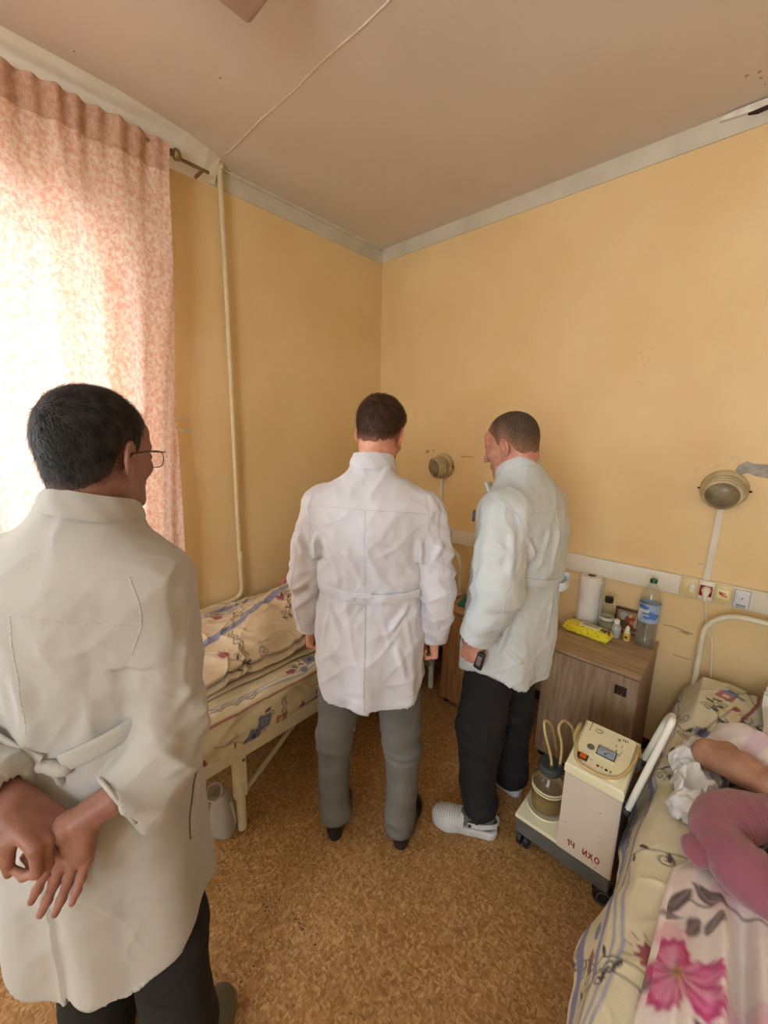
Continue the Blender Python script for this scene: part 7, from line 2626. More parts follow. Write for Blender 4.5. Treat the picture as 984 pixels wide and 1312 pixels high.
fs = [((-0.20, -0.13, 1.36), (-0.15, -0.20, 1.20), 0.012, 0.014), ((-0.19, -0.14, 1.30), (-0.20, -0.12, 1.10), 0.010, 0.012), ((-0.10, -0.21, 1.40), (-0.14, -0.20, 1.20), 0.010, 0.014),
      ((-0.05, -0.21, 1.38), (-0.08, -0.21, 1.18), 0.006, 0.012), ((-0.16, -0.18, 1.10), (-0.15, -0.18, 0.88), 0.011, 0.014), ((-0.10, -0.20, 1.10), (-0.11, -0.20, 0.90), 0.008, 0.012),
      ((-0.18, -0.13, 1.08), (-0.20, -0.08, 0.86), 0.009, 0.014), ((-0.04, -0.20, 1.10), (-0.04, -0.20, 0.92), 0.007, 0.012), ((-0.20, -0.10, 0.92), (-0.14, -0.17, 0.84), 0.006, 0.010),
      ((-0.30, -0.14, 1.24), (-0.26, -0.03, 1.10), 0.008, 0.014), ((-0.32, -0.08, 1.18), (-0.28, -0.15, 1.05), 0.008, 0.014), ((-0.27, -0.02, 1.36), (-0.30, -0.03, 1.06), 0.007, 0.016),
      ((-0.25, -0.13, 1.38), (-0.30, -0.15, 1.20), 0.007, 0.014), ((-0.18, 0.06, 1.30), (-0.17, 0.11, 1.05), 0.008, 0.016)]
disp = disp * 1.6 + 1.8 * folds(V, fs) + cloth_micro(V, tor, 1.2)
disp = disp * (1 - 0.9 * (Nn[:, 2] < -0.6))
V = V + Nn * disp[:, None]
coat1 = link_mesh('coat', V, Fq, M_COATR, P1, smooth=180)
sf = Surf(V, Fq)
FW = (0, 1, 0)
RX_ = (1, 0.25, 0)
seam(sf, [(0.0, -0.4, 1.43), (0.0, -0.4, 1.17)], 'centre_seam', M_SEAM, coat1, dirs=FW, width=0.006)
seam(sf, [(0.0, -0.4, 1.12), (0.0, -0.4, 0.74)], 'centre_seam', M_SEAM, coat1, dirs=FW, width=0.007, thick=0.0025)
seam(sf, [(-0.19, -0.4, 1.42), (0.19, -0.4, 1.42)], 'yoke_seam', M_SEAM, coat1, dirs=FW, width=0.004)
seam(sf, [(-0.5, 0.02, 1.47), (-0.5, -0.06, 1.455), (-0.5, -0.13, 1.42), (-0.5, -0.16, 1.36)], 'armhole_seam', M_SEAM, coat1, dirs=(1, 0, 0), width=0.009, thick=0.0018)
seam(sf, [(-0.5, -0.165, 1.34), (-0.5, -0.165, 1.24), (-0.5, -0.155, 1.12), (-0.5, -0.115, 1.02), (-0.5, -0.08, 0.96)], 'sleeve_seam', M_SEAM, coat1, dirs=(1, 0, 0), width=0.008, thick=0.0016)
seam(sf, [(-0.12, -0.30, 0.762), (-0.06, -0.3, 0.745), (0.06, -0.3, 0.745), (0.12, -0.3, 0.762)], 'hem_seam', M_SEAM, coat1, dirs=FW, width=0.003)
seam(sf, [(-0.5, -0.16, 0.80), (-0.5, -0.08, 0.815), (-0.5, 0.02, 0.81)], 'hem_seam', M_SEAM, coat1, dirs=(1, 0, 0), width=0.003)
seam(sf, [(-0.5, -0.125, 0.955), (-0.5, -0.095, 0.962), (-0.5, -0.05, 0.955)], 'pocket_edge', M_SEAM, coat1, dirs=(1, 0, 0), width=0.006, thick=0.0015)
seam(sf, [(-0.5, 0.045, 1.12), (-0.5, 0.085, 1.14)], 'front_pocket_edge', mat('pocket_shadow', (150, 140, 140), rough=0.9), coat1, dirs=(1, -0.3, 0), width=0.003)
V_, F_ = ribbon(sf, [(-0.185 + 0.33 * i / 30, -0.4, 1.175 - 0.035 * min(1, i / 15)) for i in range(31)], 0.034, 0.004, dirs=lambda p: (0, 1, 0), lift=0.004, rows=6)
link_mesh('half_belt', V_, F_, M_COATR, coat1, smooth=50)
for (bx, bz) in ((0.085, 1.14), (-0.17, 1.172)):
    h, nn = sf.hit((bx, -0.4, bz), FW)
    MB().lathe([(0.0065, 0), (0.0065, 0.002), (0.0045, 0.003), (0.004, 0.002), (0, 0.002)], h + nn * 0.009, n=18, rot=Vector(nn).to_track_quat('Z', 'Y').to_matrix()).build('button', M_BTN, coat1)
# loose loop of the belt behind the back
lp_ = [(0.035, -0.200, 1.150), (0.06, -0.225, 1.150), (0.03, -0.238, 1.140), (0.00, -0.236, 1.132), (-0.02, -0.222, 1.128)]
pts = spline(lp_, 6)
V = []
for p in pts:
    V += [p + np.array([0, 0, -0.016]), p + np.array([0, 0, 0.016]), p + np.array([0, -0.003, 0.016]), p + np.array([0, -0.003, -0.016])]
Fq = []
for i in range(len(pts) - 1):
    for j in range(4):
        Fq.append((i * 4 + j, i * 4 + (j + 1) % 4, (i + 1) * 4 + (j + 1) % 4, (i + 1) * 4 + j))
Fq += [(3, 2, 1, 0), tuple((len(pts) - 1) * 4 + j for j in range(4))]
link_mesh('belt_loop', V, Fq, M_COATR, coat1, smooth=50)
# cuff seam and button
c1, c0 = np.array(ptsL[-1]), np.array(ptsL[-2]); dz = (c1 - c0) / np.linalg.norm(c1 - c0)
u_ = np.cross(dz, [0, 1, 0]); u_ /= np.linalg.norm(u_); w_ = np.cross(dz, u_)
rng = [c1 - dz * 0.050 + (u_ * math.cos(a) + w_ * math.sin(a)) * 0.065 for a in [2 * PI * i / 40 for i in range(41)]]
seam(sf, rng, 'cuff_seam', M_SEAM, coat1, width=0.004, thick=0.002)
h, nn = sf.hit(c1 - dz * 0.018 + np.array([-0.2, -0.042, 0]), (1, 0, 0))
if h is not None:
    MB().lathe([(0.0065, 0), (0.0065, 0.002), (0.0045, 0.003), (0.004, 0.002), (0, 0.002)], h + nn * 0.001, n=18, rot=Vector(nn).to_track_quat('Z', 'Y').to_matrix()).build('button', M_BTN, coat1)
# badge on the chest
MB().box((-0.095, 0.108, 1.36), (0.030, 0.008, 0.045), 0.003, rot=('Z', 0.35)).build('chest_badge', mat('dark_badge', (92, 96, 108), (60, 60, 70), scale=90, rough=0.3), coat1)
collar(P1, (0.0, -0.020, 1.535), 0.073, 0.074, 0.052, rotm(0, -0.42, 0), gap=0.7, m=M_COATR)
lb = MB().box((-0.03, 0.080, 1.470), (0.045, 0.012, 0.050), 0.004, rot=('X', -0.5))
lb.build('collar_tab', M_COATR, P1)

trousers(P1, [[((-0.085, -0.03, 0.86), 0.088), ((-0.098, -0.005, 0.66), 0.096), ((-0.113, 0.003, 0.46), 0.092), ((-0.128, -0.010, 0.22), 0.073), ((-0.136, -0.035, 0.085), 0.068)],
              [((0.085, -0.03, 0.86), 0.088), ((0.098, -0.02, 0.66), 0.096), ((0.12, -0.025, 0.46), 0.092), ((0.132, -0.04, 0.22), 0.073), ((0.14, -0.045, 0.060), 0.072)]],
         (0, -0.02, 0.90), mat('black_trouser_cloth', (34, 33, 35), (26, 25, 27), scale=9, rough=0.9, bump=0.3, bscale=400), seed=7, hipr=(0.155, 0.11))
M_CLOGW = mat('white_clog_rubber', (214, 216, 214), (198, 200, 198), scale=12, rough=0.55)
M_CLOGG = mat('grey_insole', (96, 98, 96), rough=0.8)
clog(P1, (-0.105, -0.120, 0), (-0.235, 0.155, 0), -1, M_CLOGW, M_BLACK, M_CLOGG)
clog(P1, (0.140, -0.110, 0), (0.175, 0.175, 0), 1, M_CLOGW, M_BLACK, M_CLOGG)
pw = Matrix.Rotation(math.radians(90), 4, 'Z')
kp = Vector((-0.69, 1.5, 0)) + pw @ Vector((-0.262, -0.048, 0.862))
dv_ = thing('handheld_device', 'small rounded black device held in the left hand of the grey-haired man', 'phone', kp, math.radians(90))
MB().box((0, 0, 0), (0.016, 0.034, 0.074), 0.0075, rot=('X', 0.2), seg=4).build('housing', M_BLACK, dv_)
MB().box((-0.0085, -0.001, 0.002), (0.002, 0.018, 0.040), 0.001, rot=('X', 0.2)).build('window', mat('mauve_window', (120, 100, 104), rough=0.15), dv_)

# ------------------------------------------------------------ THE NEAR MAN (left foreground, hands clasped behind his back)
NX, NY, NA = -0.98, 0.18, 38
P2 = thing('person', 'dark-haired man with glasses in a white coat, hands clasped behind his back, left foreground', 'person', (NX, NY, 0), math.radians(NA))
H = Matrix.Translation((0.032, 0.014, 1.628)) @ Matrix.Rotation(-0.14, 4, 'Z') @ Matrix.Rotation(-0.10, 4, 'X') @ Matrix.Rotation(0.02, 4, 'Y')
f = Field((-0.12, -0.13, 1.40), (0.19, 0.20, 1.79), 0.003)
pre = head_field(f, H, 0.96, (0.02, -0.030, 1.42), (0.060, 0.068))
f.cut((0, 0, 1.43), (0, 0, -1))
Vh, Fh = f.mesh(1)
hd_f, hd_pre, hd_H = f, pre, H
g = Field((-0.36, -0.34, 0.04), (0.32, 0.3, 1.50), 0.012)
g.loft([(0.84, -0.03, 0, 0.14, 0.09), (1.0, -0.03, 0, 0.14, 0.09), (1.2, -0.03, 0, 0.14, 0.09), (1.36, -0.02, 0, 0.15, 0.085), (1.45, 0.01, -0.02, 0.09, 0.06)], 0.02)
for sx in (-1, 1):
    g.chain([(sx * 0.09 - 0.02, 0, 0.90), (sx * 0.10 - 0.02, 0.0, 0.50), (sx * 0.11, -0.03, 0.10)], [0.075, 0.05, 0.035], 0.03)
WR = np.array((0.072, -0.185, 0.978))      # right wrist
WL = np.array((-0.040, -0.195, 1.020))      # left wrist
g.chain([(0.13, -0.01, 1.37), (0.165, -0.055, 1.10), tuple(WR + np.array([0.035, 0.06, 0.03]))], [0.05, 0.042, 0.03], 0.02)
g.chain([(-0.20, -0.01, 1.38), (-0.265, -0.075, 1.12), tuple(WL + np.array([-0.06, 0.03, 0.02]))], [0.05, 0.042, 0.03], 0.02)
Vb, Fb = g.mesh(1)
parts = [(Vh, Fh), (Vb, Fb)]
# right hand: open, palm to the back, fingers hanging down
hf = Field((-0.10, -0.28, 0.74), (0.16, -0.10, 1.04), 0.0022)
hf.cone(WR + np.array([0.045, 0.035, 0.020]), WR, 0.030, 0.025, 0.0)
hand_field(hf, WR, (-0.33, 0.0, -0.94), (0.12, -1, 0.0), (-0.92, -0.1, 0.35),
           [[0.10, 0.14, 0.10], [0.14, 0.18, 0.12], [0.16, 0.22, 0.14], [0.20, 0.22, 0.14]], [(0.042, 0.044, -0.006), (0.066, 0.052, -0.020), (0.086, 0.046, -0.030)], spread=0.05, scale=1.02)
Vr, Fr = hf.mesh(1)
parts.append((Vr, Fr))
# left hand closed round the right wrist
hf = Field((-0.16, -0.32, 0.82), (0.12, -0.10, 1.12), 0.0022)
hf.cone(WL + np.array([-0.075, 0.035, 0.022]), WL, 0.031, 0.027, 0.0)
hand_field(hf, WL, (0.78, -0.10, -0.50), (-0.50, 0.05, -0.85), (-0.05, -1, 0.1),
           [[0.95, 1.25, 0.7], [1.05, 1.35, 0.8], [1.1, 1.4, 0.8], [1.15, 1.4, 0.8]], [(0.048, 0.032, 0.018), (0.066, 0.036, 0.050), (0.078, 0.030, 0.078)], scale=0.98)
Vl, Fl = hf.mesh(1)
parts.append((Vl, Fl))
V, Fq = merge(parts)
cols = skin_cols(V, (160, 116, 98), (142, 88, 80))
R_ = np.array(H.to_3x3()); o_ = np.array(H.translation)
L_ = (V - o_) @ R_
hd = np.abs(V[:, 2] - 1.64) < 0.16
fade = (np.clip((L_[:, 2] + 0.085) / 0.04, 0, 1) * (L_[:, 1] < 0.0) * hd * (np.abs(L_[:, 0]) < 0.078) * (0.35 + 0.25 * vnoise(V * 400)))[:, None]
cols = cols * (1 - fade) + np.array(lin((48, 42, 40))) * fade
link_mesh('body', V, Fq, M_SKIN, P2, smooth=180, cols=cols)
eyes(P2, H)
ZB3 = [(-0.12, -0.070), (-0.085, -0.070), (-0.055, -0.056), (-0.035, -0.036), (-0.024, 0.004), (0.0, 0.028), (0.010, 0.000), (0.028, 0.004), (0.036, 0.040), (0.070, 0.066), (0.085, 0.085), (0.12, 0.09)]
add_head_parts(P2, H, hd_f, hd_pre, None, (30, 29, 30), (62, 58, 56), 0.007, ZB3, 9000, 0.026, 0.0011,
               lambda p: np.stack([p[:, 0] * 5 + 0.3, np.where(p[:, 2] > 0.05, 0.9, -0.4), np.where(p[:, 2] > 0.08, 0.0, -1.0)], -1), 9, tmin=0.002, skin=(110, 80, 68), fade_h=0.045, lift=0.25)
# glasses
gl = []
R3, o3 = H.to_3x3(), H.translation
def GW(p):
    return tuple(o3 + R3 @ Vector(p))


M_FRM = mat('dark_metal_frame', (40, 34, 34), rough=0.3, metal=0.5)
gl_root = None
for sx in (-1, 1):
    gb_ = MB().tube([GW((sx * 0.080, -0.022, -0.016)), GW((sx * 0.083, -0.006, 0.004)), GW((sx * 0.082, 0.03, 0.010)), GW((sx * 0.074, 0.085, 0.012)), GW((sx * 0.066, 0.098, 0.012))], [0.0022, 0.0018, 0.0013, 0.0015, 0.0016], 8)
    o = gb_.build('glasses_temple', M_FRM, P2)
rim_b = MB()
for sx in (-1, 1):
    loop = []
    for i in range(28):
        a = 2 * PI * i / 28
        cx_ = math.copysign(abs(math.cos(a)) ** 0.7, math.cos(a)) * 0.0265; cz_ = math.copysign(abs(math.sin(a)) ** 0.8, math.sin(a)) * 0.0185
        loop.append(GW((sx * 0.036 + cx_, 0.104 - abs(sx * 0.036 + cx_) * 0.10, -0.004 + cz_)))
    rim_b.tube(loop, 0.0010, 6, closed=True)
    ctr_ = GW((sx * 0.036, 0.1005, -0.004))
    lens = MB().add([ctr_] + loop, [(0, 1 + i, 1 + (i + 1) % 28) for i in range(28)])
    lens.build('glasses_lens', glassy('lens_glass', (244, 244, 240), 0.02, 0.02), P2)
rim_b.tube([GW((-0.010, 0.102, 0.004)), GW((0, 0.106, 0.007)), GW((0.010, 0.102, 0.004))], 0.0011, 6)
rim_b.build('glasses_rim', M_FRM, P2)

# coat
M_SEAM_SHADED = mat('shaded_seam', (190, 186, 179), (166, 162, 156), scale=260, rough=0.8, bump=0.5, bscale=300)  # greyed to go with the shade painted into the near man's coat
f = Field((-0.42, -0.34, 0.38), (0.34, 0.24, 1.62), 0.0055)
f.loft([(0.40, -0.035, 0.0, 0.212, 0.160), (0.60, -0.036, 0.0, 0.206, 0.156), (0.80, -0.036, 0.0, 0.196, 0.148), (0.96, -0.035, -0.002, 0.190, 0.142), (1.08, -0.034, -0.004, 0.183, 0.132),
        (1.20, -0.028, -0.010, 0.190, 0.132), (1.30, -0.028, -0.016, 0.198, 0.130), (1.38, -0.024, -0.022, 0.200, 0.116), (1.435, -0.010, -0.022, 0.165, 0.095), (1.475, 0.006, -0.022, 0.122, 0.082), (1.51, 0.016, -0.018, 0.090, 0.076), (1.54, 0.020, -0.016, 0.076, 0.074)], 0.0, n=2.4)
for sx in (-1, 1):
    f.ell((-0.026 + sx * 0.150, -0.018, 1.395), (0.085, 0.070, 0.050), rotm(0, 0, sx * 0.42), 0.05)
nR = [(0.134, -0.014, 1.362), (0.153, -0.030, 1.22), (0.164, -0.050, 1.08), (0.158, -0.085, 1.015), (0.120, -0.150, 0.990)]
nL = [(-0.200, -0.014, 1.365), (-0.238, -0.045, 1.22), (-0.268, -0.075, 1.12), (-0.195, -0.145, 1.065), (-0.062, -0.190, 1.028)]
tor_V, tor_F = f.mesh(1)
sleeve(f, nR, [0.070, 0.068, 0.068, 0.064, 0.056], 0.05, 0.014,
       extra=(((0.166, -0.070, 1.02), (0.156, -0.120, 0.965), 0.056, 0.048), ((0.105, -0.165, 0.970), (0.152, -0.115, 0.945), 0.052, 0.042)))
sleeve(f, nL, [0.074, 0.074, 0.068, 0.060, 0.050], 0.05, 0.014)
q = f.blk(f.lo, f.lo + f.n * f.h); sl, X, Y, Z = q
hemz = 0.465 + 0.10 * np.clip((np.abs(X + 0.035) - 0.10) / 0.12, 0, 1) ** 2 - 0.015 * (X < -0.055)
f.D = np.maximum(f.D, hemz - Z)
V, Fq = f.mesh(2)
Nn = vnormals(V, Fq)
x, y, z = V.T
dA = np.full(len(V), 9.0)
for pts in (nR, nL):
    for a, b in zip(pts, pts[1:]):
        a = np.array(a); b = np.array(b); d = b - a
        t = np.clip(((V - a) @ d) / (d @ d), 0, 1)
        dA = np.minimum(dA, np.linalg.norm(V - a - t[:, None] * d, axis=1))
arm = np.clip((0.125 - dA) / 0.03, 0, 1) * np.clip((1.34 - z) / 0.06, 0, 1) * np.clip((np.abs(x + 0.03) - 0.06) / 0.06, 0, 1)
tor = 1 - arm
disp = tor * 0.007 * ridged(np.stack([x * 7 + 3, y * 7, z * 1.9], -1)) * np.clip((1.33 - z) / 0.2, 0, 1)
disp += tor * 0.004 * vnoise(np.stack([x * 6, y * 6, z * 5], -1))
disp += tor * 0.012 * (1 - np.clip((z - 0.46) / 0.5, 0, 1)) * np.sin(np.arctan2(x + 0.015, -y) * 6 + 0.9) * 0.7
disp += arm * 0.008 * ridged(np.stack([x * 8 + 2, y * 12, z * 12 + y * 9], -1)) * (0.4 + 0.6 * np.exp(-((z - 1.04) / 0.09) ** 2))
disp += arm * 0.004 * vnoise(np.stack([x * 11, y * 11, z * 9], -1))
fs = [((0.15, -0.13, 1.30), (0.06, -0.15, 1.08), 0.013, 0.018), ((0.12, -0.14, 1.28), (0.02, -0.15, 1.02), 0.010, 0.018), ((0.165, -0.11, 1.26), (0.13, -0.14, 1.06), 0.012, 0.014),
      ((-0.20, -0.11, 1.28), (-0.12, -0.14, 1.08), 0.012, 0.016), ((-0.05, -0.15, 1.24), (-0.03, -0.15, 1.02), 0.006, 0.018),
      ((0.235, -0.04, 1.20), (0.16, -0.12, 1.06), 0.011, 0.014), ((0.24, -0.02, 1.12), (0.19, -0.12, 1.06), 0.010, 0.013), ((0.245, -0.05, 1.05), (0.20, -0.14, 1.03), 0.008, 0.012),
      ((0.20, 0.02, 1.30), (0.22, -0.02, 1.12), 0.007, 0.018),
      ((0.20, -0.04, 0.94), (0.18, -0.10, 0.70), 0.012, 0.02), ((0.21, 0.02, 0.92), (0.215, -0.01, 0.66), 0.014, 0.018), ((0.12, -0.15, 0.90), (0.11, -0.16, 0.60), 0.008, 0.02),
      ((-0.30, -0.06, 1.18), (-0.22, -0.19, 1.10), 0.010, 0.014), ((-0.28, -0.10, 1.10), (-0.18, -0.22, 1.05), 0.010, 0.013), ((0.08, -0.16, 0.72), (0.15, -0.15, 0.70), 0.004, 0.014)]
disp = disp * 1.5 + np.clip(1.6 * folds(V, fs), -0.010, 0.011) * (1 - 0.45 * arm) + cloth_micro(V, tor, 0.9)
# overlapped back vent: the left panel stands proud
disp += 0.007 * (x < -0.055) * np.clip((0.92 - z) / 0.05, 0, 1) * (y < 0)
disp = disp * (1 - 0.9 * (Nn[:, 2] < -0.6))
V = V + Nn * disp[:, None]
coat2 = link_mesh('coat', V, Fq, M_COAT_SHADED, P2, smooth=180)
sf = Surf(V, Fq)
seam(sf, [(-0.205, -0.5, 1.352), (-0.1, -0.5, 1.358), (0, -0.5, 1.352), (0.08, -0.5, 1.338), (0.150, -0.5, 1.325)], 'yoke_seam', M_SEAM_SHADED, coat2, dirs=FW, width=0.0028, thick=0.0008)
seam(sf, [(-0.042, -0.5, 1.352), (-0.045, -0.5, 1.12)], 'centre_seam', M_SEAM_SHADED, coat2, dirs=FW, width=0.004)
seam(sf, [(0.150, -0.5, 1.415), (0.168, -0.5, 1.37), (0.166, -0.5, 1.32), (0.15, -0.5, 1.27)], 'armhole_seam', M_SEAM_SHADED, coat2, dirs=FW, width=0.004, thick=0.0013)
seam(sf, [(-0.03, -0.5, 0.465), (0.05, -0.5, 0.462), (0.12, -0.5, 0.472), (0.17, -0.5, 0.50)], 'hem_seam', M_SEAM_SHADED, coat2, dirs=FW, width=0.003)
# rolled cuff edges
for P_end, P_prev, rr_c in ((nR[-1], nR[-2], 0.0525), (nL[-1], nL[-2], 0.0465)):
    c1, c0 = np.array(P_end), np.array(P_prev)
    dz = (c1 - c0) / np.linalg.norm(c1 - c0)
    u_ = np.cross(dz, [0, 0, 1]); u_ /= np.linalg.norm(u_); w_ = np.cross(dz, u_)
    MB().tube([tuple(c1 + (u_ * math.cos(a) * (1 + 0.04 * math.sin(3 * a)) + w_ * math.sin(a)) * rr_c) for a in [2 * PI * i / 40 for i in range(40)]], 0.0042, 8, closed=True).build('cuff', M_COAT_SHADED, coat2)
# side pocket
seam(sf, [(0.5, 0.030, 0.93), (0.5, 0.000, 0.86), (0.5, -0.035, 0.79), (0.5, -0.045, 0.74)], 'pocket_edge', mat('pocket_slit', (70, 66, 70), rough=0.9), coat2, dirs=(-1, 0.1, 0), width=0.005, thick=0.001)
seam(sf, [(0.5, 0.050, 0.935), (0.5, 0.020, 0.86), (0.5, -0.015, 0.79), (0.5, -0.028, 0.735)], 'pocket_welt', M_SEAM_SHADED, coat2, dirs=(-1, 0.1, 0), width=0.026, thick=0.004)
# half belt, sagging to a knot in the middle
sft = Surf(tor_V + vnormals(tor_V, tor_F) * 0.004, tor_F)
V_, F_ = ribbon(sft, [(0.132 - 0.117 * i / 20, -0.5, 1.118 - 0.060 * (i / 20) ** 0.9) for i in range(21)], 0.036, 0.004, dirs=FW, lift=0.007, rows=6)
link_mesh('half_belt', V_, F_, M_COAT_SHADED, coat2, smooth=50)
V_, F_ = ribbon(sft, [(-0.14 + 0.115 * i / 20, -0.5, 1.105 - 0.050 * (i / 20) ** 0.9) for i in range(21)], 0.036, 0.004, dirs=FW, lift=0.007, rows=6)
link_mesh('half_belt', V_, F_, M_COAT_SHADED, coat2, smooth=50)
fk = Field((-0.08, -0.22, 0.96), (0.08, -0.10, 1.12), 0.0035)
h0, _n = sft.hit((0.0, -0.5, 1.045), FW)
fk.cone((-0.024, h0[1] - 0.008, 1.052), (0.020, h0[1] - 0.006, 1.046), 0.010, 0.010, 0.0)
fk.cone((0.004, h0[1] - 0.008, 1.050), (0.010, h0[1] - 0.006, 1.016), 0.008, 0.005, 0.006)
Vk, Fk = fk.mesh(1)
Nk = vnormals(Vk, Fk)
Vk = Vk + Nk * (0.003 * ridged(Vk * np.array([60, 60, 40])))[:, None]
link_mesh('belt_knot', Vk, Fk, M_COAT_SHADED, coat2, smooth=180)
collar(P2, (0.028, -0.018, 1.508), 0.072, 0.072, 0.048, rotm(-0.1, -0.22, 0.13), gap=0.7, flare=0.006, m=M_COAT_SHADED)
trousers(P2, [[((-0.105, 0, 0.84), 0.085), ((-0.11, 0, 0.62), 0.085), ((-0.12, -0.005, 0.44), 0.085), ((-0.125, -0.02, 0.24), 0.075), ((-0.12, -0.03, 0.06), 0.072)],
              [((0.045, 0, 0.84), 0.085), ((0.060, 0, 0.62), 0.086), ((0.075, -0.005, 0.44), 0.084), ((0.095, -0.02, 0.24), 0.080), ((0.11, -0.02, 0.06), 0.078)]],
         (-0.035, 0, 0.88), MATS['black_trouser_cloth'], seed=11, h=0.009, hipr=(0.14, 0.10))
M_CLOGK = mat('olive_grey_clog', (112, 106, 90), (96, 92, 78), scale=14, rough=0.6)
clog(P2, (0.085, -0.120, 0), (0.150, 0.135, 0), 1, M_CLOGK, M_CLOGK, M_CLOGG, emblem=False)
clog(P2, (-0.13, -0.115, 0), (-0.155, 0.150, 0), -1, M_CLOGK, M_CLOGK, M_CLOGG, emblem=False)

# ------------------------------------------------------------ THE PATIENT IN THE RIGHT BED (mostly under the duvet)
P3 = thing('person', 'patient lying in the right bed, bare forearm resting across a mauve cushion', 'person', (0.40, 1.6, 0.50))
ox = np.array([0.40, 1.6, 0.50])


def Lc3(p):
    return tuple(np.array(p) - ox)


H = Matrix.Translation(Lc3((0.49, 2.02, 0.775))) @ Matrix.Rotation(PI, 4, 'Z') @ Matrix.Rotation(PI / 2 - 0.35, 4, 'X')
# lying on the back: crown towards +y, face up
Rl = Matrix(((-1, 0, 0), (0, -0.34, 0.94), (0, 0.94, 0.34))).to_4x4()
H = Matrix.Translation(Lc3((0.49, 2.02, 0.765))) @ Rl
f = Field(Lc3((0.33, 1.78, 0.60)), Lc3((0.65, 2.18, 0.93)), 0.004)
pre = head_field(f, H, 0.96, Lc3((0.46, 1.86, 0.66)), (0.052, 0.06))
Vh, Fh = f.mesh(1)
hd_f, hd_pre = f, pre
g = Field(Lc3((-0.05, 0.30, 0.48)), Lc3((0.78, 1.98, 0.80)), 0.011)
for sx in (-1, 1):
    g.chain([Lc3((0.42 + sx * 0.07, 1.80, 0.585)), Lc3((0.42 + sx * 0.06, 1.55, 0.572)), Lc3((0.42 + sx * 0.06, 1.28, 0.560))], [0.060, 0.048, 0.042], 0.04)
    g.chain([Lc3((0.42 + sx * 0.08, 1.25, 0.550)), Lc3((0.42 + sx * 0.11, 0.85, 0.548)), Lc3((0.42 + sx * 0.11, 0.48, 0.540))], [0.042, 0.034, 0.026], 0.03)
g.cone(Lc3((0.46, 1.82, 0.63)), Lc3((0.47, 1.90, 0.67)), 0.050, 0.050, 0.03)
g.chain([Lc3((0.56, 1.80, 0.575)), Lc3((0.60, 1.60, 0.552)), Lc3((0.57, 1.42, 0.550))], [0.042, 0.030, 0.024], 0.02)
Vb, Fb = g.mesh(1)
fa = Field(Lc3((-0.06, 1.30, 0.54)), Lc3((0.46, 1.86, 0.76)), 0.004)
el_, wr_ = (0.028, 1.645, 0.615), (0.270, 1.462, 0.690)
fa.chain([Lc3((0.30, 1.78, 0.60)), Lc3((0.15, 1.725, 0.620)), Lc3(el_)], [0.052, 0.048, 0.045], 0.02)
fa.chain([Lc3(el_), Lc3((0.110, 1.590, 0.650)), Lc3((0.19, 1.525, 0.672)), Lc3(wr_)], [0.044, 0.048, 0.040, 0.028], 0.02)
Va, Fa = fa.mesh(1)
hf = Field(Lc3((0.22, 1.24, 0.58)), Lc3((0.46, 1.50, 0.76)), 0.0028)
hf.cone(Lc3((0.255, 1.474, 0.686)), Lc3(wr_), 0.029, 0.027, 0.0)
hand_field(hf, Lc3(wr_), (0.85, -0.50, -0.10), (-0.1, -0.1, -1), (0.45, 0.85, 0.1), [[0.3, 0.4, 0.3]] * 4, [(0.045, 0.045, 0.012), (0.075, 0.050, 0.022), (0.098, 0.046, 0.030)], scale=0.92)
Vr, Fr = hf.mesh(1)
V, Fq = merge([(Vh, Fh), (Vb, Fb), (Va, Fa), (Vr, Fr)])
V = V + vnormals(V, Fq) * (0.0010 * vnoise(V * 45))[:, None]
link_mesh('body', V, Fq, M_SKIN, P3, smooth=180, cols=skin_cols(V, (190, 148, 124), (176, 128, 106)))
eyes(P3, H)
add_head_parts(P3, H, hd_f, hd_pre, None, (96, 88, 80), (140, 130, 120), 0.016, [(-0.12, -0.08), (-0.06, -0.06), (-0.03, -0.04), (0.0, 0.02), (0.03, 0.03), (0.05, 0.06), (0.10, 0.085)], 2500, 0.03, 0.0014,
               lambda p: np.stack([p[:, 0] * 4, -np.ones(len(p)), -0.5 * np.ones(len(p))], -1), 13, tmin=0.006, skin=(96, 88, 80), fade_h=0.03)

# U-shaped mauve neck cushion under the forearm
NPc = at_z(925, 1065, 0.63)
t = thing('neck_cushion', 'mauve U-shaped neck cushion on the right bed under the forearm', 'cushion', (0.15, 1.34, 0.56))
oc = np.array([0.15, 1.34, 0.56])
f = Field((-0.24, -0.26, -0.06), (0.30, 0.22, 0.20), 0.0042)
ring = [(0.33, 1.45, 0.620), (0.24, 1.475, 0.622), (0.155, 1.445, 0.622), (0.095, 1.385, 0.620), (0.070, 1.310, 0.618), (0.100, 1.240, 0.618), (0.170, 1.205, 0.620), (0.260, 1.205, 0.622), (0.35, 1.235, 0.622)]
ring = spline(ring, 4)
rr_ = [0.060 + 0.004 * math.sin(i * 0.6) for i in range(len(ring))]
for i in range(len(ring) - 1):
    f.cone(ring[i] - oc, ring[i + 1] - oc, rr_[i], rr_[i + 1], 0.012 if i else 0)
V, Fq = f.mesh(2)
Nn = vnormals(V, Fq)
dd = 0.003 * vnoise(V * 14) + 0.0025 * ridged(V * np.array([22, 22, 9]))
c_ = np.array([0.20, 1.335, 0.62]) - oc        # gathered pleats on the inside of the curve
rad = np.hypot(V[:, 0] - c_[0], V[:, 1] - c_[1])
ang = np.arctan2(V[:, 1] - c_[1], V[:, 0] - c_[0])
dd += 0.003 * np.sin(ang * 26) * np.exp(-((rad - 0.085) / 0.03) ** 2)
V = V + Nn * dd[:, None]
M_MAUVE = mat('mauve_jersey', (152, 88, 106), (138, 78, 96), scale=4, rough=0.9, bump=0.35, bscale=500, sheen=0.5)
link_mesh('cushion_cover', V, Fq, M_MAUVE, t, smooth=180)
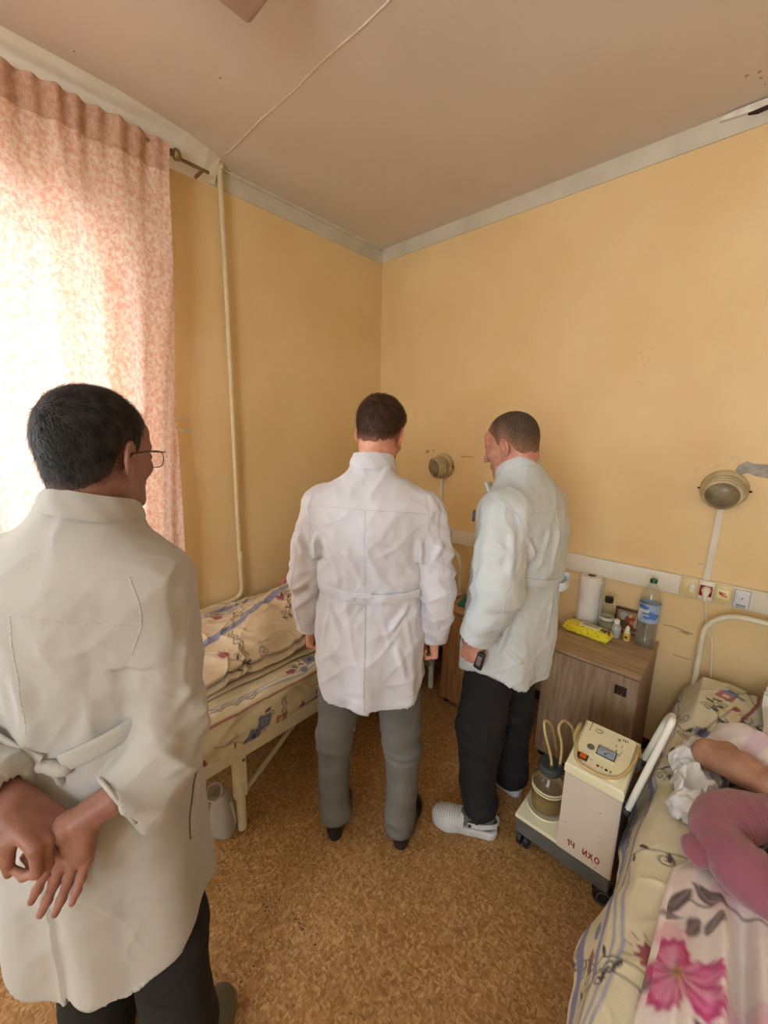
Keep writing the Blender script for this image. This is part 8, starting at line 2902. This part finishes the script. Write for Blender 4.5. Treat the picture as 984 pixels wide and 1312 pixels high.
f = Field((-0.22, -0.26, -0.06), (0.0, -0.04, 0.12), 0.004)
k0 = np.array(at_z(893, 1090, 0.60))
f.ell(k0 - oc, (0.032, 0.040, 0.028), rotm(0.5, 0, 0), 0.0)
f.ell(k0 - oc + np.array([0.020, 0.035, 0.004]), (0.024, 0.030, 0.024), rotm(0.5, 0, 0), 0.02)
V, Fq = f.mesh(1)
V = V + vnormals(V, Fq) * (0.003 * ridged(V * np.array([30, 20, 20])))[:, None]
link_mesh('end_lobe', V, Fq, M_MAUVE, t, smooth=180)
# piping seam round the cushion
sf = Surf(*[a for a in (lambda o: (np.array([v.co[:] for v in o.data.vertices]), [tuple(p.vertices) for p in o.data.polygons]))(t.children[0])]) if False else None

# crumpled white disposable cloth under the elbow
nu, nv = 120, 140
uu, vv_ = np.meshgrid(np.linspace(-1, 1, nu), np.linspace(-1, 1, nv), indexing='ij')
X = 0.012 + uu * (0.080 + 0.012 * np.sin(vv_ * 4)) + 0.03 * vv_ ** 2
Y = 1.615 + vv_ * 0.215
r_ = np.clip(1 - np.abs(uu) ** 4, 0, 1) * np.clip(1 - np.abs(vv_) ** 4, 0, 1)
P_ = np.stack([X, Y, 0 * X], -1)
Z = 0.522 + 0.035 * r_ + 0.034 * ridged(P_ * np.array([17, 13, 1])) * (0.35 + r_) * 0.7 + 0.016 * ridged(P_ * np.array([34, 30, 1]) + 3) + 0.006 * vnoise(P_ * 80)
dA_ = np.hypot(X - 0.06, Y - 1.62)
Z = np.where(dA_ < 0.06, np.minimum(Z, 0.57), Z)
X = X + 0.012 * vnoise(P_ * 24 + 7); Y = Y + 0.012 * vnoise(P_ * 22 + 11)
Z = np.maximum(Z, 0.515)
o = link_mesh('disposable_cloth', np.stack([X, Y, Z], -1).reshape(-1, 3), grid_faces(nu, nv)[:, ::-1], mat('white_nonwoven', (238, 238, 238), (226, 228, 230), scale=10, rough=0.8, bump=0.3, bscale=200, trans=0.0), None, smooth=180)
tag(o, 'crumpled white disposable cloth under the elbow on the right bed', 'cloth')

# ------------------------------------------------------------ THE PATIENT IN THE LEFT BED (a hand shows above the blanket)
P4 = thing('person', 'patient lying in the left bed under the heaped blanket, one hand showing by the wall', 'person', (-1.83, 1.5, 0.60))
o4 = np.array([-1.83, 1.5, 0.60])
H = Matrix.Translation((0.02, 0.56, 0.20)) @ Rl
f = Field((-0.15, 0.30, 0.02), (0.19, 0.74, 0.37), 0.004)
pre = head_field(f, H, 1.0, (0.0, 0.38, 0.10), (0.055, 0.062))
Vh, Fh = f.mesh(1)
hd_f, hd_pre = f, pre
g = Field((-0.36, -1.15, -0.02), (0.34, 0.50, 0.22), 0.011)
for sx in (-1, 1):
    g.chain([(sx * 0.09, 0.32, 0.075), (sx * 0.08, 0.05, 0.075), (sx * 0.08, -0.22, 0.070)], [0.070, 0.062, 0.056], 0.04)
    g.chain([(sx * 0.08, -0.25, 0.068), (sx * 0.09, -0.62, 0.050), (sx * 0.08, -0.98, 0.040)], [0.055, 0.040, 0.028], 0.03)
g.cone((0.0, 0.34, 0.09), (0.0, 0.42, 0.10), 0.05, 0.05, 0.03)
g.chain([(0.17, 0.30, 0.07), (0.22, 0.05, 0.06), (0.12, -0.10, 0.09)], [0.045, 0.036, 0.028], 0.02)
hp_ = at_x(362, 750, -1.99) - o4
g.chain([(-0.16, 0.30, 0.07), (-0.24, 0.06, 0.055), tuple(hp_ + np.array([0.02, 0.02, -0.055]))], [0.045, 0.036, 0.026], 0.02)
Vb, Fb = g.mesh(1)
hf = Field(hp_ - 0.11, hp_ + 0.12, 0.0028)
wv = hp_ + np.array([0.02, 0.02, -0.05])
hf.cone(wv - np.array([0, -0.01, 0.02]), wv, 0.026, 0.025, 0)
hand_field(hf, wv, (-0.15, -0.35, 0.9), (0.3, 0.8, 0.35), (1, -0.3, 0), [[1.2, 1.3, 0.7]] * 4, [(0.045, 0.040, 0.018), (0.070, 0.026, 0.040), (0.070, 0.004, 0.048)], scale=0.9)
Vr, Fr = hf.mesh(1)
V, Fq = merge([(Vh, Fh), (Vb, Fb), (Vr, Fr)])
link_mesh('body', V, Fq, M_SKIN, P4, smooth=180, cols=skin_cols(V, (196, 132, 110), (178, 104, 92)))
eyes(P4, H)
add_head_parts(P4, H, hd_f, hd_pre, None, (80, 66, 56), (110, 96, 84), 0.010, [(-0.12, -0.07), (-0.06, -0.05), (-0.03, -0.03), (0.0, 0.02), (0.03, 0.03), (0.05, 0.06), (0.10, 0.085)], 1500, 0.02, 0.0014,
               lambda p: np.stack([p[:, 0] * 4, -np.ones(len(p)), -0.5 * np.ones(len(p))], -1), 17, tmin=0.004, skin=(80, 66, 56), fade_h=0.03)
